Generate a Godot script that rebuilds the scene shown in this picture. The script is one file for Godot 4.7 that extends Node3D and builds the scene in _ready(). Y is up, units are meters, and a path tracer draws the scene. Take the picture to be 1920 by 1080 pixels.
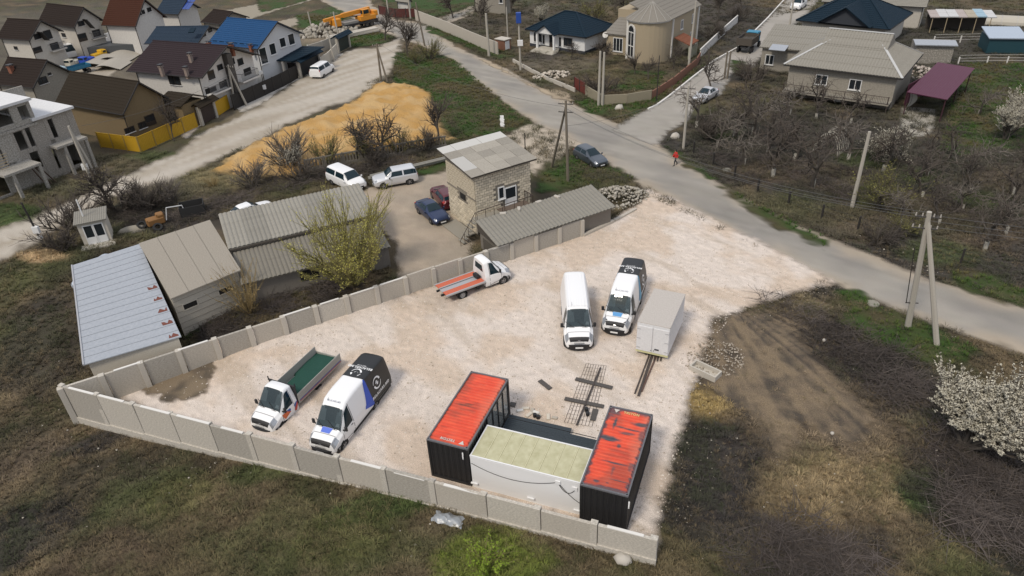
extends Node3D
# A builder's yard beside a village road, seen from a drone: containers, vans, walls, houses, bare spring trees.

const SMOOTH := FastNoiseLite.TYPE_SIMPLEX_SMOOTH
const CELLS := FastNoiseLite.TYPE_CELLULAR
var rng := RandomNumberGenerator.new()
var taken := {}
var mats := {}
var fine := FastNoiseLite.new()
var broad := FastNoiseLite.new()
var W := Color.WHITE

func numbered(called: String) -> String:
	if not taken.has(called):
		taken[called] = 0
		return called
	taken[called] += 1
	return "%s_%03d" % [called, taken[called]]

func lin(c: Color) -> Color:
	return c.linear_to_srgb()

# a plain material; c holds linear real-world base colour
func mat(key: String, c: Color = Color(.5, .5, .5), rough := 0.85, metal := 0.0) -> StandardMaterial3D:
	if mats.has(key):
		return mats[key]
	var m := StandardMaterial3D.new()
	m.resource_name = key
	m.albedo_color = lin(c)
	m.roughness = rough
	m.metallic = metal
	m.cull_mode = BaseMaterial3D.CULL_DISABLED
	mats[key] = m
	return m

func noise_tex(sd: int, freq: float, lo: Color, hi: Color, kind := SMOOTH, size := 512, oct := 4, normal := false) -> NoiseTexture2D:
	var n := FastNoiseLite.new()
	n.seed = sd
	n.noise_type = kind
	n.frequency = freq
	n.fractal_octaves = oct
	n.fractal_gain = 0.6
	if kind == CELLS:
		n.cellular_return_type = FastNoiseLite.RETURN_DISTANCE
	var t := NoiseTexture2D.new()
	t.width = size
	t.height = size
	t.seamless = true
	t.noise = n
	if normal:
		t.as_normal_map = true
		t.bump_strength = 6.0
	else:
		var g := Gradient.new()
		g.offsets = PackedFloat32Array([0.0, 0.3, 0.7, 1.0])
		g.colors = PackedColorArray([lo.linear_to_srgb(), lo.lerp(hi, .3).linear_to_srgb(), lo.lerp(hi, .7).linear_to_srgb(), hi.linear_to_srgb()])
		t.color_ramp = g
	return t

# a world-mapped, mottled material: size is metres per tile
func tex(key: String, lo: Color, hi: Color, size := 4.0, freq := 0.03, rough := 0.92, vcol := true, kind := SMOOTH, bump := 0.0, res := 512, world := true) -> StandardMaterial3D:
	if mats.has(key):
		return mats[key]
	var m := mat(key, W, rough)
	m.albedo_texture = noise_tex(key.hash() % 1000, freq, lo, hi, kind, res)
	m.uv1_triplanar = true
	m.uv1_world_triplanar = world
	m.uv1_scale = Vector3.ONE / size
	m.vertex_color_use_as_albedo = vcol
	if bump > 0.0:
		m.normal_enabled = true
		m.normal_texture = noise_tex(key.hash() % 1000, freq, lo, hi, kind, res, 4, true)
		m.normal_scale = bump
	return m

# a ground material whose edge thins out with the vertex alpha
func soft(m: StandardMaterial3D) -> StandardMaterial3D:
	m.transparency = BaseMaterial3D.TRANSPARENCY_ALPHA
	return m

func st() -> SurfaceTool:
	var s := SurfaceTool.new()
	s.begin(Mesh.PRIMITIVE_TRIANGLES)
	s.set_smooth_group(-1)
	return s

func tri(s: SurfaceTool, a: Vector3, b: Vector3, c: Vector3, col := Color.WHITE) -> void:
	s.set_color(col)
	s.add_vertex(a); s.add_vertex(b); s.add_vertex(c)

# corners counter-clockwise seen from outside
func quad(s: SurfaceTool, a: Vector3, b: Vector3, c: Vector3, d: Vector3, col := Color.WHITE) -> void:
	s.set_color(col)
	s.add_vertex(a); s.add_vertex(c); s.add_vertex(b)
	s.add_vertex(a); s.add_vertex(d); s.add_vertex(c)

func box(s: SurfaceTool, c: Vector3, size: Vector3, b := Basis(), col := Color.WHITE) -> void:
	var h := size / 2
	var p: Array[Vector3] = []
	for i in 8:
		p.append(c + b * Vector3(h.x if i & 1 else -h.x, h.y if i & 2 else -h.y, h.z if i & 4 else -h.z))
	quad(s, p[4], p[5], p[7], p[6], col)
	quad(s, p[1], p[0], p[2], p[3], col)
	quad(s, p[5], p[1], p[3], p[7], col)
	quad(s, p[0], p[4], p[6], p[2], col)
	quad(s, p[6], p[7], p[3], p[2], col)
	quad(s, p[0], p[1], p[5], p[4], col)

# a box with chamfered long edges all round (12 edges cut)
func cbox(s: SurfaceTool, c: Vector3, size: Vector3, ch: float, b := Basis(), col := Color.WHITE) -> void:
	var h := size / 2
	var q := func(x: float, y: float, z: float) -> Vector3: return c + b * Vector3(x, y, z)
	for sg in [-1.0, 1.0]:
		for ax in 3:
			var u := (ax + 1) % 3
			var v := (ax + 2) % 3
			var pts: Array[Vector3] = []
			for e in [[-1, -1], [1, -1], [1, 1], [-1, 1]]:
				var w := Vector3.ZERO
				w[ax] = sg * h[ax]
				w[u] = e[0] * (h[u] - ch)
				w[v] = e[1] * (h[v] - ch)
				pts.append(c + b * w)
			if sg > 0: quad(s, pts[0], pts[1], pts[2], pts[3], col)
			else: quad(s, pts[3], pts[2], pts[1], pts[0], col)
	for ax in 3:
		var u := (ax + 1) % 3
		var v := (ax + 2) % 3
		for e in [[1, 1], [-1, 1], [-1, -1], [1, -1]]:
			var r: Array[Vector3] = []
			for k in [[-1, 0], [1, 0], [1, 1], [-1, 1]]:
				var w := Vector3.ZERO
				w[ax] = k[0] * (h[ax] - ch)
				w[u] = e[0] * (h[u] - (ch if k[1] else 0.0))
				w[v] = e[1] * (h[v] - (0.0 if k[1] else ch))
				r.append(c + b * w)
			if e[0] * e[1] > 0: quad(s, r[3], r[2], r[1], r[0], col)
			else: quad(s, r[0], r[1], r[2], r[3], col)

func frame_of(d: Vector3) -> Basis:
	var y := d.normalized()
	var x := y.cross(Vector3.UP if absf(y.y) < .95 else Vector3.RIGHT).normalized()
	return Basis(x, y, x.cross(y))

func tube(s: SurfaceTool, a: Vector3, b: Vector3, ra: float, rb := -1.0, n := 8, caps := true, col := Color.WHITE) -> void:
	if rb < 0: rb = ra
	var f := frame_of(b - a)
	for i in n:
		var t0 := TAU * i / n
		var t1 := TAU * (i + 1) / n
		var d0 := f.x * cos(t0) + f.z * sin(t0)
		var d1 := f.x * cos(t1) + f.z * sin(t1)
		quad(s, a + d1 * ra, a + d0 * ra, b + d0 * rb, b + d1 * rb, col)
		if caps:
			tri(s, b, b + d1 * rb, b + d0 * rb, col)
			tri(s, a, a + d0 * ra, a + d1 * ra, col)

func bar(s: SurfaceTool, a: Vector3, b: Vector3, w: float, h: float, up := Vector3.UP, col := Color.WHITE) -> void:
	var d := b - a
	var x := d.normalized()
	var z := x.cross(up).normalized()
	box(s, (a + b) / 2, Vector3(d.length(), h, w), Basis(x, z.cross(x), z), col)

# disc facing along n
func disc(s: SurfaceTool, c: Vector3, n: Vector3, r: float, k := 12, col := Color.WHITE) -> void:
	var f := frame_of(n)
	for i in k:
		var t0 := TAU * i / k
		var t1 := TAU * (i + 1) / k
		tri(s, c, c + (f.x * cos(t1) + f.z * sin(t1)) * r, c + (f.x * cos(t0) + f.z * sin(t0)) * r, col)

func ring_lathe(s: SurfaceTool, c: Vector3, axis: Vector3, prof: Array, k := 16, col := Color.WHITE) -> void:   # prof: [along axis, radius]
	var f := frame_of(axis)
	for i in k:
		var t0 := TAU * i / k
		var t1 := TAU * (i + 1) / k
		var d0 := f.x * cos(t0) + f.z * sin(t0)
		var d1 := f.x * cos(t1) + f.z * sin(t1)
		for j in prof.size() - 1:
			var p = prof[j]
			var q = prof[j + 1]
			quad(s, c + f.y * p[0] + d1 * p[1], c + f.y * p[0] + d0 * p[1], c + f.y * q[0] + d0 * q[1], c + f.y * q[0] + d1 * q[1], col)

func done(s: SurfaceTool, smooth := false) -> ArrayMesh:
	if not smooth:
		s.generate_normals()
	return s.commit()

func put(called: String, s: SurfaceTool, m: Material, parent: Node = null, at := Vector3.ZERO, turn := 0.0) -> MeshInstance3D:
	return lay(called, done(s), m, parent, at, turn)

func lay(called: String, me: Mesh, m: Material, parent: Node = null, at := Vector3.ZERO, turn := 0.0) -> MeshInstance3D:
	var o := MeshInstance3D.new()
	o.name = numbered(called) if parent == null else called
	o.mesh = me
	o.material_override = m
	o.position = at
	o.rotation.y = turn
	(self if parent == null else parent).add_child(o, true)
	return o

func tag(o: Node, label: String, category: String, group := "") -> Node:
	o.set_meta("label", label)
	o.set_meta("category", category)
	if group: o.set_meta("group", group)
	return o

func kind(o: Node, k: String) -> Node:
	o.set_meta("kind", k)
	return o

func thing(called: String, label: String, category: String, at := Vector3.ZERO, turn := 0.0, group := "") -> Node3D:
	var o := Node3D.new()
	o.name = numbered(called)
	add_child(o)
	o.position = at
	o.rotation.y = turn
	tag(o, label, category, group)
	return o

func dup(o: Node3D, at: Vector3, turn: float, label: String, group := "", size := Vector3.ONE) -> Node3D:
	var c: Node3D = o.duplicate()
	c.name = numbered(String(o.get_meta("base_name")) if o.has_meta("base_name") else String(o.name).rstrip("0123456789_"))
	add_child(c)
	c.position = at
	c.rotation = Vector3(0, turn, 0)
	c.scale = size
	c.set_meta("label", label)
	if group: c.set_meta("group", group)
	return c

# ---------------------------------------------------------------- terrain
func terr(x: float, z: float) -> float:
	return -1.25 * (1.0 - smoothstep(-28, -4, x)) * smoothstep(-50, -40, z)

func tx(p: Vector2, y := 0.0) -> Vector3:
	return Vector3(p.x, terr(p.x, p.y) + y, p.y)

# signed distance to a polygon, positive inside
func inside(poly: PackedVector2Array, p: Vector2) -> float:
	var d := 1e9
	var n := poly.size()
	var inn := false
	var j := n - 1
	for i in n:
		var a := poly[i]
		var b := poly[j]
		var e := b - a
		var w := p - a
		var q := w - e * clampf(w.dot(e) / e.length_squared(), 0, 1)
		d = minf(d, q.length_squared())
		if (a.y > p.y) != (b.y > p.y) and p.x < (b.x - a.x) * (p.y - a.y) / (b.y - a.y) + a.x:
			inn = not inn
		j = i
	return sqrt(d) if inn else -sqrt(d)

# a ground sheet: polygon with a ragged edge, cut out of a grid of cells; tint(x, z, d) gives colour, rise(x, z, d) gives height
func sheet(called: String, poly_in: Array, m: Material, cell: float, y: float, rag: float, tint: Callable, rise = null, fade := .5) -> MeshInstance3D:
	var poly := PackedVector2Array(poly_in)
	var lo := poly[0]
	var hi := poly[0]
	for p in poly:
		lo = lo.min(p)
		hi = hi.max(p)
	lo -= Vector2(rag * 2 + cell, rag * 2 + cell)
	hi += Vector2(rag * 2 + cell, rag * 2 + cell)
	var nx := int((hi.x - lo.x) / cell) + 2
	var nz := int((hi.y - lo.y) / cell) + 2
	var d := PackedFloat32Array()
	d.resize(nx * nz)
	for k in nz:
		for i in nx:
			var p := lo + Vector2(i, k) * cell
			d[k * nx + i] = inside(poly, p) + fade * .5 + rag * (fine.get_noise_2d(p.x * 1.0, p.y * 1.0) * 1.3 + .7 * fine.get_noise_2d(p.x * 4 + 50, p.y * 4))
	var verts := PackedVector3Array()
	var cols := PackedColorArray()
	var idx := PackedInt32Array()
	var at := {}
	var vert := func(i: int, k: int, i2: int, k2: int) -> int:
		var key := (k * nx + i) * 9 + (i2 - i) + 3 * (k2 - k) + 4
		if at.has(key): return at[key]
		var a := d[k * nx + i]
		var b := d[k2 * nx + i2]
		var t := 0.0 if i == i2 and k == k2 else a / (a - b)
		var p := lo + Vector2(lerpf(i, i2, t), lerpf(k, k2, t)) * cell
		var dd := lerpf(a, b, t)
		verts.append(Vector3(p.x, y + (terr(p.x, p.y) if rise == null else rise.call(p.x, p.y, dd)), p.y))
		var tc: Color = tint.call(p.x, p.y, dd)
		tc.a = smoothstep(0, fade, dd + fade * .35 * fine.get_noise_2d(p.x * 6, p.y * 6)) if dd < fade else 1.0
		if dd <= .001: tc.a = 0.0
		cols.append(tc)
		at[key] = verts.size() - 1
		return at[key]
	for k in nz - 1:
		for i in nx - 1:
			for half in 2:
				var c := [[i, k], [i + 1, k], [i + 1, k + 1]] if half == 0 else [[i, k], [i + 1, k + 1], [i, k + 1]]
				var ring: Array[int] = []
				for e in 3:
					var a = c[e]
					var b = c[(e + 1) % 3]
					var da := d[a[1] * nx + a[0]]
					var db := d[b[1] * nx + b[0]]
					if da > 0: ring.append(vert.call(a[0], a[1], a[0], a[1]))
					if (da > 0) != (db > 0):
						if da > 0: ring.append(vert.call(a[0], a[1], b[0], b[1]))
						else: ring.append(vert.call(b[0], b[1], a[0], a[1]))
				for e in range(1, ring.size() - 1):
					idx.append(ring[0]); idx.append(ring[e]); idx.append(ring[e + 1])
	return kind(lay(called, surface(verts, idx, cols), m), "structure")

func surface(verts: PackedVector3Array, idx: PackedInt32Array, cols := PackedColorArray(), uvs := PackedVector2Array()) -> ArrayMesh:
	var nor := PackedVector3Array()
	nor.resize(verts.size())
	for t in range(0, idx.size(), 3):
		var n := (verts[idx[t + 2]] - verts[idx[t]]).cross(verts[idx[t + 1]] - verts[idx[t]])
		for e in 3:
			nor[idx[t + e]] += n
	for i in nor.size():
		nor[i] = nor[i].normalized()
	var a := []
	a.resize(Mesh.ARRAY_MAX)
	a[Mesh.ARRAY_VERTEX] = verts
	a[Mesh.ARRAY_NORMAL] = nor
	a[Mesh.ARRAY_INDEX] = idx
	if cols.size(): a[Mesh.ARRAY_COLOR] = cols
	if uvs.size(): a[Mesh.ARRAY_TEX_UV] = uvs
	var me := ArrayMesh.new()
	me.add_surface_from_arrays(Mesh.PRIMITIVE_TRIANGLES, a)
	return me

func scatter(called: String, me: Mesh, m: Material, where: Array[Transform3D], tints: PackedColorArray, k := "stuff") -> MultiMeshInstance3D:
	var mm := MultiMesh.new()
	mm.transform_format = MultiMesh.TRANSFORM_3D
	mm.use_colors = true
	mm.mesh = me
	mm.instance_count = where.size()
	for i in where.size():
		mm.set_instance_transform(i, where[i])
		mm.set_instance_color(i, tints[i])
	var o := MultiMeshInstance3D.new()
	o.name = numbered(called)
	o.multimesh = mm
	o.material_override = m
	add_child(o, true)
	kind(o, k)
	return o

# ================================================================ the scene
func _ready() -> void:
	rng.seed = 7
	fine.seed = 3; fine.frequency = 0.35; fine.fractal_octaves = 3
	broad.seed = 9; broad.frequency = 0.045; broad.fractal_octaves = 4
	var cam := Camera3D.new()
	cam.name = "camera"
	cam.fov = 44.196
	cam.near = 0.5
	cam.far = 3000.0
	cam.transform = Transform3D(Basis(Vector3(0.998593, -0.044728, 0.028495), Vector3(0.053033, 0.842205, -0.536544), Vector3(0, 0.5373, 0.843391)), Vector3(0, 30.07, 0))
	add_child(cam)
	var we := WorldEnvironment.new()
	we.name = "daylight"
	var e := Environment.new()
	e.background_mode = Environment.BG_SKY
	var sm := ProceduralSkyMaterial.new()
	sm.sky_top_color = Color(0.84, 0.86, 0.91)
	sm.sky_horizon_color = Color(0.70, 0.72, 0.75)
	sm.sky_curve = 0.25
	sm.ground_bottom_color = Color(0.30, 0.28, 0.25)
	sm.ground_horizon_color = Color(0.62, 0.63, 0.64)
	var cloud := FastNoiseLite.new()
	cloud.seed = 4; cloud.frequency = 0.008
	var cn := NoiseTexture2D.new()
	cn.width = 512; cn.height = 256; cn.seamless = true; cn.noise = cloud
	var cg := Gradient.new()
	cg.offsets = PackedFloat32Array([0.3, 0.8])
	cg.colors = PackedColorArray([Color(0, 0, 0), Color(.25, .25, .25)])
	cn.color_ramp = cg
	sm.sky_cover = cn
	sm.sky_cover_modulate = Color(1, 1, 1, .5)
	var sky := Sky.new()
	sky.sky_material = sm
	e.sky = sky
	e.tonemap_mode = Environment.TONE_MAPPER_LINEAR
	e.tonemap_exposure = 1.08
	e.sdfgi_enabled = true
	e.ssao_enabled = true
	e.ssil_enabled = true
	we.environment = e
	add_child(we)
	var sun := DirectionalLight3D.new()
	sun.name = "sun"
	sun.light_energy = 0.68
	sun.light_color = Color(1.0, .96, .9)
	sun.light_angular_distance = 12.0
	sun.shadow_enabled = true
	sun.rotation = Vector3(deg_to_rad(-52), deg_to_rad(-38), 0)
	add_child(sun)

	ground()
	walls()
	containers()
	yard_vehicles()
	buildings()
	street()
	plants()
	small_things()

# ---------------------------------------------------------------- ground
var patches: Array = []     # [centre, radius across, radius along, turn, colour, strength]

func patch(c: Vector3, rx: float, rz: float, turn: float, col: Color, k := 1.0) -> void:
	patches.append([Vector2(c.x, c.z), rx, rz, turn, col, k])

func soil(x: float, z: float) -> Color:
	var n := broad.get_noise_2d(x, z)
	var f := fine.get_noise_2d(x * .8, z * .8)
	var g := broad.get_noise_2d(x * 2.3 + 200, z * 2.3)
	var c := Color(.10, .079, .044).lerp(Color(.064, .054, .035), clampf(n * 1.6 + .4, 0, 1))
	c = c.lerp(Color(.066, .074, .028), clampf(g * 2.0 - .1, 0, .6))
	c = c.lerp(Color(.14, .105, .062), clampf(-g * 2.0 - .2 + f * .5, 0, .8))
	for p in patches:
		var d: Vector2 = (Vector2(x, z) - p[0]).rotated(p[3])
		var r := Vector2(d.x / p[1], d.y / p[2]).length() + f * .35 + n * .3
		if r < 1.0:
			c = c.lerp(p[4], p[5] * smoothstep(1.0, .55, r))
	return c * (1.0 + f * .5)

func grow(list: PackedFloat32Array, to: float, step: float) -> void:
	while list[list.size() - 1] < to:
		list.append(list[list.size() - 1] + step)

func ground() -> void:
	var green := Color(.045, .075, .018)
	var olive := Color(.09, .095, .03)
	var dark := Color(.036, .032, .03)
	var straw := Color(.21, .16, .09)
	var mud := Color(.19, .145, .095)
	patch(Vector3(-6.42, -0.04, -26.73), 5, 1.6, .2, green, .8)
	patch(Vector3(-14.9, -0.54, -29.74), 4, 1.3, .2, green, .55)
	patch(Vector3(-2.03, 0, -22.22), 3.2, 2.2, 0, Color(.12, .16, .02), .8)
	patch(Vector3(-9.5, -0.17, -24.24), 3, 2, 0, olive, .6)
	patch(Vector3(-19.84, -0.91, -28.41), 3, 2, 0, olive, .6)
	patch(Vector3(-26.92, -1.24, -33.49), 3.5, 1.6, .3, dark, .9)
	patch(Vector3(-27.84, -1.25, -26.6), 4, 3, 0, dark, .8)
	patch(Vector3(-22.2, -1.07, -24.73), 3, 2, 0, Color(.1, .07, .05), .6)
	patch(Vector3(-31.16, -1.25, -31.99), 2.2, 6, -.6, Color(.13, .1, .07), .7)
	patch(Vector3(-35.87, -0.75, -44.35), 5, 8, .2, dark, .6)
	patch(Vector3(-42.51, 0, -53.11), 5, 6, .2, olive, .4)
	patch(Vector3(11.84, 0, -27.34), 4.5, 5, .3, dark, .95)
	patch(Vector3(10.03, 0, -24.53), 3, 3, .3, dark, .8)
	patch(Vector3(16.68, 0, -25.5), 4.2, 3.4, 0, straw, .9)
	patch(Vector3(21.68, 0, -24.27), 2.2, 2.6, 0, Color(.035, .07, .02), .9)
	patch(Vector3(23.38, 0, -30.28), 2.5, 2, 0, Color(.035, .06, .02), .7)
	patch(Vector3(17.24, 0, -22.41), 4, 2, .2, Color(.1, .075, .05), .7)
	patch(Vector3(14.05, 0, -21.68), 5, 2, 0, dark, .8)
	patch(Vector3(24.3, 0, -23.58), 4, 6, 0, dark, .8)
	patch(Vector3(17.11, 0, -35.77), 6.5, 11, .75, mud, 1.0)
	patch(Vector3(19.06, 0, -32.01), 5, 4, .75, mud, .9)
	patch(Vector3(16.32, 0, -39.99), 4, 3, .3, Color(.12, .1, .075), .8)
	patch(Vector3(12, 0, -33.56), 2.2, 2.6, 0, Color(.34, .25, .1), .8)
	patch(Vector3(13.34, 0, -36.65), 2, 2, 0, Color(.4, .33, .25), .8)
	patch(Vector3(22.33, 0, -38.21), 6, 5, .6, dark, .9)
	patch(Vector3(24.07, 0, -33.6), 5, 4, .6, dark, .8)
	patch(Vector3(21.92, 0, -42.84), 3, 2, 0, Color(.16, .13, .08), .8)
	patch(Vector3(25.43, 0, -26.39), 5, 5, 0, dark, .8)
	# gardens on the right, beyond the road
	patch(Vector3(31.43, 0, -73.74), 26, 14, .25, Color(.055, .048, .042), .95)
	patch(Vector3(38.33, 0, -55.82), 24, 18, .25, Color(.052, .046, .04), .95)
	patch(Vector3(47.34, 0, -62.88), 14, 16, 0, Color(.055, .05, .04), .9)
	patch(Vector3(34.38, 0, -59.63), 4, 5, 0, Color(.075, .08, .022), .8)
	for e in [Vector3(39.51, 0, -63.91), Vector3(38.6, 0, -53.72), Vector3(26.12, 0, -58.92), Vector3(29.04, 0, -56.38), Vector3(24.95, 0, -78.05), Vector3(37.27, 0, -68.33), Vector3(43.09, 0, -57.42), Vector3(34.9, 0, -49.42)]: patch(e, 4, 3, .3, Color(.05, .07, .02), .7)
	for e in [Vector3(26.28, 0, -67.01), Vector3(31.49, 0, -64.97), Vector3(37.06, 0, -57.05), Vector3(39.79, 0, -52.6), Vector3(30.22, 0, -54.69), Vector3(47.58, 0, -61.58)]: patch(e, 5, 4, .3, Color(.11, .085, .06), .8)
	patch(Vector3(54.73, 0, -111.03), 30, 30, 0, Color(.06, .055, .045), .9)
	patch(Vector3(71.61, 0, -117.84), 30, 20, 0, Color(.06, .055, .045), .9)
	patch(Vector3(24.21, 0, -59.15), 4, 12, 1.0, Color(.12, .1, .06), .6)
	patch(Vector3(8.43, 0, -110.95), 8, 6, 0, Color(.13, .11, .08), .9)
	patch(Vector3(6.26, 0, -116.14), 5, 3, 0, Color(.06, .05, .045), .9)
	patch(Vector3(39.53, 0, -138.05), 16, 26, 0, Color(.055, .047, .04), .9)
	patch(Vector3(-3.5, 0, -148.76), 24, 24, 0, Color(.07, .06, .045), .7)
	patch(Vector3(-8.18, 0, -160.62), 20, 10, 0, green, .4)
	# left: behind the sheds and beside the dirt road
	patch(Vector3(-37.17, 0, -71.15), 10, 5, -.3, Color(.13, .115, .07), .8)
	patch(Vector3(-30.31, 0, -73.09), 9, 3.5, -.3, Color(.25, .21, .11), .7)
	patch(Vector3(-37.64, 0, -64.22), 12, 3, -.3, Color(.055, .048, .04), .85)
	patch(Vector3(-31.45, 0, -61.79), 9, 2.6, -.2, Color(.05, .042, .035), .9)
	patch(Vector3(-23.41, 0, -73.64), 12, 3, -.2, Color(.07, .06, .045), .9)
	patch(Vector3(-9.54, 0, -77.18), 8, 2, -.2, Color(.06, .05, .04), .9)
	patch(Vector3(-51.73, 0, -73.72), 10, 5, -.3, Color(.11, .1, .06), .8)
	patch(Vector3(-50.12, 0, -65.69), 8, 3, -.3, green, .9)
	patch(Vector3(-46.78, 0, -78.32), 9, 5, -.3, Color(.12, .1, .06), .9)
	patch(Vector3(-39.92, 0, -79.8), 8, 2.5, -.3, Color(.07, .09, .03), .8)
	patch(Vector3(-42.15, 0, -56.75), 4.5, 1.6, -.25, Color(.46, .33, .19), .9)
	patch(Vector3(-43.36, 0, -60.95), 7, 2.5, -.3, Color(.15, .12, .075), .8)
	patch(Vector3(-32, 0, -141.51), 12, 10, 0, Color(.33, .27, .19), .8)
	patch(Vector3(-38.78, 0, -98.19), 10, 6, -.4, Color(.2, .17, .12), .8)
	patch(Vector3(-62.74, 0, -124.92), 40, 30, 0, Color(.16, .14, .11), .8)
	patch(Vector3(-97.22, 0, -156.41), 40, 40, 0, Color(.11, .1, .075), .8)

	var xs := PackedFloat32Array([-1500.0])
	grow(xs, -500, 200); grow(xs, -160, 20); grow(xs, -46, 2.0); grow(xs, 44, .45); grow(xs, 120, 2.0); grow(xs, 500, 20); grow(xs, 1500, 200)
	var zs := PackedFloat32Array([-2000.0])
	grow(zs, -600, 200); grow(zs, -240, 20); grow(zs, -110, 2.0); grow(zs, -62, .9); grow(zs, -14, .32); grow(zs, 40, 3); grow(zs, 600, 80)
	var verts := PackedVector3Array()
	var cols := PackedColorArray()
	var idx := PackedInt32Array()
	for z in zs:
		for x in xs:
			var lump := fine.get_noise_2d(x * 1.6, z * 1.6) * .5 + .5
			var b := -.05 * lump - .02
			if z > -60: b -= .1 * lump
			if x > 8 and x < 27 and z > -48 and z < -22:      # wheel ruts in the mud right of the yard
				b -= .2 * (.5 + .5 * sin((x * .72 + z * .69) * 3.6 + fine.get_noise_2d(x * .4, z * .4) * 4.0)) * smoothstep(10, 13, x) * (1.0 - smoothstep(22, 26, x))
			verts.append(Vector3(x, terr(x, z) + b, z))
			cols.append(soil(x, z))
	for k in zs.size() - 1:
		for i in xs.size() - 1:
			var a := k * xs.size() + i
			var c := a + xs.size()
			idx.append_array(PackedInt32Array([a, a + 1, c + 1, a, c + 1, c]))
	var gm := tex("soil_and_dry_grass", Color(.3, .3, .3), Color(1, 1, 1), 8.0, .09, 1.0, true, SMOOTH, 1.2, 1024)
	gm.albedo_color = lin(Color(1.45, 1.4, 1.35))
	kind(lay("ground", surface(verts, idx, cols), gm), "structure")

	# -- roads
	var road_m := soft(tex("worn_asphalt", Color(.70, .70, .70), Color(1, 1, 1), 5.0, .06, .95, true, SMOOTH, .3, 1024))
	var road_tint := func(x: float, z: float, d: float) -> Color:
		var edge := smoothstep(2.2, .2, d + fine.get_noise_2d(x * .5, z * .5) * 1.2)
		var n := broad.get_noise_2d(x * 2, z * 2)
		var c := Color(.335, .31, .27).lerp(Color(.27, .252, .225), clampf(n * 2 + .4, 0, 1))
		c *= 1.0 + .22 * fine.get_noise_2d((x * .62 - z * .78) * 1.2, (x * .78 + z * .62) * .07)
		return c.lerp(Color(.42, .35, .265), edge * .85) * (1 + .12 * fine.get_noise_2d(x * 3, z * 3))
	sheet("road", [Vector2(-38.06, -195.72), Vector2(-30.21, -178.99), Vector2(-26.97, -164.43), Vector2(-20.04, -148.87), Vector2(-13.92, -145.47), Vector2(-6.9, -155.85), Vector2(-3.12, -172.63), Vector2(-0.71, -168.12), Vector2(-5.64, -149.29), Vector2(-12.43, -138.76), Vector2(-6.9, -124.04), Vector2(0.17, -111.05), Vector2(5.27, -99.59), Vector2(9.6, -90.63), Vector2(12.35, -85.2), Vector2(14.45, -81.81), Vector2(16.88, -77.19), Vector2(18.9, -70.57), Vector2(20.9, -65.3), Vector2(23.75, -57.76), Vector2(27.39, -52.35), Vector2(30.94, -46.71), Vector2(33.45, -43.75), Vector2(36.61, -40.88), Vector2(40.51, -37.2), Vector2(40.08, -30.36), Vector2(33.24, -35.63), Vector2(28.03, -40.88), Vector2(24.45, -45.16), Vector2(21.39, -50.7), Vector2(17.99, -56.3), Vector2(14.97, -61.32), Vector2(12.72, -66.09), Vector2(10.55, -72.02), Vector2(7.11, -78.63), Vector2(2.81, -86.71), Vector2(-2.66, -100.49), Vector2(-8.88, -118.22), Vector2(-13.49, -126.91), Vector2(-18.37, -133.4), Vector2(-24.07, -143.25), Vector2(-33.07, -159.3), Vector2(-40.82, -175.41), Vector2(-49.4, -191.52)], road_m, .7, .03, .35, road_tint)
	var lane_tint := func(x: float, z: float, d: float) -> Color:
		var n := broad.get_noise_2d(x * 2, z * 2)
		return Color(.40, .37, .33).lerp(Color(.35, .325, .285), clampf(n * 2 + .4, 0, 1)) * (1 + .12 * fine.get_noise_2d(x * 2, z * 2))
	sheet("side_road", [Vector2(12.98, -80.57), Vector2(14.84, -84.22), Vector2(18.53, -88.08), Vector2(22.31, -92.97), Vector2(27.42, -100.75), Vector2(32.35, -107.75), Vector2(38.01, -114.56), Vector2(48.97, -133.43), Vector2(62.52, -158.81), Vector2(74.88, -168.3), Vector2(58.48, -138.01), Vector2(48.43, -122.36), Vector2(40.1, -109.26), Vector2(34.85, -100.17), Vector2(35.52, -106.22), Vector2(28.65, -91.41), Vector2(25.68, -90.79), Vector2(22.43, -83.02), Vector2(18.97, -78.95), Vector2(17.06, -75.01)], road_m, .8, .034, .3, lane_tint)
	var dirt_m := soft(tex("packed_dirt", Color(.62, .62, .62), Color(1, 1, 1), 6.0, .05, 1.0, true, SMOOTH, .6, 1024))
	var dirt_tint := func(x: float, z: float, d: float) -> Color:
		var along := (x * .62 - z * .78) * .13
		var across := x * .78 + z * .62
		var n := fine.get_noise_2d(across * 1.1, along)
		var m := broad.get_noise_2d(x * 2, z * 2)
		var c := Color(.42, .365, .29).lerp(Color(.54, .49, .42), clampf(n * 1.6 + .5 + m * .5, 0, 1))
		return c.lerp(Color(.3, .25, .18), smoothstep(1.6, .0, d) * .5) * (1 + .1 * fine.get_noise_2d(x * 3, z * 3))
	sheet("dirt_road", [Vector2(-17.76, -134.07), Vector2(-21.88, -127.21), Vector2(-25.55, -126.87), Vector2(-28.88, -115.74), Vector2(-30.93, -109.61), Vector2(-33.9, -96.69), Vector2(-36.01, -91.6), Vector2(-38.15, -87.54), Vector2(-39.05, -80.84), Vector2(-42.31, -75.11), Vector2(-44.94, -69.44), Vector2(-47.25, -65.35), Vector2(-49.34, -62.5), Vector2(-54.62, -58.08), Vector2(-48.84, -49.6), Vector2(-45.55, -55.96), Vector2(-44.43, -59.18), Vector2(-43.64, -64.58), Vector2(-40.67, -69.97), Vector2(-36.07, -72.84), Vector2(-33.55, -77.63), Vector2(-30.29, -81.3), Vector2(-27.67, -89.08), Vector2(-24.54, -94.04), Vector2(-20.91, -98.25), Vector2(-18.51, -102.53), Vector2(-16.88, -111.92), Vector2(-16.2, -119.03)], dirt_m, .7, .036, .6, dirt_tint, null, 1.2)
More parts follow.
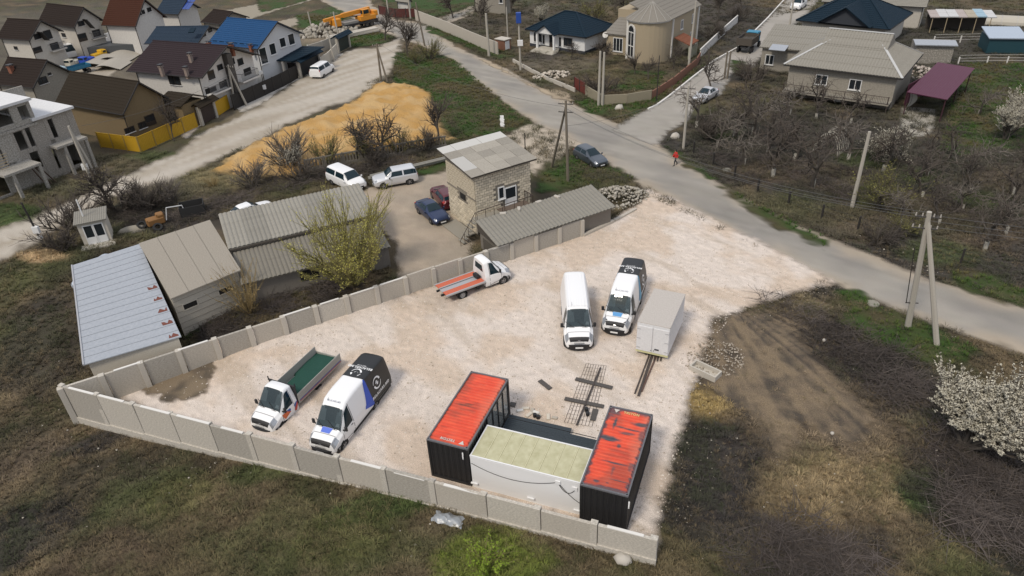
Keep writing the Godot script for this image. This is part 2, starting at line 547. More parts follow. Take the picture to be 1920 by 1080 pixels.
	sheet("gravel_apron", [Vector2(-28.88, -115.74), Vector2(-31.06, -110.2), Vector2(-34.03, -97.17), Vector2(-35.44, -94.93), Vector2(-37.22, -97.93), Vector2(-34.58, -104.84), Vector2(-31.61, -112.62), Vector2(-29.51, -123.42), Vector2(-27.01, -124.66), Vector2(-25.61, -127.25)], dirt_m, .8, .044, .4, func(x: float, z: float, d: float) -> Color: return Color(.58, .54, .48) * (1 + .2 * fine.get_noise_2d(x, z)))
	sheet("trodden_path", [Vector2(-0.33, -79.72), Vector2(2.72, -84.76), Vector2(7.27, -80.35), Vector2(10.6, -73.23), Vector2(9.69, -74.45), Vector2(7.28, -77.24), Vector2(6.26, -72.61), Vector2(3.4, -68.66), Vector2(2.21, -73.17)], dirt_m, .5, .04, .5, func(x: float, z: float, d: float) -> Color: return Color(.50, .43, .34) * (1 + .2 * fine.get_noise_2d(x, z)))
	sheet("trodden_path", [Vector2(-1.47, -114.46), Vector2(3.81, -100.62), Vector2(8.77, -96.74), Vector2(9.44, -92.42), Vector2(7.06, -93.73), Vector2(3.16, -103.36), Vector2(-0.67, -110.31), Vector2(-3.18, -115.76)], dirt_m, .5, .04, .4, func(x: float, z: float, d: float) -> Color: return Color(.42, .34, .24) * (1 + .25 * fine.get_noise_2d(x, z)))
	sheet("yard_ground", [Vector2(-15.62, -63.97), Vector2(-14.35, -67.98), Vector2(-11.47, -69.5), Vector2(-8.44, -70.5), Vector2(-5.16, -74.19), Vector2(-2.74, -69.47), Vector2(-4.58, -57.64), Vector2(-2.36, -53.44), Vector2(-3.45, -50.85), Vector2(-6.94, -49.93), Vector2(-9.03, -48.9), Vector2(-10.27, -56.24)], dirt_m, .45, .03, .4, func(x: float, z: float, d: float) -> Color: return Color(.45, .37, .285).lerp(Color(.38, .32, .25), clampf(broad.get_noise_2d(x * 4, z * 4) * 2 + .4, 0, 1)) * (1 + .15 * fine.get_noise_2d(x * 2, z * 2)))
	sheet("track", [Vector2(-50.75, -148.08), Vector2(-41.66, -157.2), Vector2(-36.78, -167.01), Vector2(-33.07, -159.3), Vector2(-36.51, -153.88), Vector2(-40.99, -147.2), Vector2(-45.96, -140.34)], dirt_m, 1.0, .03, .8, func(x: float, z: float, d: float) -> Color: return Color(.36, .31, .24))
	sheet("track", [Vector2(-60.93, -168.64), Vector2(-51.43, -178.31), Vector2(-42.8, -185.3), Vector2(-41.37, -178.14), Vector2(-46.57, -168.4), Vector2(-51.86, -157.64), Vector2(-54.83, -156.31)], dirt_m, 1.2, .03, .8, func(x: float, z: float, d: float) -> Color: return Color(.34, .3, .23))
	sheet("courtyard", [Vector2(-84.36, -132.73), Vector2(-79.34, -136.2), Vector2(-78.45, -153.06), Vector2(-73.95, -160.93), Vector2(-68.29, -159.56), Vector2(-65.63, -136.44), Vector2(-63.04, -115.5), Vector2(-69.63, -116.71), Vector2(-76.08, -124.17)], dirt_m, 1.0, .03, .4, func(x: float, z: float, d: float) -> Color: return Color(.40, .35, .28) * (1 + .2 * fine.get_noise_2d(x, z)))
	sheet("courtyard", [Vector2(-42.51, -90.16), Vector2(-41.18, -100.96), Vector2(-37.63, -96.85), Vector2(-39.19, -94.87), Vector2(-39.58, -85.87)], dirt_m, .8, .032, .2, func(x: float, z: float, d: float) -> Color: return Color(.42, .38, .33))
	sheet("courtyard", [Vector2(48.73, -83.73), Vector2(52.15, -82.16), Vector2(47.55, -74.65), Vector2(45.53, -73.62), Vector2(45.29, -76.72)], dirt_m, .5, .032, .2, func(x: float, z: float, d: float) -> Color: return Color(.46, .43, .37))

	# -- the churned mud where lorries turn off the road
	var hub := Vector3(15.19, 0, -46.47)
	var rut := func(x: float, z: float) -> float:
		var a := atan2(z - hub.z, x - hub.x)
		var r := Vector2(x - hub.x, z - hub.z).length()
		return fine.get_noise_2d(a * 34.0 + .6 * fine.get_noise_2d(x * .3, z * .3), r * .10) + .5 * fine.get_noise_2d(a * 70.0, r * .2 + 40)
	sheet("mud_track", [Vector2(13, -39.04), Vector2(14.35, -41.75), Vector2(17.16, -42.72), Vector2(19.66, -42), Vector2(20.22, -38.4), Vector2(20.49, -35.49), Vector2(21.41, -30.43), Vector2(19.11, -28.44), Vector2(16.86, -29.67), Vector2(14.12, -27.98), Vector2(13.41, -31.04), Vector2(12.42, -33.27), Vector2(11.26, -34.64)], soft(tex("churned_mud", Color(.35, .35, .35), Color(1, 1, 1), 3.4, .06, 1.0, true, SMOOTH, 1.5)), .22, .03, .6,
		func(x: float, z: float, d: float) -> Color: return Color(.30, .225, .145).lerp(Color(.105, .085, .065), clampf(.42 - .95 * rut.call(x, z) + .75 * fine.get_noise_2d(x * 1.1, z * 1.1) + .4 * fine.get_noise_2d(x * 4, z * 4), 0, 1)),
		func(x: float, z: float, d: float) -> float: return .12 * rut.call(x, z) * smoothstep(0, 1.5, d), 2.2)
	# -- the yard itself
	var lot_m := soft(tex("crushed_limestone", Color(.52, .49, .46), Color(1.0, 1.0, 1.0), 7.3, .07, 1.0, true, FastNoiseLite.TYPE_SIMPLEX, .5, 1024))
	var lot_tint := func(x: float, z: float, d: float) -> Color:
		var n := broad.get_noise_2d(x * 3, z * 3)
		var track := fine.get_noise_2d((x * .8 - z * .6) * .9, (x * .6 + z * .8) * .16)
		var c := Color(.80, .715, .64).lerp(Color(.70, .57, .45), clampf(n * 2.6 + .1, 0, .8))
		c = c.lerp(Color(.52, .43, .33), clampf(track * 1.9 - .4, 0, .5))
		return c * (1 + .24 * fine.get_noise_2d(x * 5, z * 5))
	var lot_rise := func(x: float, z: float, d: float) -> float:
		return -.55 * (1.0 - smoothstep(-27, -17, x)) + .02 * fine.get_noise_2d(x * .6, z * .6)
	sheet("gravel_lot", [Vector2(-28.16, -39.8), Vector2(-24.42, -41.66), Vector2(-18.93, -43.77), Vector2(-14.43, -45.32), Vector2(-9.4, -46.42), Vector2(-4.29, -49.41), Vector2(3.44, -53.94), Vector2(6.67, -55.75), Vector2(9.6, -57.91), Vector2(12.28, -60.6), Vector2(13.95, -64.01), Vector2(15.86, -61.45), Vector2(18.62, -56.86), Vector2(21.94, -51), Vector2(24.93, -45.35), Vector2(21.76, -44.52), Vector2(19.05, -43.68), Vector2(16.45, -42.31), Vector2(14.28, -41.49), Vector2(12.99, -38.43), Vector2(10.75, -33.65), Vector2(9.51, -30.88), Vector2(7.89, -26.85), Vector2(6.51, -23.41), Vector2(6.15, -22.11), Vector2(0.46, -24.4), Vector2(-5.17, -26.51), Vector2(-15.95, -31.17), Vector2(-23.32, -34.8), Vector2(-28.18, -37.76)], lot_m, .3, .07, .28, lot_tint, lot_rise, .7)
	sheet("dirt_patch", [Vector2(-27.78, -39.53), Vector2(-25.61, -40.6), Vector2(-22.79, -41.51), Vector2(-21.13, -40.22), Vector2(-20.79, -37.57), Vector2(-20.91, -35.99), Vector2(-22.71, -35.98), Vector2(-25.18, -37.63)], soft(tex("stony_dirt", Color(.4, .4, .4), Color(1, 1, 1), 3.0, .08, 1.0, true, SMOOTH, 1.2)), .25, .09, .4, func(x: float, z: float, d: float) -> Color: return Color(.30, .23, .15).lerp(Color(.14, .11, .08), clampf(fine.get_noise_2d(x * 1.2, z * 1.2) * 2 + .4 - d * .1, 0, 1)), lot_rise)
	# -- the heap of quarry sand
	var sand_rise := func(x: float, z: float, d: float) -> float:
		return .05 + .9 * smoothstep(0, 5.0, d) * (.55 + .6 * fine.get_noise_2d(x * .35, z * .35)) * smoothstep(-112, -92, -absf(z)) + .5 * smoothstep(0, 1.5, d) * (.5 + fine.get_noise_2d(x * 1.5, z * 1.5))
	sheet("sand_heap", [Vector2(-18.48, -105.15), Vector2(-14.06, -104.35), Vector2(-10.46, -100.1), Vector2(-9.33, -94.44), Vector2(-8.13, -86.45), Vector2(-6.01, -80.56), Vector2(-10.29, -78.77), Vector2(-15.16, -77.97), Vector2(-18.75, -77.34), Vector2(-20.69, -74.78), Vector2(-22.39, -71.77), Vector2(-26.94, -71.51), Vector2(-32.67, -74.58), Vector2(-31.65, -79.47), Vector2(-28.29, -86.06), Vector2(-24.14, -92.03), Vector2(-20.86, -95.68), Vector2(-19.16, -101.63)], soft(tex("quarry_sand", Color(.6, .6, .6), Color(1, 1, 1), 5.0, .06, 1.0, true, SMOOTH, 1.0)), .5, .0, .5, func(x: float, z: float, d: float) -> Color: return Color(.54, .315, .10).lerp(Color(.60, .40, .18), clampf(fine.get_noise_2d(x * .7, z * .7) * 1.6 + .4, 0, 1)).lerp(Color(.30, .24, .11), smoothstep(1.6, 0, d) * .6), sand_rise, 1.2)

	# -- grass
	var grass_m := soft(tex("spring_grass", Color(.35, .35, .35), Color(1, 1, 1), 2.6, .07, 1.0, true, SMOOTH, 1.5))
	var turf := func(x: float, z: float, d: float) -> Color:
		var n := broad.get_noise_2d(x * 3 + 80, z * 3)
		return Color(.05, .10, .012).lerp(Color(.10, .085, .035), clampf(n * 2.4 + .25 + .4 * fine.get_noise_2d(x, z), 0, 1))
	for p in [
			[Vector2(-17.48, -122.7), Vector2(-12.23, -122.31), Vector2(-7.5, -116.63), Vector2(-2.66, -100.49), Vector2(3.2, -85.07), Vector2(1.01, -82.57), Vector2(-2.53, -80.75), Vector2(-5.7, -80.51), Vector2(-8.13, -86.45), Vector2(-9.4, -95.6), Vector2(-13.26, -104.21), Vector2(-16.12, -105.26), Vector2(-16.73, -112.79)],
			[Vector2(9.6, -91.95), Vector2(12.15, -94.25), Vector2(15.99, -91.32), Vector2(20.41, -92.37), Vector2(22.66, -93.6), Vector2(26.27, -99.12), Vector2(30.31, -106.07), Vector2(32.2, -108.69), Vector2(27.48, -101.01), Vector2(22.01, -92.56), Vector2(18.26, -87.71), Vector2(14.93, -84.79), Vector2(11.3, -87.39)],
			[Vector2(-14.35, -144.17), Vector2(-10.35, -137.42), Vector2(-3.28, -125.84), Vector2(2.42, -116.92), Vector2(-0.18, -115.81), Vector2(-5.09, -124.38), Vector2(-12.46, -136.2)],
			[Vector2(-27.99, -134.71), Vector2(-23.57, -139.58), Vector2(-18.76, -134.29), Vector2(-19.67, -130.52), Vector2(-25.73, -128.02)],
			[Vector2(-42.39, -158.43), Vector2(-36.78, -167.01), Vector2(-30.74, -155.54), Vector2(-31.56, -150.69), Vector2(-34.14, -142), Vector2(-38.45, -142.98)],
			[Vector2(-56.86, -179.79), Vector2(-48.35, -186.89), Vector2(-42.21, -182.38), Vector2(-45.18, -172.84), Vector2(-51.31, -163.92)],
			[Vector2(3.05, -67.35), Vector2(4.48, -72.11), Vector2(8.23, -74.66), Vector2(10.87, -70.21), Vector2(13.29, -66.28), Vector2(10.18, -65.38), Vector2(6.95, -65.27), Vector2(3.15, -64.49)],
			[Vector2(24.76, -45.13), Vector2(26.06, -43.3), Vector2(27.84, -40.5), Vector2(30.03, -37.65), Vector2(30.67, -36.59), Vector2(27.78, -34.88), Vector2(25.82, -36.44), Vector2(23.86, -38.38), Vector2(23.36, -40.65)],
			[Vector2(34.34, -47.59), Vector2(36.63, -45.73), Vector2(38.02, -43.07), Vector2(36.74, -41.08), Vector2(34.56, -42.9), Vector2(33.55, -44.64)],
			[Vector2(65.27, -100.36), Vector2(74.02, -98.63), Vector2(55.71, -70.21), Vector2(48.07, -66.84), Vector2(46.09, -70.06), Vector2(55.28, -84.7)],
			[Vector2(15.01, -96.62), Vector2(19.06, -105.36), Vector2(24.05, -103.57), Vector2(21.28, -96), Vector2(18.14, -95.58)],
			[Vector2(34.73, -108.18), Vector2(36.5, -106.03), Vector2(36.52, -102.58), Vector2(33.42, -100.43)],
			[Vector2(21.26, -63.71), Vector2(23.61, -57.34), Vector2(27.21, -51.9), Vector2(26.21, -51.09), Vector2(22.71, -56.07), Vector2(20.66, -64.42)],
			[Vector2(17.69, -75.73), Vector2(20.07, -70.71), Vector2(21.26, -65.65), Vector2(20.38, -65.36), Vector2(18.8, -70.14)],
			[Vector2(-10.28, -71.89), Vector2(-6.91, -73.66), Vector2(-5.64, -71.56), Vector2(-9, -70.29)],
			[Vector2(-25.61, -44.7), Vector2(-23.63, -45.64), Vector2(-23.11, -45.3), Vector2(-24.98, -43.97)],
			[Vector2(-29.89, -185.82), Vector2(-9.1, -186.94), Vector2(0.92, -158.21), Vector2(-5.86, -158.88), Vector2(-14.07, -147.42), Vector2(-21.05, -153.12)]]:
		sheet("grass_verge", p, grass_m, .6, .05, .7, turf, null, 1.0)

	# -- kerbs
	var white := tex("whitewash", Color(.55, .53, .5), Color(.78, .76, .72), 2.0, .05, .9, false)
	var kerb := st()
	var k: Array = [Vector2(18.42, -87.47), Vector2(19.86, -88.92), Vector2(22.17, -92.3), Vector2(27.29, -100.24), Vector2(32.43, -108.03), Vector2(38.11, -114.88), Vector2(49.11, -133.85), Vector2(58.62, -151.02)]
	for i in k.size() - 1:
		bar(kerb, tx(k[i], .08), tx(k[i + 1], .08), .22, .24)
	kind(put("kerb", kerb, white), "structure")
# ---------------------------------------------------------------- the yard's concrete walls
func panel_wall(called: String, label: String, a: Vector3, b: Vector3, top: float, n: int, m: Material, pm: Material, out_posts: float, in_posts: float, plinth: float, cap: Material = null) -> Node3D:
	var w := thing(called, label, "wall", Vector3(a.x, 0, a.z), atan2(-(b.z - a.z), b.x - a.x))
	var L := Vector2(b.x - a.x, b.z - a.z).length()
	var dx := L / n
	for i in n:
		var y0 := lerpf(a.y, b.y, (i + .5) / n) - .5
		var s := st()
		var t := top + rng.randf_range(-.03, .03)
		cbox(s, Vector3((i + .5) * dx, (y0 + t) / 2, 0), Vector3(dx - .05, t - y0, .18), .015)
		var pn := put("panel", s, [m, mats["cast_concrete_b"], mats["cast_concrete_c"]][rng.randi() % 3], w)
		pn.rotation = Vector3(rng.randf_range(-.012, .012), 0, rng.randf_range(-.004, .004))
		if plinth > 0:
			s = st()
			box(s, Vector3((i + .5) * dx, y0 / 2 + (y0 + .5 + plinth) / 2 - .0, 0), Vector3(dx, .5 + plinth, .34))
			put("plinth", s, pm, w)
		if cap and rng.randf() < .6:
			s = st()
			box(s, Vector3((i + rng.randf_range(.3, .6)) * dx, t + .02, .03), Vector3(dx * rng.randf_range(.5, .9), .05, .16))
			put("mortar_cap", s, cap, w)
	for i in n + 1:
		var y0 := lerpf(a.y, b.y, float(i) / n) - .5
		var s := st()
		var h := .09 + out_posts
		var g := .09 + in_posts
		cbox(s, Vector3(i * dx - .2, (y0 + top + .02) / 2, (h - g) / 2), Vector3(.36, top + .02 - y0, h + g), .015)
		put("post", s, pm, w)
	return w

func walls() -> void:
	var face := tex("cast_concrete", Color(.30, .272, .23), Color(.56, .515, .445), 3.0, .045, .95, false, SMOOTH, .3, 512, false)
	face.uv1_scale = Vector3(.25, .9, .25)
	for e in [["cast_concrete_b", .84], ["cast_concrete_c", 1.12]]:
		var k := tex(e[0], Color(.29, .27, .235) * e[1], Color(.55, .51, .445) * e[1], 3.0, .04, .95, false, SMOOTH, .3, 512, false)
		k.uv1_scale = Vector3(.25, .8, .25)
	var post := tex("pale_concrete", Color(.40, .37, .32), Color(.54, .50, .435), 2.0, .04, .95, false)
	var cap := mat("dry_mortar", Color(.66, .64, .6), .95)
	panel_wall("perimeter_wall", "long grey concrete panel wall along the front of the gravel yard, facing the field", Vector3(-29.02, -1.25, -35.71), Vector3(6.28, 0, -21.71), 1.72, 13, face, mats["cast_concrete_c"], .003, .12, .38, cap)
	panel_wall("perimeter_wall", "grey concrete panel wall with pale posts between the gravel yard and the sheds", Vector3(-29.02, -1.25, -35.71), Vector3(6.55, 0, -55.16), 1.62, 17, face, post, .1, .1, 0.0, cap)
	# what is left of the wall's footing towards the road
	var s := st()
	bar(s, Vector3(6.52, 0.12, -54.94), Vector3(9.52, 0.12, -57.36), .3, .3)
	bar(s, Vector3(9.64, 0.1, -57.5), Vector3(11.96, 0.1, -59.63), .3, .24)
	tag(put("wall_footing", s, face), "low broken concrete footing running from the wall end towards the road", "footing")
# ---------------------------------------------------------------- vehicles: a body lofted through sections, with panes and lamps laid on it
# a station is [x, sill height, belt height, roof height, half width at sill, at belt, at roof, roof edge radius]; x runs forward
func section(q: Array, crown: float) -> PackedVector3Array:
	var half: Array[Vector2] = []
	var r: float = q[7]
	half.append(Vector2(q[1], q[4] * .9))
	half.append(Vector2(q[1] + .07, q[4]))
	half.append(Vector2(lerpf(q[1], q[2], .5), lerpf(q[4], q[5], .6) + .012))
	half.append(Vector2(q[2] - .03, q[5]))
	half.append(Vector2(q[2] + .03, q[5] - .018))
	half.append(Vector2(lerpf(q[2], q[3] - r, .5), lerpf(q[5], q[6], .45)))
	half.append(Vector2(q[3] - r, q[6]))
	half.append(Vector2(q[3] - .3 * r, q[6] - .3 * r))
	half.append(Vector2(q[3], q[6] - r))
	half.append(Vector2(q[3] + crown * .8, q[6] * .45))
	half.append(Vector2(q[3] + crown, 0))
	var out := PackedVector3Array()
	for j in 21:
		var p := half[j if j <= 10 else 20 - j]
		out.append(Vector3(q[0], p.x, -p.y if j <= 10 else p.y))
	return out

func loft(stations: Array, crown := .03) -> Array:
	var out := []
	for q in stations:
		out.append(section(q, crown))
	return out

func on_loft(L: Array, u: float, j: float) -> Vector3:
	var i := clampi(int(u), 0, L.size() - 2)
	var k := clampi(int(j), 0, 19)
	var f := u - i
	var g := j - k
	return (L[i][k] as Vector3).lerp(L[i][k + 1], g).lerp((L[i + 1][k] as Vector3).lerp(L[i + 1][k + 1], g), f)

func body_mesh(L: Array, tint = null) -> ArrayMesh:
	var v := PackedVector3Array()
	var c := PackedColorArray()
	var idx := PackedInt32Array()
	for i in L.size():
		for j in 21:
			v.append(L[i][j])
			c.append(Color.WHITE if tint == null else tint.call(L[i][j]))
	for i in L.size() - 1:
		for j in 20:
			var a := i * 21 + j
			idx.append_array(PackedInt32Array([a, a + 21, a + 1, a + 1, a + 21, a + 22]))
	for e in [0, L.size() - 1]:
		var b := v.size()
		var mid := Vector3.ZERO
		for j in 21:
			v.append(L[e][j])
			c.append(c[e * 21 + j])
			mid += L[e][j] / 21.0
		v.append(mid)
		c.append(c[e * 21 + 10])
		for j in 21:
			var j2 := (j + 1) % 21
			if e == 0: idx.append_array(PackedInt32Array([b + 21, b + j, b + j2]))
			else: idx.append_array(PackedInt32Array([b + 21, b + j2, b + j]))
	return surface(v, idx, c)

# a pane over four (u, j) corners of the loft, proud by off
func pane(L: Array, a: Vector2, b: Vector2, c: Vector2, d: Vector2, off := .012, n := 6) -> SurfaceTool:
	var s := st()
	var at := func(f: float, g: float) -> Vector3:
		var q := a.lerp(b, f).lerp(d.lerp(c, f), g)
		var p := on_loft(L, q.x, q.y)
		var e := .06
		var du := on_loft(L, q.x + e, q.y) - on_loft(L, q.x - e, q.y)
		var dv := on_loft(L, q.x, q.y + e) - on_loft(L, q.x, q.y - e)
		var nn := dv.cross(du).normalized()
		if nn.dot(Vector3(0, p.y - .8, p.z)) < 0: nn = -nn
		return p + nn * off
	for i in n:
		for k in n:
			var f0 := float(i) / n
			var g0 := float(k) / n
			var f1 := float(i + 1) / n
			var g1 := float(k + 1) / n
			quad(s, at.call(f0, g0), at.call(f1, g0), at.call(f1, g1), at.call(f0, g1))
	return s

func wheel(t: Node3D, x: float, z: float, r: float, w: float, rim: Material) -> void:
	var side := signf(z)
	var s := st()
	ring_lathe(s, Vector3(x, r, z), Vector3(0, 0, side), [[-w, r * .55], [-w, r * .93], [-w * .8, r], [-.03, r], [0.0, r * .93], [.005, r * .66], [-.02, r * .62]], 18)
	var tyre := put("wheel", s, mat("tyre_rubber", Color(.018, .018, .018), .9), t)
	s = st()
	ring_lathe(s, Vector3(x, r, z), Vector3(0, 0, side), [[-.05, r * .66], [-.01, r * .62], [-.03, r * .5], [-.05, r * .3], [-.01, r * .2], [0, .001]], 14)
	for k in 5:
		var d := Vector3(cos(k * TAU / 5), sin(k * TAU / 5), 0)
		bar(s, Vector3(x, r, z + side * -.018) + d * r * .12, Vector3(x, r, z + side * -.018) + d * r * .6, r * .16, .02, Vector3(0, 0, 1))
	put("rim", s, rim, tyre)

func arch(t: Node3D, L: Array, x: float, z: float, r: float) -> void:
	var s := st()
	disc(s, Vector3(x, r, z), Vector3(0, 0, signf(z)), r * 1.16, 18)
	put("wheel_arch", s, mat("arch_black", Color(.01, .01, .01), .9), t)

func glass() -> StandardMaterial3D:
	var m := mat("car_glass", Color(.008, .022, .03), .05)
	m.metallic_specular = .42
	return m

func plate(t: Node3D, c: Vector3, turn: float) -> void:
	var s := st()
	box(s, c, Vector3(.02, .11, .52))
	put("number_plate", s, mat("plate_white", Color(.75, .75, .74), .5), t).rotation.y = turn

func mirror(t: Node3D, p: Vector3, m: Material, big := 1.0) -> void:
	var s := st()
	cbox(s, p, Vector3(.13, .3 * big, .2), .04)
	bar(s, p - Vector3(0, .08, 0), Vector3(p.x + .05, p.y - .12, p.z - signf(p.z) * .2), .06, .06)
	put("mirror", s, m, t)

# --- the big panel vans and the two cab trucks share one cab
func cab_front() -> Array:
	return [[2.80, .34, .52, .78, .62, .66, .58, .05], [2.74, .30, .60, .98, .80, .84, .70, .07], [2.56, .28, .78, 1.12, .92, .95, .78, .09], [2.20, .27, .98, 1.24, .99, 1.0, .82, .10],
		[1.86, .27, 1.10, 1.34, 1.0, 1.02, .84, .10], [1.80, .27, 1.12, 1.38, 1.0, 1.02, .84, .10], [1.40, .27, 1.16, 1.92, 1.01, 1.03, .80, .13], [1.06, .27, 1.17, 2.32, 1.01, 1.03, .77, .16], [.98, .27, 1.17, 2.38, 1.01, 1.03, .77, .17]]

func cab_details(t: Node3D, L: Array, paint: Material, dark_hood := false) -> void:
	var g := glass()
	var blk := mat("black_plastic", Color(.014, .014, .015), .6)
	var seal := mat("rubber_seal", Color(.008, .008, .009), .5)
	put("windscreen_seal", pane(L, Vector2(4.72, 5.9), Vector2(7.25, 6.5), Vector2(7.25, 13.5), Vector2(4.72, 14.1), .008, 7), seal, t)
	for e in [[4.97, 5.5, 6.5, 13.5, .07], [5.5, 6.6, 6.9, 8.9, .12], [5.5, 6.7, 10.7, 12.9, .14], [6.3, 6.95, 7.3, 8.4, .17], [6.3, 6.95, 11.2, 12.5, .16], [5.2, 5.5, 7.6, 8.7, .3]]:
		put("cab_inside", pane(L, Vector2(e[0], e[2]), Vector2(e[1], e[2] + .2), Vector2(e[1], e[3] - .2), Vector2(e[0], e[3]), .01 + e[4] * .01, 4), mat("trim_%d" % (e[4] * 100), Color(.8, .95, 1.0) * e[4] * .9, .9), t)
	var wg := mat("windscreen_glass", Color(.02, .05, .06), .04)
	wg.transparency = BaseMaterial3D.TRANSPARENCY_ALPHA
	wg.albedo_color.a = .42
	put("windscreen", pane(L, Vector2(4.95, 6.3), Vector2(7.05, 6.9), Vector2(7.05, 13.1), Vector2(4.95, 13.7), .02, 7), wg, t)
	for sd in [0, 1]:
		var f := func(u: float, k: float) -> Vector2: return Vector2(u, k if sd == 0 else 20.0 - k)
		put("side_window", pane(L, f.call(5.2, 4.15), f.call(8.9, 4.15), f.call(8.9, 6.0), f.call(6.75, 6.0), .012, 6), g, t)
		put("headlight", pane(L, f.call(1.25, 4.0), f.call(2.9, 4.2), f.call(2.85, 7.9), f.call(1.3, 7.7), .012, 5), mat("lamp_lens", Color(.36, .38, .41), .12, .35), t)
		put("bonnet_vent", pane(L, f.call(4.0, 8.3), f.call(4.35, 8.3), f.call(4.35, 9.35), f.call(4.0, 9.35), .01, 2), blk, t)
		var z := -1.13 if sd == 0 else 1.13
		mirror(t, Vector3(1.62, 1.42, z), blk, 1.15)
	# door gaps, wipers, grille, bumper
	for sd in [0, 1]:
		for e in [[5.0, 1.6, 5.0, 4.1], [9.05, 1.2, 9.05, 6.3], [5.0, 1.6, 9.05, 1.2]]:
			var a := Vector2(e[0], e[1] if sd == 0 else 20.0 - e[1])
			var b := Vector2(e[2], e[3] if sd == 0 else 20.0 - e[3])
			var w := Vector2(.07, 0) if e[0] == e[2] else Vector2(0, .09)
			put("door_gap", pane(L, a, b, b + w, a + w, .007, 4), seal, t)
	put("bonnet_gap", pane(L, Vector2(2.9, 6.7), Vector2(2.9, 13.3), Vector2(3.0, 13.3), Vector2(3.0, 6.7), .007, 5), mat("gap_grey", Color(.2, .2, .2), .6), t)
	for z in [-.5, .35]:
		var wp := st()
		bar(wp, Vector3(1.86, 1.40, z), Vector3(1.62, 1.72, z + .55), .03, .02)
		put("wiper", wp, blk, t)
	put("grille", pane(L, Vector2(.3, 7.0), Vector2(1.75, 8.0), Vector2(1.75, 12.0), Vector2(.3, 13.0), .02, 5), blk, t)
	var s := st()
	for k in 3: cbox(s, Vector3(2.84 - k * .06, .72 + k * .1, 0), Vector3(.04, .03, .7), .01)
	put("grille_bar", s, mat("grille_grey", Color(.05, .05, .055), .4), t)
	s = st()
	cbox(s, Vector3(2.74, .93, 0), Vector3(.09, .06, .2), .015)
	put("badge", s, mat("chrome", Color(.5, .5, .52), .2, .9), t)
	s = st()
	var n := 14
	for i in n:
		var p := func(k: int) -> Vector3:
			var a := (float(k) / n - .5) * 2.0
			return Vector3(2.93 - .5 * pow(absf(a), 3.0), 0, a * 1.035)
		var a: Vector3 = p.call(i)
		var b: Vector3 = p.call(i + 1)
		quad(s, a + Vector3(0, .22, 0), a + Vector3(.02, .6, 0), b + Vector3(.02, .6, 0), b + Vector3(0, .22, 0))
		quad(s, a + Vector3(.02, .6, 0), a + Vector3(-.3, .64, 0), b + Vector3(-.3, .64, 0), b + Vector3(.02, .6, 0))
	put("bumper", s, blk, t)
	plate(t, Vector3(2.96, .44, 0), 0)
	if dark_hood:
		for sd in [0, 1]:
			put("bonnet_wrap", pane(L, Vector2(1.9, 7.2 if sd == 0 else 12.8), Vector2(3.6, 6.2 if sd == 0 else 13.8), Vector2(3.4, 6.9 if sd == 0 else 13.1), Vector2(1.9, 8.4 if sd == 0 else 11.6), .011, 3), blk, t)

func lettering(text: String, size: float, m: Material, parent: Node3D, at: Vector3, b: Basis, font := "Droid Sans", bold := false) -> MeshInstance3D:
	var tm := TextMesh.new()
	var f := SystemFont.new()
	f.font_names = PackedStringArray([font])
	f.font_weight = 700 if bold else 400
	tm.font = f
	tm.text = text
	tm.font_size = 32
	tm.pixel_size = size / 32.0
	tm.depth = .006
	var o := MeshInstance3D.new()
	o.name = "lettering"
	o.mesh = tm
	o.material_override = m
	o.transform = Transform3D(b, at)
	parent.add_child(o, true)
	return o

# the round emblem on the wrapped vans: a ring of two swooping halves
func emblem(parent: Node3D, at: Vector3, b: Basis, r: float, m: Material) -> void:
	var s := st()
	for h in 2:
		for i in 11:
			var p := func(k: float, e: float) -> Vector3:
				var a := h * PI + .25 + k * (PI - .35) / 11.0
				var w := .34 * r * (1.0 - .75 * k / 11.0)
				return b * Vector3(cos(a) * (r - w * e), sin(a) * (r - w * e), .004)
			quad(s, at + p.call(i, 0), at + p.call(i + 1, 0), at + p.call(i + 1, 1), at + p.call(i, 1))
	for k in 2:
		var d := 1.0 if k == 0 else -1.0
		quad(s, at + b * Vector3(-.12 * r * d, .38 * r * d, .004), at + b * Vector3(-.42 * r * d, -.02 * r * d, .004), at + b * Vector3(-.1 * r * d, -.06 * r * d, .004), at + b * Vector3(.2 * r * d, .3 * r * d, .004))
	put("emblem", s, m, parent)

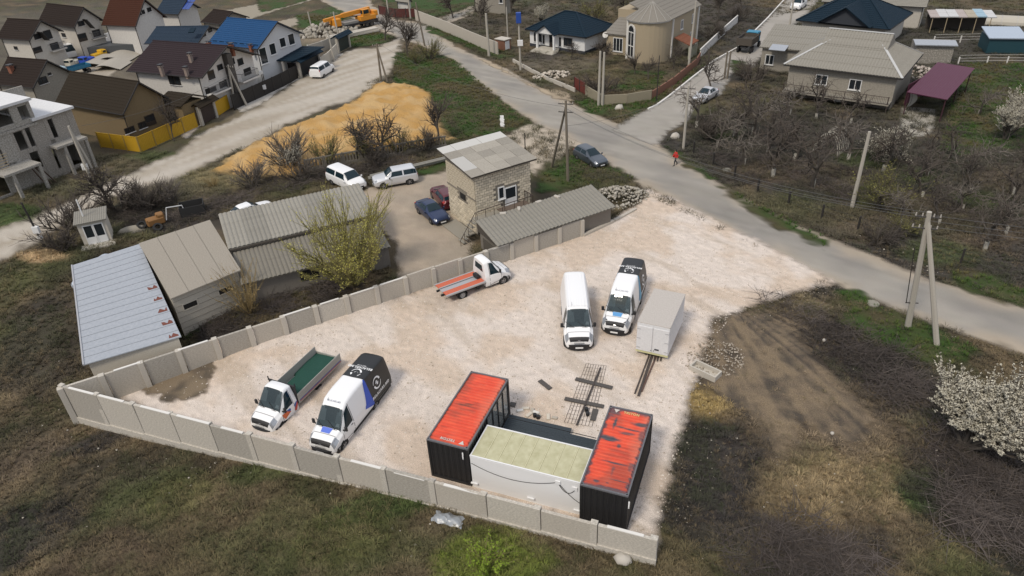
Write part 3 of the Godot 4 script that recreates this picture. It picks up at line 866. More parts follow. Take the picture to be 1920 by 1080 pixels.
func panel_van(called: String, label: String, at: Vector3, turn: float, wrap: int, tri_col: Color, group: String) -> Node3D:
	var t := thing(called, label, "van", at, turn, group)
	var paint := mat("white_paint", Color(.80, .80, .80), .28)
	paint.clearcoat_enabled = true
	paint.clearcoat = .5
	var hi := 2.72 if wrap else 2.5
	var S := cab_front()
	S.append_array([[.7, .27, 1.17, lerpf(2.46, hi, .55), 1.01, 1.03, .78, .17], [.2, .27, 1.17, hi - .02, 1.01, 1.03, .79, .18], [-.2, .27, 1.17, hi, 1.01, 1.03, .80, .18], [-1.4, .27, 1.17, hi, 1.01, 1.03, .80, .18],
		[-3.55, .29, 1.17, hi - .02, 1.01, 1.03, .80, .18], [-3.78, .32, 1.17, hi - .08, 1.0, 1.02, .78, .2], [-3.86, .36, 1.17, hi - .2, .97, .98, .72, .2]])
	var L := loft(S)
	lay("body", body_mesh(L), paint, t)
	cab_details(t, L, paint, wrap == 2)
	var rim := mat("steel_rim", Color(.32, .32, .33), .4, .6)
	for sd in [-1.0, 1.0]:
		for x in [1.92, -1.75]:
			arch(t, L, x, sd * 1.022, .36)
			wheel(t, x, sd * 1.045, .35, .24, rim)
		var f := func(u: float, k: float) -> Vector2: return Vector2(u, k if sd < 0 else 20.0 - k)
		put("sill_strip", pane(L, f.call(8.4, .4), f.call(13.6, .4), f.call(13.6, 1.5), f.call(8.4, 1.5), .01, 6), mat("black_plastic"), t)
		var s := st()
		bar(s, Vector3(.95, 1.12, sd * 1.035), Vector3(.78, 1.12, sd * 1.035), .03, .05)
		put("door_handle", s, mat("black_plastic"), t)
		if wrap:
			var wr := mat("black_wrap", Color(.016, .017, .018), .42)
			put("wrap", pane(L, f.call(12.05, 1.6), f.call(15.0, 1.4), f.call(15.0, 10.0), f.call(11.9, 10.0), .014, 14), wr, t)
			var col := mat("wrap_blue_%d" % wrap, tri_col, .4)
			put("wrap_triangle", pane(L, f.call(11.35, 2.6), f.call(12.1, 1.7), f.call(11.95, 7.2), f.call(11.9, 7.3), .017, 8), col, t)
		else:
			s = st()
			box(s, Vector3(-1.4, 1.02, sd * 1.035), Vector3(4.0, .025, .02))
			put("side_crease", s, mat("white_crease", Color(.62, .62, .63), .5), t)
			for k in 4:
				s = st()
				cbox(s, Vector3(-1.2, 2.505, sd * (.08 + k * .19)), Vector3(4.2, .03, .07), .012)
				put("roof_rib", s, paint, t)
	if wrap:
		var wm := mat("white_print", Color(.8, .8, .8), .5)
		# the roof and flank print, read from behind and from the side
		var roof := Basis(Vector3(0, 0, 1), Vector3(1, 0, 0), Vector3.UP)
		emblem(t, Vector3(-1.75, 2.755, 0), roof, .36, wm)
		lettering("RELACARS.MD", .26, wm, t, Vector3(-2.25, 2.765, 0), roof, "Droid Sans", true)
		lettering("RENT A CAR", .12, wm, t, Vector3(-2.45, 2.765, 0), roof, "Droid Sans")
		var left := Basis(Vector3(-1, 0, 0), Vector3(0, .985, .17), Vector3(0, .17, -.985))
		for sd in [-1.0, 1.0]:
			var fb := left if sd < 0 else Basis(Vector3(1, 0, 0), Vector3(0, .985, -.17), Vector3(0, .17, .985))
			emblem(t, Vector3(-2.3, 1.78, sd * .985), fb, .42, wm)
			lettering("RELACARS.MD", .3, wm, t, Vector3(-2.5, 1.05, sd * 1.062), Basis(Vector3(-1, 0, 0), Vector3.UP, Vector3(0, 0, -1)) if sd < 0 else Basis(), "Droid Sans", true)
		lettering("RELACARS.MD", .15, mat("grey_print", Color(.2, .23, .3), .5), t, Vector3(.80, 2.575, 0), Basis(Vector3(0, 0, -1), Vector3(-.786, .618, 0), Vector3(.618, .786, 0)), "Droid Sans")
		put("bonnet_flash", pane(L, Vector2(3.1, 9.2), Vector2(4.6, 9.0), Vector2(4.6, 11.0), Vector2(3.1, 10.8), .013, 3), mat("wrap_flash_%d" % wrap, tri_col.lerp(Color(.3, .4, .9), .3), .4), t)
	var s := st()
	tube(s, Vector3(.8, 2.5, .4), Vector3(.72, 2.74, .4), .012, .006, 5)
	put("aerial", s, mat("black_plastic"), t)
	for sd in [-1.0, 1.0]:
		s = st()
		cbox(s, Vector3(-3.86, 1.15, sd * .88), Vector3(.04, .5, .12), .015)
		put("tail_light", s, mat("red_lens", Color(.35, .02, .015), .25), t)
	return t

# the open-bed trucks: tipper with a green net, flatbed with an orange ramp
func cab_truck(called: String, label: String, at: Vector3, turn: float, tipper: bool) -> Node3D:
	var t := thing(called, label, "truck", at, turn)
	var paint := mat("white_paint")
	var S := cab_front()
	S.append_array([[.75, .27, 1.17, 2.40, 1.01, 1.03, .77, .17], [.42, .27, 1.17, 2.34, 1.0, 1.02, .76, .16], [.36, .3, 1.17, 2.28, .97, .98, .72, .14]])
	var L := loft(S)
	lay("cab", body_mesh(L), paint, t)
	cab_details(t, L, paint)
	var rim := mat("steel_rim")
	var dark := mat("chassis_black", Color(.02, .02, .022), .7)
	var back := -2.0 if tipper else -2.3
	for sd in [-1.0, 1.0]:
		arch(t, L, 1.92, sd * 1.022, .36)
		wheel(t, 1.92, sd * 1.045, .35, .24, rim)
		wheel(t, -1.75, sd * (1.0 if tipper else .98), .35, .4, rim)
		if tipper:
			var f := func(u: float, k: float) -> Vector2: return Vector2(u, k if sd < 0 else 20.0 - k)
			put("orange_stripe", pane(L, f.call(5.4, 2.0), f.call(4.6, 3.4), f.call(4.9, 3.8), f.call(7.0, 2.4), .013, 4), mat("stripe_orange", Color(.6, .12, .03), .4), t)
			put("blue_stripe", pane(L, f.call(6.6, 2.4), f.call(5.2, 3.9), f.call(5.6, 4.0), f.call(7.2, 2.8), .013, 4), mat("stripe_blue", Color(.03, .09, .32), .4), t)
			put("red_stripe", pane(L, f.call(8.8, 2.0), f.call(10.4, 3.6), f.call(10.4, 2.8), f.call(9.4, 1.6), .013, 4), mat("stripe_red", Color(.45, .04, .03), .4), t)
			put("blue_stripe", pane(L, f.call(9.0, 2.9), f.call(10.5, 4.2), f.call(10.5, 3.6), f.call(9.2, 2.3), .013, 4), mat("stripe_blue"), t)
	var s := st()
	for sd in [-1.0, 1.0]:
		box(s, Vector3(-1.3, .62, sd * .38), Vector3(4.0, .16, .09))
	for k in 4:
		box(s, Vector3(.3 - k * 1.0, .62, 0), Vector3(.08, .12, .7))
	tube(s, Vector3(-1.75, .36, -.9), Vector3(-1.75, .36, .9), .07, .07, 8)
	tube(s, Vector3(-.2, .42, .3), Vector3(-.2, .42, .78), .2, .2, 10)
	put("chassis", s, dark, t)
	if tipper:
		var alu := tex("dull_aluminium", Color(.30, .29, .26), Color(.40, .39, .36), 1.5, .05, .55, false)
		s = st()
		box(s, Vector3(-1.95, .86, 0), Vector3(4.5, .1, 2.06))
		put("bed_floor", s, alu, t)
		for sd in [-1.0, 1.0]:
			s = st()
			cbox(s, Vector3(-1.95, 1.26, sd * 1.04), Vector3(4.5, .70, .05), .012)
			for k in 3:
				box(s, Vector3(-1.95, 1.1 + k * .17, sd * 1.07), Vector3(4.46, .025, .02))
			var o := put("side_board", s, alu, t)
			s = st()
			box(s, Vector3(-1.95, 1.08, sd * 1.085), Vector3(4.3, .05, .012))
			put("blue_line", s, mat("stripe_blue"), o)
			s = st()
			box(s, Vector3(-1.95, 1.0, sd * 1.085), Vector3(4.3, .035, .012))
			put("red_line", s, mat("stripe_red"), o)
		s = st()
		cbox(s, Vector3(-4.2, 1.05, 0), Vector3(.05, .36, 2.06), .012)
		put("tailboard", s, alu, t)
		s = st()
		cbox(s, Vector3(.3, 1.55, 0), Vector3(.06, 1.3, 2.1), .015)
		box(s, Vector3(.3, 2.22, 0), Vector3(.1, .06, 2.14))
		for sd in [-1.0, 1.0]: box(s, Vector3(.3, 2.34, sd * 1.05), Vector3(.05, .25, .05))
		put("headboard", s, dark, t)
		# the green net sagging over the load
		var v := PackedVector3Array()
		var idx := PackedInt32Array()
		for i in 31:
			for k in 17:
				var x := .2 - i * .146
				var z := -1.0 + k * .125
				var edge := minf(minf(i, 30 - i) / 4.0, minf(k, 16 - k) / 2.5)
				var y := 1.08 + .10 * smoothstep(0, 1, edge) + .06 * fine.get_noise_2d(x * 2.2, z * 2.2) - (.22 * smoothstep(2.5, 0, edge * 2) if k > 12 and i < 14 and i > 3 else 0.0)
				v.append(Vector3(x, y, z))
		for i in 30:
			for k in 16:
				var a := i * 17 + k
				idx.append_array(PackedInt32Array([a, a + 1, a + 18, a, a + 18, a + 17]))
		lay("cover_net", surface(v, idx), tex("green_net", Color(.006, .045, .032), Color(.014, .085, .06), 1.2, .12, .85, false, FastNoiseLite.TYPE_SIMPLEX, .8, 256, false), t)
	else:
		var orange := tex("orange_paint", Color(.42, .09, .045), Color(.62, .16, .085), 1.5, .03, .6, false)
		s = st()
		for sd in [-1.0, 1.0]:
			box(s, Vector3(-1.4, .82, sd * .62), Vector3(3.4, .07, .58))
		put("loading_bed", s, orange, t)
		s = st()
		for sd in [-1.0, 1.0]:
			box(s, Vector3(-1.4, .80, sd * .96), Vector3(3.5, .12, .12))
			box(s, Vector3(-1.4, .845, sd * .29), Vector3(3.4, .03, .1))
		box(s, Vector3(-1.4, .76, 0), Vector3(3.4, .05, .5))
		put("bed_rail", s, mat("zinc", Color(.42, .42, .43), .5, .3), t)
		s = st()
		box(s, Vector3(.1, .95, 0), Vector3(.3, .3, .7))
		tube(s, Vector3(.1, 1.06, -.25), Vector3(.1, 1.06, .25), .12, .12, 10)
		put("winch", s, dark, t)
		for sd in [-1.0, 1.0]:
			s = st()
			ring_lathe(s, Vector3(-1.75, .4, sd * .78), Vector3(0, 0, sd), [[-.2, .42], [.22, .42]], 18)
			put("mudguard", s, dark, t)
		s = st()
		quad(s, Vector3(.352, 1.5, -.6), Vector3(.352, 1.5, .6), Vector3(.352, 2.05, .5), Vector3(.352, 2.05, -.5))
		put("rear_window", s, glass(), t)
	return t

# --- ordinary cars: profile stations, plus where the glass lies: [windscreen u0, u1, rear screen u0, u1, side glass u0, u1, pillars]
func car(called: String, label: String, cat: String, at: Vector3, turn: float, style: String, paint: Material, opts := {}) -> Node3D:
	var t := thing(called, label, cat, at, turn, opts.get("group", ""))
	var S: Array
	var ws: Vector2
	var rs: Vector2
	var axles := Vector2(1.35, -1.3)
	var r := .31
	var h: float = opts.get("h", 1.45)
	match style:
		"sedan":
			S = [[2.3, .38, .5, .62, .6, .62, .5, .05], [2.22, .25, .55, .72, .74, .78, .62, .06], [1.9, .22, .66, .82, .84, .86, .68, .07], [1.0, .2, .78, .93, .87, .88, .7, .07], [.92, .2, .80, .95, .87, .88, .7, .07], [.2, .2, .86, h - .06, .87, .88, .58, .12], [.0, .2, .87, h, .87, .88, .57, .12],
				[-.8, .2, .88, h, .87, .88, .57, .12], [-1.02, .2, .88, h - .05, .87, .88, .58, .12], [-1.62, .21, .88, 1.04, .87, .88, .68, .08], [-1.7, .21, .88, 1.02, .87, .87, .68, .08], [-2.15, .26, .84, .98, .83, .83, .65, .08], [-2.25, .36, .7, .86, .72, .74, .6, .06]]
			ws = Vector2(4.1, 5.8); rs = Vector2(8.15, 9.0)
		"hatch", "wagon":
			S = [[2.25, .36, .5, .68, .62, .64, .52, .05], [2.15, .24, .58, .80, .76, .8, .64, .06], [1.85, .22, .72, .92, .85, .87, .68, .07], [1.15, .2, .86, 1.02, .88, .89, .7, .07], [1.08, .2, .88, 1.05, .88, .89, .7, .07], [.2, .2, .95, h - .07, .88, .89, .6, .12], [.0, .2, .96, h, .88, .89, .6, .12],
				[-1.5, .2, .96, h, .88, .89, .6, .12], [-1.75, .21, .96, h - .06, .88, .89, .6, .12], [-2.12, .24, .94, 1.12, .85, .86, .62, .1], [-2.25, .3, .8, .98, .76, .78, .6, .08]]
			ws = Vector2(4.1, 5.8); rs = Vector2(8.2, 9.0)
		"suv":
			S = [[2.28, .45, .65, .85, .66, .68, .58, .06], [2.2, .36, .75, .98, .84, .86, .7, .07], [1.9, .32, .88, 1.10, .92, .94, .76, .08], [1.1, .3, 1.0, 1.18, .94, .95, .78, .08], [1.02, .3, 1.02, 1.2, .94, .95, .78, .08], [.45, .3, 1.06, 1.68, .94, .95, .7, .12], [.25, .3, 1.07, 1.76, .94, .95, .7, .12],
				[-1.9, .3, 1.07, 1.78, .94, .95, .7, .12], [-2.1, .32, 1.07, 1.7, .94, .95, .7, .12], [-2.26, .36, 1.05, 1.25, .92, .93, .74, .1], [-2.3, .42, 1.0, 1.15, .88, .88, .72, .1]]
			ws = Vector2(4.1, 5.85); rs = Vector2(8.15, 8.95); r = .37; axles = Vector2(1.35, -1.35)
		_:   # a small or middling van: opts.h sets the roof
			S = [[2.4, .4, .6, .85, .66, .7, .6, .06], [2.32, .3, .72, 1.0, .84, .87, .7, .07], [2.05, .28, .88, 1.12, .92, .94, .76, .08], [1.65, .26, .98, 1.2, .94, .96, .78, .08], [1.6, .26, 1.0, 1.22, .94, .96, .78, .08], [.95, .26, 1.06, h - .12, .95, .97, .72, .13], [.75, .26, 1.08, h, .95, .97, .72, .14],
				[-2.1, .27, 1.08, h, .95, .97, .72, .14], [-2.3, .29, 1.08, h - .05, .95, .96, .72, .14], [-2.45, .34, 1.08, h - .35, .93, .94, .74, .12], [-2.5, .38, 1.05, 1.3, .92, .92, .76, .1]]
			ws = Vector2(4.1, 5.8); rs = Vector2(8.2, 9.1); axles = Vector2(1.55, -1.5)
	for q in S: q[0] *= opts.get("stretch", 1.0)
	axles *= opts.get("stretch", 1.0)
	var L := loft(S, .02)
	lay("body", body_mesh(L), paint, t)
	var g := glass()
	put("windscreen", pane(L, Vector2(ws.x, 6.2), Vector2(ws.y, 6.8), Vector2(ws.y, 13.2), Vector2(ws.x, 13.8), .014, 6), g, t)
	put("rear_window", pane(L, Vector2(rs.x, 6.8), Vector2(rs.y, 6.2), Vector2(rs.y, 13.8), Vector2(rs.x, 13.2), .014, 6), g, t)
	for sd in [0, 1]:
		var f := func(u: float, k: float) -> Vector2: return Vector2(u, k if sd == 0 else 20.0 - k)
		var n: int = S.size() - 1
		if not opts.get("panel", false):
			put("side_window", pane(L, f.call(4.7, 4.4), f.call(6.45, 4.4), f.call(6.45, 6.0), f.call(5.6, 6.0), .012, 5), g, t)
			put("side_window", pane(L, f.call(6.52, 4.4), f.call(7.0, 4.4), f.call(7.0, 6.0), f.call(6.52, 6.0), .012, 5), g, t)
			put("side_window", pane(L, f.call(7.06, 4.4), f.call(8.7, 4.5), f.call(8.0, 6.0), f.call(7.06, 6.0), .012, 5), g, t)
		else:
			put("side_window", pane(L, f.call(4.7, 4.3), f.call(6.4, 4.3), f.call(6.4, 6.0), f.call(5.6, 6.0), .012, 5), g, t)
		put("headlight", pane(L, f.call(.75, 4.2), f.call(1.9, 4.4), f.call(1.9, 7.0), f.call(.85, 7.0), .012, 3), mat("lamp_lens"), t)
		put("tail_light", pane(L, f.call(n - 1.3, 3.2), f.call(n - .4, 3.2), f.call(n - .4, 5.8), f.call(n - 1.3, 5.8), .012, 3), mat("red_lens", Color(.35, .02, .015), .25), t)
		var z: float = (S[6][5] + .1) * (-1 if sd == 0 else 1)
		mirror(t, Vector3(S[4][0] - .35, S[4][2] + .14, z), opts.get("mirror", paint), .5)
		for x in [axles.x, axles.y]:
			var zz: float = (S[3][5] + .004) * (-1 if sd == 0 else 1)
			arch(t, L, x, zz, r * 1.02)
			wheel(t, x, zz * 1.012, r, .2, mat("steel_rim", Color(.32, .32, .33), .4, .6))
	var s := st()
	cbox(s, Vector3(S[0][0] + .01, .48, 0), Vector3(.06, .16, .9), .02)
	put("grille", s, mat("black_plastic", Color(.014, .014, .015), .6), t)
	plate(t, Vector3(S[0][0] + .045, .40, 0), 0)
	plate(t, Vector3(S[S.size() - 1][0] - .02, .62, 0), 0)
	return t

func car_paint(key: String, c: Color, metal := .3) -> StandardMaterial3D:
	var m := mat(key, c, .3, metal)
	m.clearcoat_enabled = true
	m.clearcoat = .6
	return m
# ---------------------------------------------------------------- the containers in the yard
const YARD := Vector3(-2.77, 0.02, -30.33)     # middle of the left container
const YARD_TURN := -0.39

func yard_at(v: Vector3) -> Vector3:
	return YARD + Basis(Vector3.UP, YARD_TURN) * v

# a wall of vertical ribs from a to b (outside on the right hand when walking a to b seen from above)
func ribbed(s: SurfaceTool, a: Vector3, b: Vector3, y0: float, y1: float, pitch: float, depth: float) -> void:
	var d := (b - a).normalized()
	var o := d.cross(Vector3.UP) * depth
	var n := int(a.distance_to(b) / pitch)
	var w := a.distance_to(b) / n
	for i in n:
		var p := a + d * w * i
		var q: Array[Vector3] = [p, p + d * w * .36, p + d * w * .5 - o, p + d * w * .86 - o, p + d * w]
		for k in 4:
			quad(s, Vector3(q[k].x, y0, q[k].z), Vector3(q[k + 1].x, y0, q[k + 1].z), Vector3(q[k + 1].x, y1, q[k + 1].z), Vector3(q[k].x, y1, q[k].z))

func container(label: String, at: Vector3, turn: float, worn: Array, open_side: bool, text_near: bool) -> Node3D:
	var t := thing("shipping_container", label, "container", at, turn, "shipping containers in the yard")
	var H := 2.88
	var X := 1.219
	var Z := 3.029
	var black := tex("container_black", Color(.010, .010, .011), Color(.022, .021, .021), 1.5, .03, .55, false, SMOOTH, 0, 256, false)
	var grey := tex("container_grey", Color(.09, .09, .10), Color(.16, .16, .17), 1.0, .05, .6, false, SMOOTH, 0, 256, false)
	var s := st()
	for x in [-1.0, 1.0]:
		for z in [-1.0, 1.0]:
			s = st()
			box(s, Vector3(x * (X - .06), H / 2, z * (Z - .07)), Vector3(.12, H - .24, .14))
			put("corner_post", s, black, t)
	s = st()
	for x in [-1.0, 1.0]:
		box(s, Vector3(x * (X - .04), H - .06, 0), Vector3(.075, .1, Z * 2 - .3))
	for z in [-1.0, 1.0]:
		box(s, Vector3(0, H - .06, z * (Z - .05)), Vector3(X * 2 - .3, .1, .1))
	put("top_rail", s, grey, t)
	s = st()
	for x in [-1.0, 1.0]:
		box(s, Vector3(x * (X - .04), .14, 0), Vector3(.075, .16, Z * 2 - .3))
	for z in [-1.0, 1.0]:
		box(s, Vector3(0, .14, z * (Z - .05)), Vector3(X * 2 - .3, .16, .1))
	put("bottom_rail", s, black, t)
	for x in [-1.0, 1.0]:
		for z in [-1.0, 1.0]:
			for y in [.06, H - .06]:
				s = st()
				cbox(s, Vector3(x * (X - .09), y, z * (Z - .09)), Vector3(.18, .12, .18), .012)
				var c := put("corner_casting", s, grey if y > 1 else black, t)
				if y > 1:
					s = st()
					disc(s, Vector3(x * (X - .09), y + .0625, z * (Z - .09)), Vector3.UP, .045, 10)
					put("hole", s, mat("hole_black", Color(.004, .004, .004)), c)
	s = st()
	ribbed(s, Vector3(-X + .03, 0, -Z + .14), Vector3(-X + .03, 0, Z - .14), .2, H - .1, .28, .04)
	put("side_panel", s, black, t)
	s = st()
	ribbed(s, Vector3(-X + .12, 0, Z - .04), Vector3(X - .12, 0, Z - .04), .2, H - .1, .28, .04)
	put("end_panel", s, black, t)
	s = st()
	ribbed(s, Vector3(X - .12, 0, -Z + .04), Vector3(-X + .12, 0, -Z + .04), .2, H - .1, .28, .04)
	put("end_panel", s, black, t)
	if open_side:
		s = st()
		ribbed(s, Vector3(X - .03, 0, Z - .14), Vector3(X - .03, 0, .3), .2, H - .1, .28, .04)
		put("side_panel", s, black, t)
		for k in 5:
			s = st()
			box(s, Vector3(X - .05, 1.49, .3 - k * .79), Vector3(.08, 2.56, .07))
			put("mullion", s, black, t)
		for y in [.26, 2.68]:
			s = st()
			box(s, Vector3(X - .05, y, -1.3), Vector3(.09, .12, 3.2))
			put("window_frame", s, black, t)
		for k in 4:
			s = st()
			box(s, Vector3(X - .06, 1.45, -.1 - k * .79), Vector3(.012, 2.3, .70))
			var gm := mat("clear_glass", Color(.5, .56, .56, .22), .05)
			gm.transparency = BaseMaterial3D.TRANSPARENCY_ALPHA
			gm.albedo_color.a = .22
			put("pane", s, gm, t)
		s = st()
		box(s, Vector3(0, .2, 0), Vector3(2.3, .04, 5.9))
		put("floor", s, tex("plywood", Color(.2, .13, .07), Color(.3, .2, .11), 1.0, .04, .8, false), t)
	else:
		s = st()
		ribbed(s, Vector3(X - .03, 0, Z - .14), Vector3(X - .03, 0, -Z + .14), .2, H - .1, .28, .04)
		put("side_panel", s, black, t)
	# the corrugated roof, orange paint worn through to grey in places
	var v := PackedVector3Array()
	var c := PackedColorArray()
	var idx := PackedInt32Array()
	var nz := 25 * 6
	var nx := 44
	for i in nz + 1:
		for k in nx + 1:
			var z := -Z + .1 + (2 * Z - .2) * i / nz
			var x := -X + .08 + (2 * X - .16) * k / nx
			var ph := i % 6
			var up := .05 if ph in [1, 2, 3, 4] else 0.0
			if k < 2 or k > nx - 2: up = 0.0
			v.append(Vector3(x, H - .06 + up, z))
			var n := fine.get_noise_2d(x * 2.6 + at.x * 9, z * 7)
			var col := Color(.60, .055, .022).lerp(Color(.68, .085, .035), clampf(n + .5, 0, 1))
			col = col.lerp(Color(.24, .05, .03), clampf(fine.get_noise_2d(x * .9 + at.z, z * .5) * 1.5 + .12 + .8 * fine.get_noise_2d(x * 1.2, z * 9), 0, .6)).lerp(Color(.62, .17, .1), clampf(fine.get_noise_2d(x * .7 + 90, z * .4) * 1.4 - .1, 0, .5))
			var edge := minf(X - absf(x), (Z - absf(z)) * .8)
			var bare := smoothstep(.26, .12, edge + n * .18) * .85 if not open_side else smoothstep(.2, .06, edge + n * .1) * .8
			for w in worn:     # [x, z, half width, half length, strength]
				var q := Vector2((x - w[0]) / w[2], (z - w[1]) / w[3]).length()
				bare = maxf(bare, w[4] * smoothstep(1.25, .55, q + n * .6))
			c.append(col.lerp(Color(.052, .058, .07) if not open_side else Color(.07, .045, .03), clampf(bare, 0, 1)))
	for i in nz:
		for k in nx:
			var a := i * (nx + 1) + k
			idx.append_array(PackedInt32Array([a, a + 1, a + nx + 2, a, a + nx + 2, a + nx + 1]))
	var rm := mat("container_roof_paint", W, .55)
	rm.vertex_color_use_as_albedo = true
	var flat_roof := SurfaceTool.new()
	flat_roof.begin(Mesh.PRIMITIVE_TRIANGLES)
	flat_roof.set_smooth_group(-1)
	for j in idx:
		flat_roof.set_color(c[j])
		flat_roof.add_vertex(v[j])
	put("roof", flat_roof, rm, t)
	# stencilled lettering at one end of the roof
	var z := Z - .34 if text_near else -Z + .34
	var b := Basis(Vector3(1, 0, 0), Vector3(0, 0, -1), Vector3.UP)
	if text_near: b = Basis(Vector3(-1, 0, 0), Vector3(0, 0, 1), Vector3.UP)
	lettering("TRITON", .24, mat("stencil_white", Color(.55, .5, .45), .7) if text_near else mat("stencil_yellow", Color(.6, .48, .2), .7), t, Vector3(-.1 if text_near else .1, H + .0, z), b, "Droid Sans", true)
	s = st()
	var e := .74 if text_near else -.74
	var f := 1.0 if text_near else -1.0
	tri(s, Vector3(e, H, z - .15 * 1), Vector3(e + .16, H, z + .13), Vector3(e - .16, H, z + .13)) if text_near else tri(s, Vector3(e, H, z + .15), Vector3(e - .16, H, z - .13), Vector3(e + .16, H, z - .13))
	put("triangle_mark", s, mat("stencil_white", Color(.78, .74, .68), .7), t)
	# a torn scrap of white film caught on the near right corner
	s = st()
	var p := Vector3(X + .02 if not open_side else X - .35, H - .3, Z + .02)
	for k in 5:
		quad(s, p + Vector3(.02, -.1 * k, 0), p + Vector3(.09 - .01 * k, -.1 * k, .03), p + Vector3(.08 + .01 * (k % 2), -.1 * k - .1, .02), p + Vector3(0, -.1 * k - .1, .03))
	tag(put("torn_film", s, mat("white_film", Color(.75, .75, .75), .6), null, at, turn), "scrap of white film hanging from the near corner of the %s container" % ("left orange-roofed" if open_side else "right scuffed-roof"), "plastic film")
	return t

func containers() -> void:
	container("black container with a bright orange roof, glazed right side, left of the white cabin", YARD, YARD_TURN, [[-.35, -.1, .62, .07, .75], [.35, -1.75, .6, .03, .5], [-.1, -.22, .3, .1, .6]], true, true)
	container("black container whose orange roof is scuffed to grey in broad patches, at the right end", Vector3(5.11, .02, -26.63), YARD_TURN, [[-.55, -.55, .62, .2, 1], [.05, -1.5, .7, .09, 1], [-.6, -1.75, .09, .45, 1], [.75, -2.0, .45, .16, .95], [.2, 1.1, .65, .08, .95], [.6, 2.2, .7, .05, .8], [-.5, 2.55, .16, .1, .9], [.05, 2.5, .1, .07, .9], [.25, -1.15, .4, .1, .8], [0, -.1, .1, .14, .9], [1.0, -1.2, .2, .4, .7], [-1.0, -2.6, .5, .4, .8], [.9, 1.2, .12, .3, .6], [.1, 1.65, .08, .3, .6]], false, false)
	# the white module between them
	var t := thing("site_cabin", "white walled cabin module with a yellowed translucent roof between the two containers", "cabin", yard_at(Vector3(4.35, 0, 1.78)), YARD_TURN)
	var white := mat("cabin_white", Color(.74, .74, .74), .5)
	var s := st()
	box(s, Vector3(0, 1.2, 1.2), Vector3(6.1, 2.3, .06))
	put("wall", s, white, t)
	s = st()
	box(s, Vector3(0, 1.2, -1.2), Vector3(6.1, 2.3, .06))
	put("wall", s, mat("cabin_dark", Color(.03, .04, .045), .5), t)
	for x in [-3.03, 3.03]:
		s = st()
		box(s, Vector3(x, 1.2, 0), Vector3(.06, 2.3, 2.34))
		put("wall", s, white, t)
	s = st()
	for z in [-1.19, 1.19]: box(s, Vector3(0, 2.39, z), Vector3(6.14, .09, .07))
	for x in [-3.02, 3.02]: box(s, Vector3(x, 2.39, 0), Vector3(.07, .09, 2.31))
	put("roof_edge", s, white, t)
	var pan := tex("yellowed_sheet", Color(.38, .36, .21), Color(.53, .51, .34), 2.6, .007, .5, false, SMOOTH, 0, 512, false)
	for k in 8:
		s = st()
		cbox(s, Vector3(-2.64 + k * .754, 2.385, 0), Vector3(.72, .06, 2.3), .02)
		put("roof_sheet", s, pan, t)
	for k in 7:
		s = st()
		box(s, Vector3(-2.263 + k * .754, 2.415, 0), Vector3(.035, .03, 2.3))
		put("seam_batten", s, mat("cream_tape", Color(.6, .57, .38), .6), t)
	for e in [Vector3(1.85, 2.1, 1.25), Vector3(2.75, 1.95, 1.25)]:
		s = st()
		cbox(s, e, Vector3(.3, .26, .06), .02)
		put("junction_box", s, white, t)
	for e in [Vector3(-2.9, .42, 1.3), Vector3(.35, .42, 1.3), Vector3(2.9, .42, 1.3)]:
		s = st()
		cbox(s, e, Vector3(.42, .12, .1), .02)
		put("bracket", s, white, t)
	s = st()
	var cable := func(a: Vector3, b: Vector3, sag: float) -> void:
		var last := a
		for k in range(1, 15):
			var f := k / 14.0
			var p := a.lerp(b, f) - Vector3(0, sag * 4 * f * (1 - f), 0)
			tube(s, last, p, .016, .016, 5, false)
			last = p
	cable.call(Vector3(-3.0, 1.9, 1.26), Vector3(1.75, 2.06, 1.26), .55)
	cable.call(Vector3(1.9, 2.0, 1.26), Vector3(2.75, 1.85, 1.26), .42)
	cable.call(Vector3(1.95, 2.0, 1.27), Vector3(3.0, 1.0, 1.27), .1)
	put("cable", s, mat("cable_black", Color(.012, .012, .012), .6), t)
	# the dark decking behind the cabin
	t = thing("terrace_deck", "dark blue grey decking laid between the two containers behind the white cabin", "deck", yard_at(Vector3(4.33, 0, -1.1)), YARD_TURN)
	var deck := tex("deck_slate", Color(.018, .028, .036), Color(.032, .045, .055), 1.5, .04, .6, false, SMOOTH, 0, 256, false)
	for k in 20:
		var z := 1.45 - k * .157
		var x0 := -3.05
		var x1 := 3.05 if k < 17 else .9 + .0
		if k >= 17: x0 = -3.05
		s = st()
		cbox(s, Vector3((x0 + x1) / 2, .33 + (.12 if k < 6 else 0.0), z), Vector3(x1 - x0, .05, .148), .01)
		put("plank", s, deck, t)
	s = st()
	box(s, Vector3(0, .17, .25), Vector3(6.0, .28, 2.4))
	put("deck_frame", s, mat("deck_frame_black", Color(.012, .014, .016)), t)
	s = st()
	bar(s, Vector3(-3.0, 2.2, .5), Vector3(2.9, 2.05, .42), .03, .03)
	put("tie_wire", s, mat("cable_black"), t)

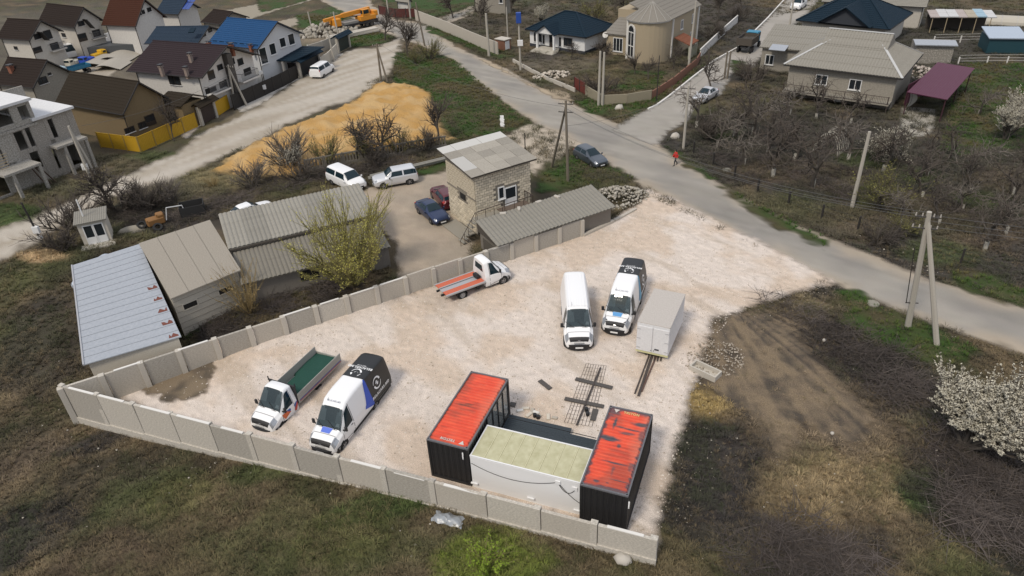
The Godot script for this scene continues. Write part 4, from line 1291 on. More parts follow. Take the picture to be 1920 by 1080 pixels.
func yard_vehicles() -> void:
	var g := "white panel vans parked in the gravel yard"
	panel_van("panel_van", "white van with black rear and dark blue triangle, beside the green-netted tipper truck", Vector3(-10.56, -0.17, -32.79), -1.964, 1, Color(.02, .08, .50), g)
	panel_van("panel_van", "plain white panel van without any wrap, facing the camera in the middle of the yard", Vector3(4.51, 0, -41.41), -1.619, 0, W, g)
	panel_van("panel_van", "white van with black rear and light blue triangle, beside the grey truck box", Vector3(8.03, 0, -42.78), -1.940, 2, Color(.03, .28, .48), g)
	cab_truck("tipper_truck", "white cab tipper truck with open aluminium sides and a green net over its bed", Vector3(-14.63, -0.45, -35.04), -2.023, true)
	cab_truck("flatbed_truck", "white cab recovery truck with a bare orange flatbed, standing along the back wall", Vector3(-2.82, 0, -47.7), 0.542, false)
	# the box taken off a lorry
	var a := Vector3(8.12, 2.75, -37.96)
	var turn := -0.453
	var t := thing("truck_box", "pale grey lorry box with twin rear doors, standing on the gravel right of the vans", "truck box", Vector3(a.x, 0, a.z), turn)
	var w := 2.19
	var Ln := 4.3
	var skin := tex("box_skin", Color(.60, .60, .61), Color(.70, .70, .71), 1.6, .03, .5, false, SMOOTH, 0, 256, false)
	var s := st()
	cbox(s, Vector3(w / 2, 1.58, -Ln / 2 - .03), Vector3(w, 2.26, Ln), .03)
	put("body", s, skin, t)
	s = st()
	cbox(s, Vector3(w / 2, 2.735, -Ln / 2 - .03), Vector3(w + .03, .06, Ln + .03), .02)
	put("roof", s, tex("dusty_roof", Color(.40, .365, .33), Color(.50, .465, .425), 2.0, .025, .8, false, SMOOTH, 0, 512, false), t)
	for k in 2:
		s = st()
		cbox(s, Vector3(w * (.25 + .5 * k), 1.5, .0), Vector3(w / 2 - .05, 2.0, .05), .015)
		var d := put("door", s, skin, t)
		for j in 3:
			s = st()
			box(s, Vector3(.16 if k == 0 else w - .16, .75 + j * .75, .035), Vector3(.26, .035, .03))
			put("hinge", s, mat("zinc", Color(.42, .42, .43), .5, .3), d)
		s = st()
		box(s, Vector3(w / 2 - .06 if k == 0 else w / 2 + .12, .68, .04), Vector3(.04, .05, .03))
		put("lock", s, mat("black_plastic"), d)
	s = st()
	box(s, Vector3(w / 2 + .32, .82, .04), Vector3(.3, .09, .03))
	put("handle_plate", s, mat("black_plastic"), t)
	s = st()
	box(s, Vector3(w / 2, .42, .0), Vector3(w, .12, .07))
	put("rear_sill", s, mat("yellowed_white", Color(.55, .53, .3), .6), t)
	s = st()
	for k in 2: box(s, Vector3(w * (.3 + .4 * k), .25, -Ln / 2), Vector3(.14, .4, Ln - .3))
	for k in 5: box(s, Vector3(w / 2, .38, -.4 - k * .9), Vector3(w - .1, .1, .08))
	put("underframe", s, mat("chassis_black"), t)
	# vehicles in the neighbours' yard and along the roads
	var blue := car_paint("blue_paint", Color(.012, .028, .085), .4)
	var grey := car_paint("slate_paint", Color(.085, .10, .12), .4)
	var silver := car_paint("silver_paint", Color(.62, .63, .65), .3)
	var red := car_paint("maroon_paint", Color(.11, .012, .02), .3)
	var white := car_paint("white_car", Color(.78, .78, .78), 0)
	car("blue_sedan", "dark blue sedan parked beside the red car at the brick tower", "car", Vector3(-7.13, 0, -60.53), -1.049, "sedan", blue, {"h": 1.38})
	car("red_car", "dark red car half hidden behind the brick tower", "car", Vector3(-6.16, 0, -63.67), 1.956, "hatch", red)
	car("silver_suv", "silver off-roader with a crumpled door, parked along the back fence of the yard", "car", Vector3(-11.55, 0, -68.6), -2.836, "suv", silver, {"mirror": mat("black_plastic")})
	car("white_minivan", "white people carrier half hidden behind the corrugated shed roof", "van", Vector3(-16.59, 0, -68.8), -0.811, "van", white, {"h": 1.85})
	car("grey_estate", "slate grey estate car parked on the grass by the main road", "car", Vector3(9.18, 0, -71.71), -1.092, "wagon", grey, {"h": 1.52})
	car("small_van", "white small van parked on the gravel outside the blue-roofed house", "van", Vector3(-27.57, 0, -111.81), 1.289, "van", white, {"h": 1.95})
	car("delivery_van", "white high-roofed van parked in front of the row of white houses", "van", Vector3(-76.88, 0, -131.33), 0.868, "van", white, {"h": 2.5, "panel": true, "stretch": 1.15})
	car("minibus", "white older van coming down the side road at the top", "van", Vector3(56.95, 0, -140.36), -2.187, "van", white, {"h": 1.95, "panel": true})
	car("silver_car", "silver saloon parked under the bare tree by the side road", "car", Vector3(26.43, 0, -90.44), -2.289, "sedan", silver)
	car("dark_car", "dark car standing in the courtyard behind the yellow fence", "car", Vector3(-44.35, 0, -99.58), 0.488, "sedan", car_paint("dark_green", Color(.02, .03, .03)))
	car("parked_car", "dark blue car in the black fenced yard of the twin house", "car", Vector3(-38.52, 0, -109.87), 0.636, "sedan", blue)
	car("black_car", "black car beside the grey gate of the white houses", "car", Vector3(-80.75, 0, -140.44), 1.132, "sedan", car_paint("black_paint", Color(.012, .012, .014)))
	car("wrecked_car", "white and blue car half hidden behind the pale metal roof", "car", Vector3(-34.82, 0, -52.16), -1.859, "hatch", car_paint("two_tone", Color(.5, .55, .62)))
	car("covered_car", "white car half hidden behind the corrugated shed, near the dirt road", "car", Vector3(-24.9, 0, -62.61), 0.748, "sedan", white)
	# the lorries, seen small
	dump_truck()
	crane_truck()
	old_trucks()

func dump_truck() -> void:
	var t := thing("dump_truck", "old tipper lorry with a dark steel body and a blue cab on the side road", "truck", Vector3(39.33, 0, -113.61), 0.972)
	var steel := tex("rusty_steel", Color(.05, .042, .034), Color(.10, .085, .07), 1.0, .05, .8, false, SMOOTH, 0, 256, false)
	var blue := mat("lorry_blue", Color(.03, .2, .33), .5)
	var s := st()
	box(s, Vector3(-.8, .95, 0), Vector3(5.0, .2, .9))
	put("chassis", s, mat("chassis_black"), t)
	for sd in [-1.0, 1.0]:
		s = st()
		bar(s, Vector3(-3.1, 1.75, sd * 1.15), Vector3(.6, 1.75, sd * 1.15), .08, 1.0)
		for k in 6: box(s, Vector3(-2.9 + k * .68, 1.75, sd * 1.21), Vector3(.08, 1.0, .08))
		put("side_board", s, steel, t)
		for x in [1.9, -1.6, -2.5]:
			wheel(t, x, sd * 1.1, .48, .3, mat("rim_brown", Color(.08, .07, .06), .8))
	s = st()
	box(s, Vector3(-1.25, 1.25, 0), Vector3(3.7, .1, 2.3))
	put("bed_floor", s, steel, t)
	for x in [-3.1, .6]:
		s = st()
		box(s, Vector3(x, 1.78, 0), Vector3(.08, 1.06, 2.36))
		put("tailboard" if x < 0 else "headboard", s, steel, t)
	s = st()
	for k in 9: for j in 6: box(s, Vector3(-2.9 + k * .4, 1.55 + .12 * fine.get_noise_2d(k * 3, j * 3), -.95 + j * .38), Vector3(.42, .5, .4))
	put("load", s, tex("earth_load", Color(.05, .045, .04), Color(.1, .09, .075), 1.0, .06, 1.0, false), t)
	s = st()
	cbox(s, Vector3(1.45, 1.7, 0), Vector3(1.2, 1.6, 2.0), .12)
	cbox(s, Vector3(2.4, 1.3, 0), Vector3(1.0, .8, 1.5), .12)
	put("cab", s, blue, t)
	s = st()
	box(s, Vector3(2.07, 2.05, 0), Vector3(.02, .6, 1.7))
	put("windscreen", s, glass(), t)
	for sd in [-1.0, 1.0]:
		s = st()
		box(s, Vector3(1.55, 2.05, sd * 1.012), Vector3(.75, .55, .02))
		put("side_window", s, glass(), t)
	s = st()
	box(s, Vector3(.842, 2.1, 0), Vector3(.02, .45, 1.3))
	put("rear_window", s, glass(), t)

func crane_truck() -> void:
	var t := thing("crane_truck", "orange truck crane with its boom lowered along the rubble heap", "crane truck", Vector3(-27.42, 0, -143.58), 0.736)
	var org := mat("crane_orange", Color(.62, .25, .02), .5)
	var dark := mat("chassis_black")
	var s := st()
	box(s, Vector3(0, 1.0, 0), Vector3(9.0, .4, 2.3))
	for x in [-3.6, 4.2]: box(s, Vector3(x, .75, 0), Vector3(.4, .5, 2.6))
	put("chassis", s, dark, t)
	for sd in [-1.0, 1.0]:
		for x in [3.0, 1.9, -3.0, -2.0]:
			wheel(t, x, sd * 1.1, .5, .35, mat("rim_brown", Color(.08, .07, .06), .8))
	s = st()
	cbox(s, Vector3(-4.3, 1.9, 0), Vector3(1.4, 1.4, 2.2), .12)
	put("cab", s, org, t)
	s = st()
	cbox(s, Vector3(2.4, 1.7, .1), Vector3(3.6, .9, 2.1), .1)
	cbox(s, Vector3(4.3, 2.2, 0), Vector3(1.0, 1.0, 1.9), .1)
	put("slewing_body", s, org, t)
	s = st()
	cbox(s, Vector3(2.0, 2.7, .75), Vector3(1.6, 1.2, .8), .08)
	put("operator_cab", s, org, t)
	s = st()
	box(s, Vector3(2.0, 2.85, 1.16), Vector3(1.2, .7, .02))
	box(s, Vector3(1.19, 2.85, .75), Vector3(.02, .7, .65))
	put("cab_window", s, glass(), t)
	s = st()
	bar(s, Vector3(3.6, 3.0, -.2), Vector3(-2.6, 2.75, -.2), .7, .75)
	bar(s, Vector3(-2.2, 2.77, -.2), Vector3(-6.6, 2.5, -.2), .52, .55)
	put("boom", s, org, t)
	s = st()
	tube(s, Vector3(1.6, 1.9, -.2), Vector3(-1.4, 2.5, -.2), .14, .1, 8)
	put("lift_ram", s, dark, t)
	s = st()
	box(s, Vector3(-1.5, 1.35, 0), Vector3(3.4, .5, 1.9))
	put("deck_boxes", s, mat("grey_box", Color(.25, .24, .22)), t)

func old_trucks() -> void:
	for e in [[[Vector3(-70.76, 0, -129.99), 1.100], Color(.62, .36, .02), "yellow truck cab parked behind the blue one near the white houses", "yellow_paint"],
			[[Vector3(-71.22, 0, -126.58), -1.908], Color(.02, .07, .42), "bright blue truck cab between the yellow cab and the cream van", "cobalt_paint"],
			[[Vector3(-72.96, 0, -125.23), -1.900], Color(.5, .48, .4), "cream boxy van parked nearest the low brown roof", "cream_paint"]]:
		var t := thing("truck_cab", e[2], "truck", e[0][0], e[0][1])
		t.scale = Vector3.ONE * .62
		var m := mat(e[3], e[1], .45)
		var s := st()
		cbox(s, Vector3(1.2, 1.45, 0), Vector3(1.7, 1.7, 2.1), .15)
		put("cab", s, m, t)
		s = st()
		cbox(s, Vector3(-.8, 1.2, 0), Vector3(2.2, .9, 2.0), .08)
		put("body", s, m, t)
		s = st()
		box(s, Vector3(2.055, 1.85, 0), Vector3(.02, .6, 1.7))
		put("windscreen", s, glass(), t)
		for sd in [-1.0, 1.0]:
			s = st()
			box(s, Vector3(1.3, 1.85, sd * 1.056), Vector3(.9, .55, .02))
			put("side_window", s, glass(), t)
			for x in [1.2, -1.2]: wheel(t, x, sd * 1.0, .45, .3, mat("rim_brown", Color(.08, .07, .06), .8))
	var t := thing("dropside_truck", "blue dropside truck body standing behind the brown-roofed brick house", "truck", Vector3(-69.49, 0, -120.35), 0.959)
	t.scale = Vector3.ONE * .8
	var blue := mat("faded_blue", Color(.02, .15, .26), .6)
	var s := st()
	box(s, Vector3(-.3, 1.1, 0), Vector3(4.6, .15, 2.2))
	put("bed_floor", s, mat("chassis_black"), t)
	for sd in [-1.0, 1.0]:
		s = st()
		box(s, Vector3(-.3, 1.45, sd * 1.1), Vector3(4.6, .6, .06))
		for k in 6: box(s, Vector3(-2.4 + k * .85, 1.45, sd * 1.14), Vector3(.07, .6, .05))
		put("side_board", s, blue, t)
		for x in [1.4, -1.6]: wheel(t, x, sd * 1.0, .45, .3, mat("rim_brown"))
	for x in [-2.6, 2.0]:
		s = st()
		box(s, Vector3(x, 1.45, 0), Vector3(.06, .6, 2.14))
		put("end_board", s, blue, t)
	s = st()
	cbox(s, Vector3(-3.4, 1.5, 0), Vector3(1.3, 1.6, 2.0), .15)
	put("cab", s, mat("pale_blue", Color(.35, .45, .5), .5), t)
# ---------------------------------------------------------------- buildings
# one roof slope: eave from a along u for len, up is the way from eave to ridge; inl and inr are how far in the hips run; waves of pitch and amp, courses in rows
func slope(called: String, t: Node, a: Vector3, u: Vector3, len: float, up: Vector3, inl: float, inr: float, m: Material, pitch: float, amp: float, rows: int, lap := .03, thick := .1) -> MeshInstance3D:
	var s := st()
	var nrm := u.cross(up).normalized()
	if nrm.y < 0: nrm = -nrm
	var cols := maxi(1, int(len / pitch)) * 4
	var reach := func(x: float) -> float:
		var f := 1.0
		if inl > 0: f = minf(f, x / inl)
		if inr > 0: f = minf(f, (len - x) / inr)
		return f
	for i in cols:
		var x0 := len * i / cols
		var x1 := len * (i + 1) / cols
		var w0 := amp * [0.0, .75, 1.0, .75][i % 4] as float
		var w1 := amp * [.75, 1.0, .75, 0.0][i % 4] as float
		var r0: float = reach.call(x0)
		var r1: float = reach.call(x1)
		for r in rows:
			var f0 := float(r) / rows
			var f1 := float(r + 1) / rows
			if f0 >= maxf(r0, r1): break
			var b0 := a + u * x0 + up * minf(f0, r0) + nrm * (lap + w0)
			var b1 := a + u * x1 + up * minf(f0, r1) + nrm * (lap + w1)
			quad(s, b0, b1, a + u * x1 + up * minf(f1, r1) + nrm * w1, a + u * x0 + up * minf(f1, r0) + nrm * w0)
			quad(s, b0 - nrm * lap, b1 - nrm * lap, b1, b0)
	var c := a + u * len
	var d0 := a + u * inl + up
	var d1 := c - u * inr + up
	var dn := -nrm * thick
	quad(s, c + dn, a + dn, d0 + dn, d1 + dn)
	quad(s, a + dn, c + dn, c, a)
	quad(s, c + dn, d1 + dn, d1, c)
	quad(s, d0 + dn, a + dn, a, d0)
	return put(called, s, m, t)

func window_frame_mat(white: bool) -> Material:
	return mat("frame_white", Color(.7, .7, .69), .4) if white else mat("frame_dark", Color(.03, .022, .018), .5)

# an opening on a wall: O is the wall's lower left corner, U runs along it, N points out
func opening(t: Node, O: Vector3, U: Vector3, N: Vector3, r: Array, style := "window", cols := 2, white := true) -> void:
	var x: float = r[0]
	var y: float = r[1]
	var w: float = r[2]
	var h: float = r[3]
	var b := Basis(U, Vector3.UP, N)
	var c := O + U * (x + w / 2) + Vector3(0, y + h / 2, 0)
	var s := st()
	var f := .09
	var fr := window_frame_mat(white)
	if style == "hole":
		box(s, c + N * .01, Vector3(w, h, .03), b)
		put("opening", s, mat("dark_inside", Color(.012, .011, .01)), t)
		return
	for k in [-1.0, 1.0]:
		box(s, c + U * k * (w / 2 - f / 2) + N * .02, Vector3(f, h, .09), b)
		box(s, c + Vector3(0, k * (h / 2 - f / 2), 0) + N * .02, Vector3(w - 2 * f, f, .09), b)
	for k in range(1, cols):
		box(s, c + U * (w * (float(k) / cols - .5)) + N * .02, Vector3(f * .8, h - 2 * f, .07), b)
	var o := put("door" if style == "door" else "window", s, fr, t)
	s = st()
	var lift := 0.0
	if style == "door":
		lift = h * .32
		box(s, c - Vector3(0, h / 2 - lift / 2 - f, 0) + N * .015, Vector3(w - 2 * f, lift, .05), b)
		put("door_panel", s, fr, o)
	for k in cols:
		s = st()
		box(s, c + U * (w * ((k + .5) / cols - .5)) + N * .012 + Vector3(0, lift / 2, 0), Vector3(w / cols - f, h - 2 * f - lift, .02), b)
		put("pane", s, mat("window_glass", Color(.02, .025, .03), .08), o)
	if style == "window":
		s = st()
		box(s, c - Vector3(0, h / 2 + .04, 0) + N * .07, Vector3(w + .16, .05, .16), b)
		put("sill", s, window_frame_mat(true), o)

func chimney(t: Node, p: Vector3, h: float, w: float, m: Material) -> void:
	var s := st()
	box(s, p + Vector3(0, h / 2 - .6, 0), Vector3(w, h + 1.2, w))
	box(s, p + Vector3(0, h + .04, 0), Vector3(w + .14, .08, w + .14))
	var c := put("chimney", s, m, t)
	s = st()
	box(s, p + Vector3(0, h + .32, 0), Vector3(w + .2, .06, w + .2))
	for k in 4: box(s, p + Vector3((w / 2 - .04) * (1 if k & 1 else -1), h + .18, (w / 2 - .04) * (1 if k & 2 else -1)), Vector3(.05, .24, .05))
	put("chimney_cap", s, mat("cap_dark", Color(.03, .03, .032), .5), c)

# a house with its ridge along x; roof spans x 0..L and z 0..-2*half; returns the thing
func gable_house(called: String, label: String, at: Vector3, turn: float, L: float, half: float, H: float, h: float, ox: float, oz: float, wall_m: Material, roof_m: Material, front: Array, side: Array, opts := {}) -> Node3D:
	var t := thing(called, label, opts.get("category", "house"), at, turn, opts.get("group", ""))
	var x0 := ox
	var x1 := L - ox
	var z0 := -oz
	var z1 := -(2 * half - oz)
	var hw := h + (H - h) * oz / half - .14
	var top := H - .16
	var s := st()
	quad(s, Vector3(x0, -.3, z0), Vector3(x1, -.3, z0), Vector3(x1, hw, z0), Vector3(x0, hw, z0))
	quad(s, Vector3(x1, -.3, z1), Vector3(x0, -.3, z1), Vector3(x0, hw, z1), Vector3(x1, hw, z1))
	for e in [[x1, z0, z1], [x0, z1, z0]]:
		quad(s, Vector3(e[0], -.3, e[1]), Vector3(e[0], -.3, e[2]), Vector3(e[0], hw, e[2]), Vector3(e[0], hw, e[1]))
		var ap := Vector3(e[0], top, -half)
		if e[0] == x1: tri(s, Vector3(e[0], hw, z0), ap, Vector3(e[0], hw, z1))
		else: tri(s, Vector3(e[0], hw, z0), Vector3(e[0], hw, z1), ap)
	var wall := put("wall", s, wall_m, t)
	var up := Vector3(0, H - h, -half)
	var pitch: float = opts.get("pitch", .3)
	var amp: float = opts.get("amp", .02)
	var rows: int = opts.get("rows", int(up.length() / .38))
	slope("roof_slope", t, Vector3(0, h, 0), Vector3.RIGHT, L, up, 0, 0, roof_m, pitch, amp, rows)
	slope("roof_slope", t, Vector3(L, h, -2 * half), Vector3.LEFT, L, Vector3(0, H - h, half), 0, 0, roof_m, pitch, amp, rows)
	s = st()
	tube(s, Vector3(-.02, H + .02, -half), Vector3(L + .02, H + .02, -half), .1, .1, 8)
	put("ridge_cap", s, roof_m, t)
	s = st()
	var gut: Material = opts.get("gutter", mat("gutter_dark", Color(.03, .028, .027), .5))
	bar(s, Vector3(0, h - .03, .06), Vector3(L, h - .03, .06), .13, .1)
	for x in [x0 + .1, x1 - .1]: tube(s, Vector3(x, h - .1, z0 + .08), Vector3(x, 0, z0 + .08), .05, .05, 6)
	for k in [0.0, -2.0 * half]: bar(s, Vector3(L + .025, h - .06, k), Vector3(L + .025, H - .06, -half), .05, .18)
	put("gutter", s, gut, t)
	var white: bool = opts.get("white_frames", false)
	for r in front: opening(wall, Vector3(0, 0, z0), Vector3.RIGHT, Vector3(0, 0, 1), r[0], r[1], r[2], white)
	for r in side: opening(wall, Vector3(x1, 0, 0), Vector3(0, 0, -1), Vector3(1, 0, 0), r[0], r[1], r[2], white)
	return t

func balcony(t: Node, x: float, s0: float, s1: float, y: float, depth: float, m: Material) -> void:
	var s := st()
	box(s, Vector3(x + depth / 2, y - .1, -(s0 + s1) / 2), Vector3(depth, .2, s1 - s0))
	put("balcony_slab", s, m, t)
	s = st()
	var n := int((s1 - s0) / .14)
	for i in n + 1: box(s, Vector3(x + depth - .04, y + .5, -lerpf(s0, s1, float(i) / n)), Vector3(.025, .95, .025))
	bar(s, Vector3(x + depth - .04, y + 1.0, -s0), Vector3(x + depth - .04, y + 1.0, -s1), .05, .05)
	bar(s, Vector3(x + depth - .04, y + .1, -s0), Vector3(x + depth - .04, y + .1, -s1), .04, .04)
	for z in [s0, s1]: bar(s, Vector3(x, y + 1.0, -z), Vector3(x + depth - .04, y + 1.0, -z), .05, .05)
	put("railing", s, mat("rail_grey", Color(.12, .12, .125), .5, .3), t)

# rows of blocks laid one by one on a wall face, thinly proud of it
func blockwork(t: Node, O: Vector3, U: Vector3, N: Vector3, len: float, y0: float, y1: float, bw: float, bh: float, ms: Array, holes: Array, most: int, top_slope := 0.0) -> void:
	var b := Basis(U, Vector3.UP, N)
	var rows := int((y1 - y0) / bh)
	var made := 0
	var rest := st()
	var any := false
	for r in rows:
		var off := bw * .5 if r % 2 else 0.0
		var n := int(len / bw) + 1
		for i in n + 1:
			var a := maxf(0, i * bw - off)
			var e := minf(len, (i + 1) * bw - off)
			if e - a < .06: continue
			var y := y0 + r * bh
			if top_slope != 0.0 and y + bh > y1 + top_slope * (a + e) / 2 / len: continue
			var hit := false
			for q in holes:
				if e > q[0] - .02 and a < q[0] + q[2] + .02 and y + bh > q[1] - .02 and y < q[1] + q[3] + .02: hit = true
			if hit: continue
			var c := O + U * (a + e) / 2 + Vector3(0, y + bh / 2, 0) + N * (.012 + rng.randf_range(-.008, .008))
			if made < most:
				var s := st()
				cbox(s, c, Vector3(e - a - .04, bh - .04, .05), .008, b)
				put("block", s, ms[rng.randi() % ms.size()], t)
				made += 1
			else:
				cbox(rest, c, Vector3(e - a - .04, bh - .04, .05), .008, b)
				any = true
	if any: kind(put("blocks", rest, ms[0], t), "stuff")

func loc(t: Node3D, p: Vector3) -> Vector3:
	return t.transform.affine_inverse() * p

func buildings() -> void:
	var render := tex("white_render", Color(.52, .50, .47), Color(.62, .60, .565), 3.0, .03, .95, false, SMOOTH, 0, 256, false)
	var cream := tex("cream_render", Color(.46, .43, .38), Color(.54, .51, .455), 3.0, .03, .95, false, SMOOTH, 0, 256, false)
	var brown := tex("brown_tiles", Color(.030, .022, .019), Color(.052, .040, .034), 2.0, .06, .75, false, SMOOTH, 0, 256, false)
	var violet := tex("plum_tiles", Color(.042, .030, .034), Color(.066, .050, .054), 2.0, .06, .75, false, SMOOTH, 0, 256, false)
	var rust := tex("red_brown_tiles", Color(.065, .026, .018), Color(.10, .045, .030), 2.0, .06, .75, false, SMOOTH, 0, 256, false)
	var umber := tex("umber_tiles", Color(.036, .029, .021), Color(.062, .050, .038), 2.0, .06, .8, false, SMOOTH, 0, 256, false)
	var blue := tex("blue_tiles", Color(.020, .075, .19), Color(.040, .12, .28), 2.0, .06, .55, false, SMOOTH, 0, 256, false)
	var navy := tex("navy_tiles", Color(.012, .026, .042), Color(.024, .046, .068), 2.0, .06, .5, false, SMOOTH, 0, 256, false)
	var slate := tex("slate_blue_tiles", Color(.030, .048, .075), Color(.050, .075, .11), 2.0, .06, .6, false, SMOOTH, 0, 256, false)
	var brick := tex("ochre_brick", Color(.12, .088, .048), Color(.25, .185, .10), .9, .05, .95, false, CELLS, .4, 256, false)
	var stucco := tex("grey_stucco", Color(.23, .21, .175), Color(.32, .295, .25), 2.5, .03, .95, false, SMOOTH, 0, 256, false)
	var red_brick := mat("chimney_brick", Color(.22, .085, .05), .9)
	for k in mats:
		if k.ends_with("_tiles"):
			mats[k].metallic_specular = .15
			mats[k].albedo_color = lin(Color(.68, .68, .68))
	# the twin house with the plum roof
	var t := gable_house("twin_house", "white twin house with a wide plum brown roof, three chimneys and gable balconies", Vector3(-50.69, 0, -98.48), -0.428, 13.3, 5.74, 8.14, 5.5, 1, 0.6, render, violet,
		[[[6.69, 4.01, 2.04, 1.21], "window", 2]],
		[[[2.05, 4.52, 1.18, 1.13], "window", 1], [[3.99, 5.23, 0.99, 0.73], "window", 2], [[0.92, 2.87, 0.89, 0.77], "hole", 1], [[1.66, 2.61, 1.19, 0.94], "door", 1], [[3.59, 2.46, 1.39, 1.34], "window", 2], [[6.54, 5.33, 0.82, 0.79], "window", 1], [[7.85, 4.84, 1.08, 0.89], "window", 1], [[8.57, 3.23, 1.46, 0.95], "hole", 1], [[6.21, 3.31, 0.78, 0.96], "window", 1]])
	balcony(t, 12.3, .9, 4.6, 2.95, 1.0, render)
	balcony(t, 12.3, 7.0, 10.4, 2.95, 1.0, render)
	var s := st()
	box(s, Vector3(12.7, 3.4, -5.75), Vector3(1.0, 7.4, .9))
	put("party_wall", s, tex("dark_stone", Color(.05, .045, .04), Color(.10, .09, .08), 1.0, .06, .95, false, CELLS, .5, 256, false), t)
	for e in [[Vector3(7.17, 6.6, 0.5)], [Vector3(10.82, 6.4, -0.11)], [Vector3(9.68, 7.5, -2.47)]]: chimney(t, e[0], .05, .4, tex("plaster_stack", Color(.2, .15, .13), Color(.3, .24, .2), 1.0))
	for e in [Vector3(9.76, 8, -6.12), Vector3(12.54, 7.6, -7.22)]: chimney(t, e, .2, .42, red_brick)
	# the ochre brick house below it
	t = gable_house("brick_house", "ochre brick house with a long dark brown roof, behind the yellow fence", Vector3(-57.19, 0, -91.03), -0.519, 13.32, 3.35, 6.94, 3.9, 0.5, 0.5, brick, umber, [],
		[[[-0.18, 1.42, 1.36, 0.69], "window", 2], [[1.78, 1.36, 1.1, 0.8], "window", 2], [[2.9, 1.33, 1.41, 1.33], "door", 1]], {"amp": .03})
	# the lower rear wing
	s = st()
	box(s, Vector3(13.6, 1.5, -8.2), Vector3(3.6, 3.4, 3.2))
	put("wing", s, brick, t)
	slope("roof_slope", t, Vector3(11.2, 3.2, -6.2), Vector3.RIGHT, 4.6, Vector3(0, .9, -2.2), 0, 0, umber, .3, .03, 5)
	slope("roof_slope", t, Vector3(15.8, 3.2, -10.6), Vector3.LEFT, 4.6, Vector3(0, .9, 2.2), 0, 0, umber, .3, .03, 5)
	opening(t, Vector3(11.8, 0, -6.59), Vector3.RIGHT, Vector3(0, 0, 1), [1.2, 1.0, .9, 1.2], "window", 2, false)
	# the blue-roofed house and the navy-roofed one behind
	t = gable_house("blue_roof_house", "pale grey house with a bright blue roof and four tall windows in its gable", Vector3(-44.31, 0, -112.1), -0.512, 10.45, 4.97, 8.26, 5.5, 0.5, 0.5, tex("pale_render", Color(.50, .51, .52), Color(.58, .59, .60), 3.0, .03, .9, false), blue, [],
		[[[0.53, 3.01, 1.45, 2.36], "window", 1], [[2.66, 3.83, 1.33, 1.69], "window", 1], [[4.93, 4.39, 1.31, 1.44], "window", 1], [[6.83, 4.3, 1.37, 1.68], "window", 1]], {"white_frames": true})
	slope("porch_roof", t, Vector3(8.57, 2.9, -3.29), (Vector3(11.03, 2.9, -3.78) - Vector3(8.57, 2.9, -3.29)).normalized(), 4.2, Vector3(1.2, .8, -7.0) * .9, 0, 0, navy, .3, .02, 8)
	s = st()
	for e in [Vector3(8.74, 2.9, -3.34), Vector3(10.73, 2.9, -3.99), Vector3(8.97, 2.9, -10.34)]: box(s, e * Vector3(1, .5, 1), Vector3(.35, 2.9, .35))
	put("porch_post", s, cream, t)
	for e in [Vector3(9.12, 5.7, -0.02), Vector3(5.51, 5.7, 0.46)]: chimney(t, e, .1, .4, red_brick)
	s = st()
	for k in 7: bar(s, Vector3(.8 + k * 1.4, 5.85, -.55), Vector3(1.7 + k * 1.4, 5.85, -.55), .04, .14)
	put("snow_guard", s, navy, t)
	t = gable_house("navy_roof_house", "house with a slate blue roof, half hidden behind the plum-roofed twin house", Vector3(-55.47, 0, -115.76), -0.176, 9.14, 4.3, 6.78, 5.2, 0.5, 0.5, render, slate, [], [[[2.52, 5.49, 1.06, 0.73], "window", 1], [[4.47, 5.69, 1.16, 0.56], "window", 1]])
	s = st()
	box(s, Vector3(8.14, 6.9, -0.96), Vector3(.9, .12, 1.1), Basis(Vector3.RIGHT, .4))
	put("skylight", s, navy, t)
	# the row of white houses
	var dark_panel := mat("balcony_screen", Color(.02, .018, .017), .6)
	t = gable_house("white_house", "white brown-roofed house at the left edge, behind the white high-roofed van", Vector3(-83.49, 0, -124.14), -0.398, 7.88, 3.27, 7.96, 5.5, 0.6, 0.5, cream, brown,
		[[[2.81, 3.69, 0.84, 0.56], "window", 1]], [[[1.39, 5.23, 1.22, 0.87], "window", 2], [[3.25, 4.79, 1.36, 1.41], "window", 1], [[0.42, 3.24, 1.52, 0.92], "door", 1], [[3.6, 2.96, 1.55, 1.12], "window", 2]])
	s = st()
	box(s, Vector3(7.9, 5.6, -2.6), Vector3(1.3, 1.7, .1), Basis(Vector3(1, 0, 0), .5))
	put("balcony_screen", s, dark_panel, t)
	balcony(t, 7.0, 3.2, 6.0, 3.0, 1.0, cream)
	t = gable_house("white_house", "white brown-roofed house between the high-roofed van and the red-roofed house", Vector3(-82.7, 0, -135.57), -0.562, 11.35, 2.84, 8.28, 5.5, 0.6, 0.5, cream, brown,
		[[[5.69, 3.42, 1.2, 0.69], "window", 1]], [[[1.16, 5.39, 1.17, 0.83], "window", 2], [[0.34, 2.95, 1.6, 1.28], "door", 1], [[3.14, 3.15, 1.47, 1.15], "window", 2]])
	s = st()
	box(s, Vector3(11.4, 5.6, -2.7), Vector3(1.4, 1.9, .1), Basis(Vector3(1, 0, 0), .5))
	put("balcony_screen", s, dark_panel, t)
	balcony(t, 10.3, 2.6, 5.2, 3.0, 1.0, cream)
	gable_house("red_roof_house", "white gabled house with a red brown roof in the top left background", Vector3(-70.28, 0, -133.24), -0.386, 7.89, 3.76, 8.84, 5.0, 0.5, 0.5, render, rust, [], [[[2.09, 6.41, 0.49, 0.43], "window", 1], [[2.73, 6.46, 0.66, 0.67], "window", 2], [[4.02, 6.55, 0.94, 0.71], "window", 2]])
	t = gable_house("solar_house", "white house whose blue roof carries a field of solar panels", Vector3(-65.15, 0, -143.86), -0.408, 5.79, 3.02, 6.58, 4.6, 0.5, 0.5, render, slate, [], [[[2.63, 5.01, 0.68, 0.64], "window", 1]])
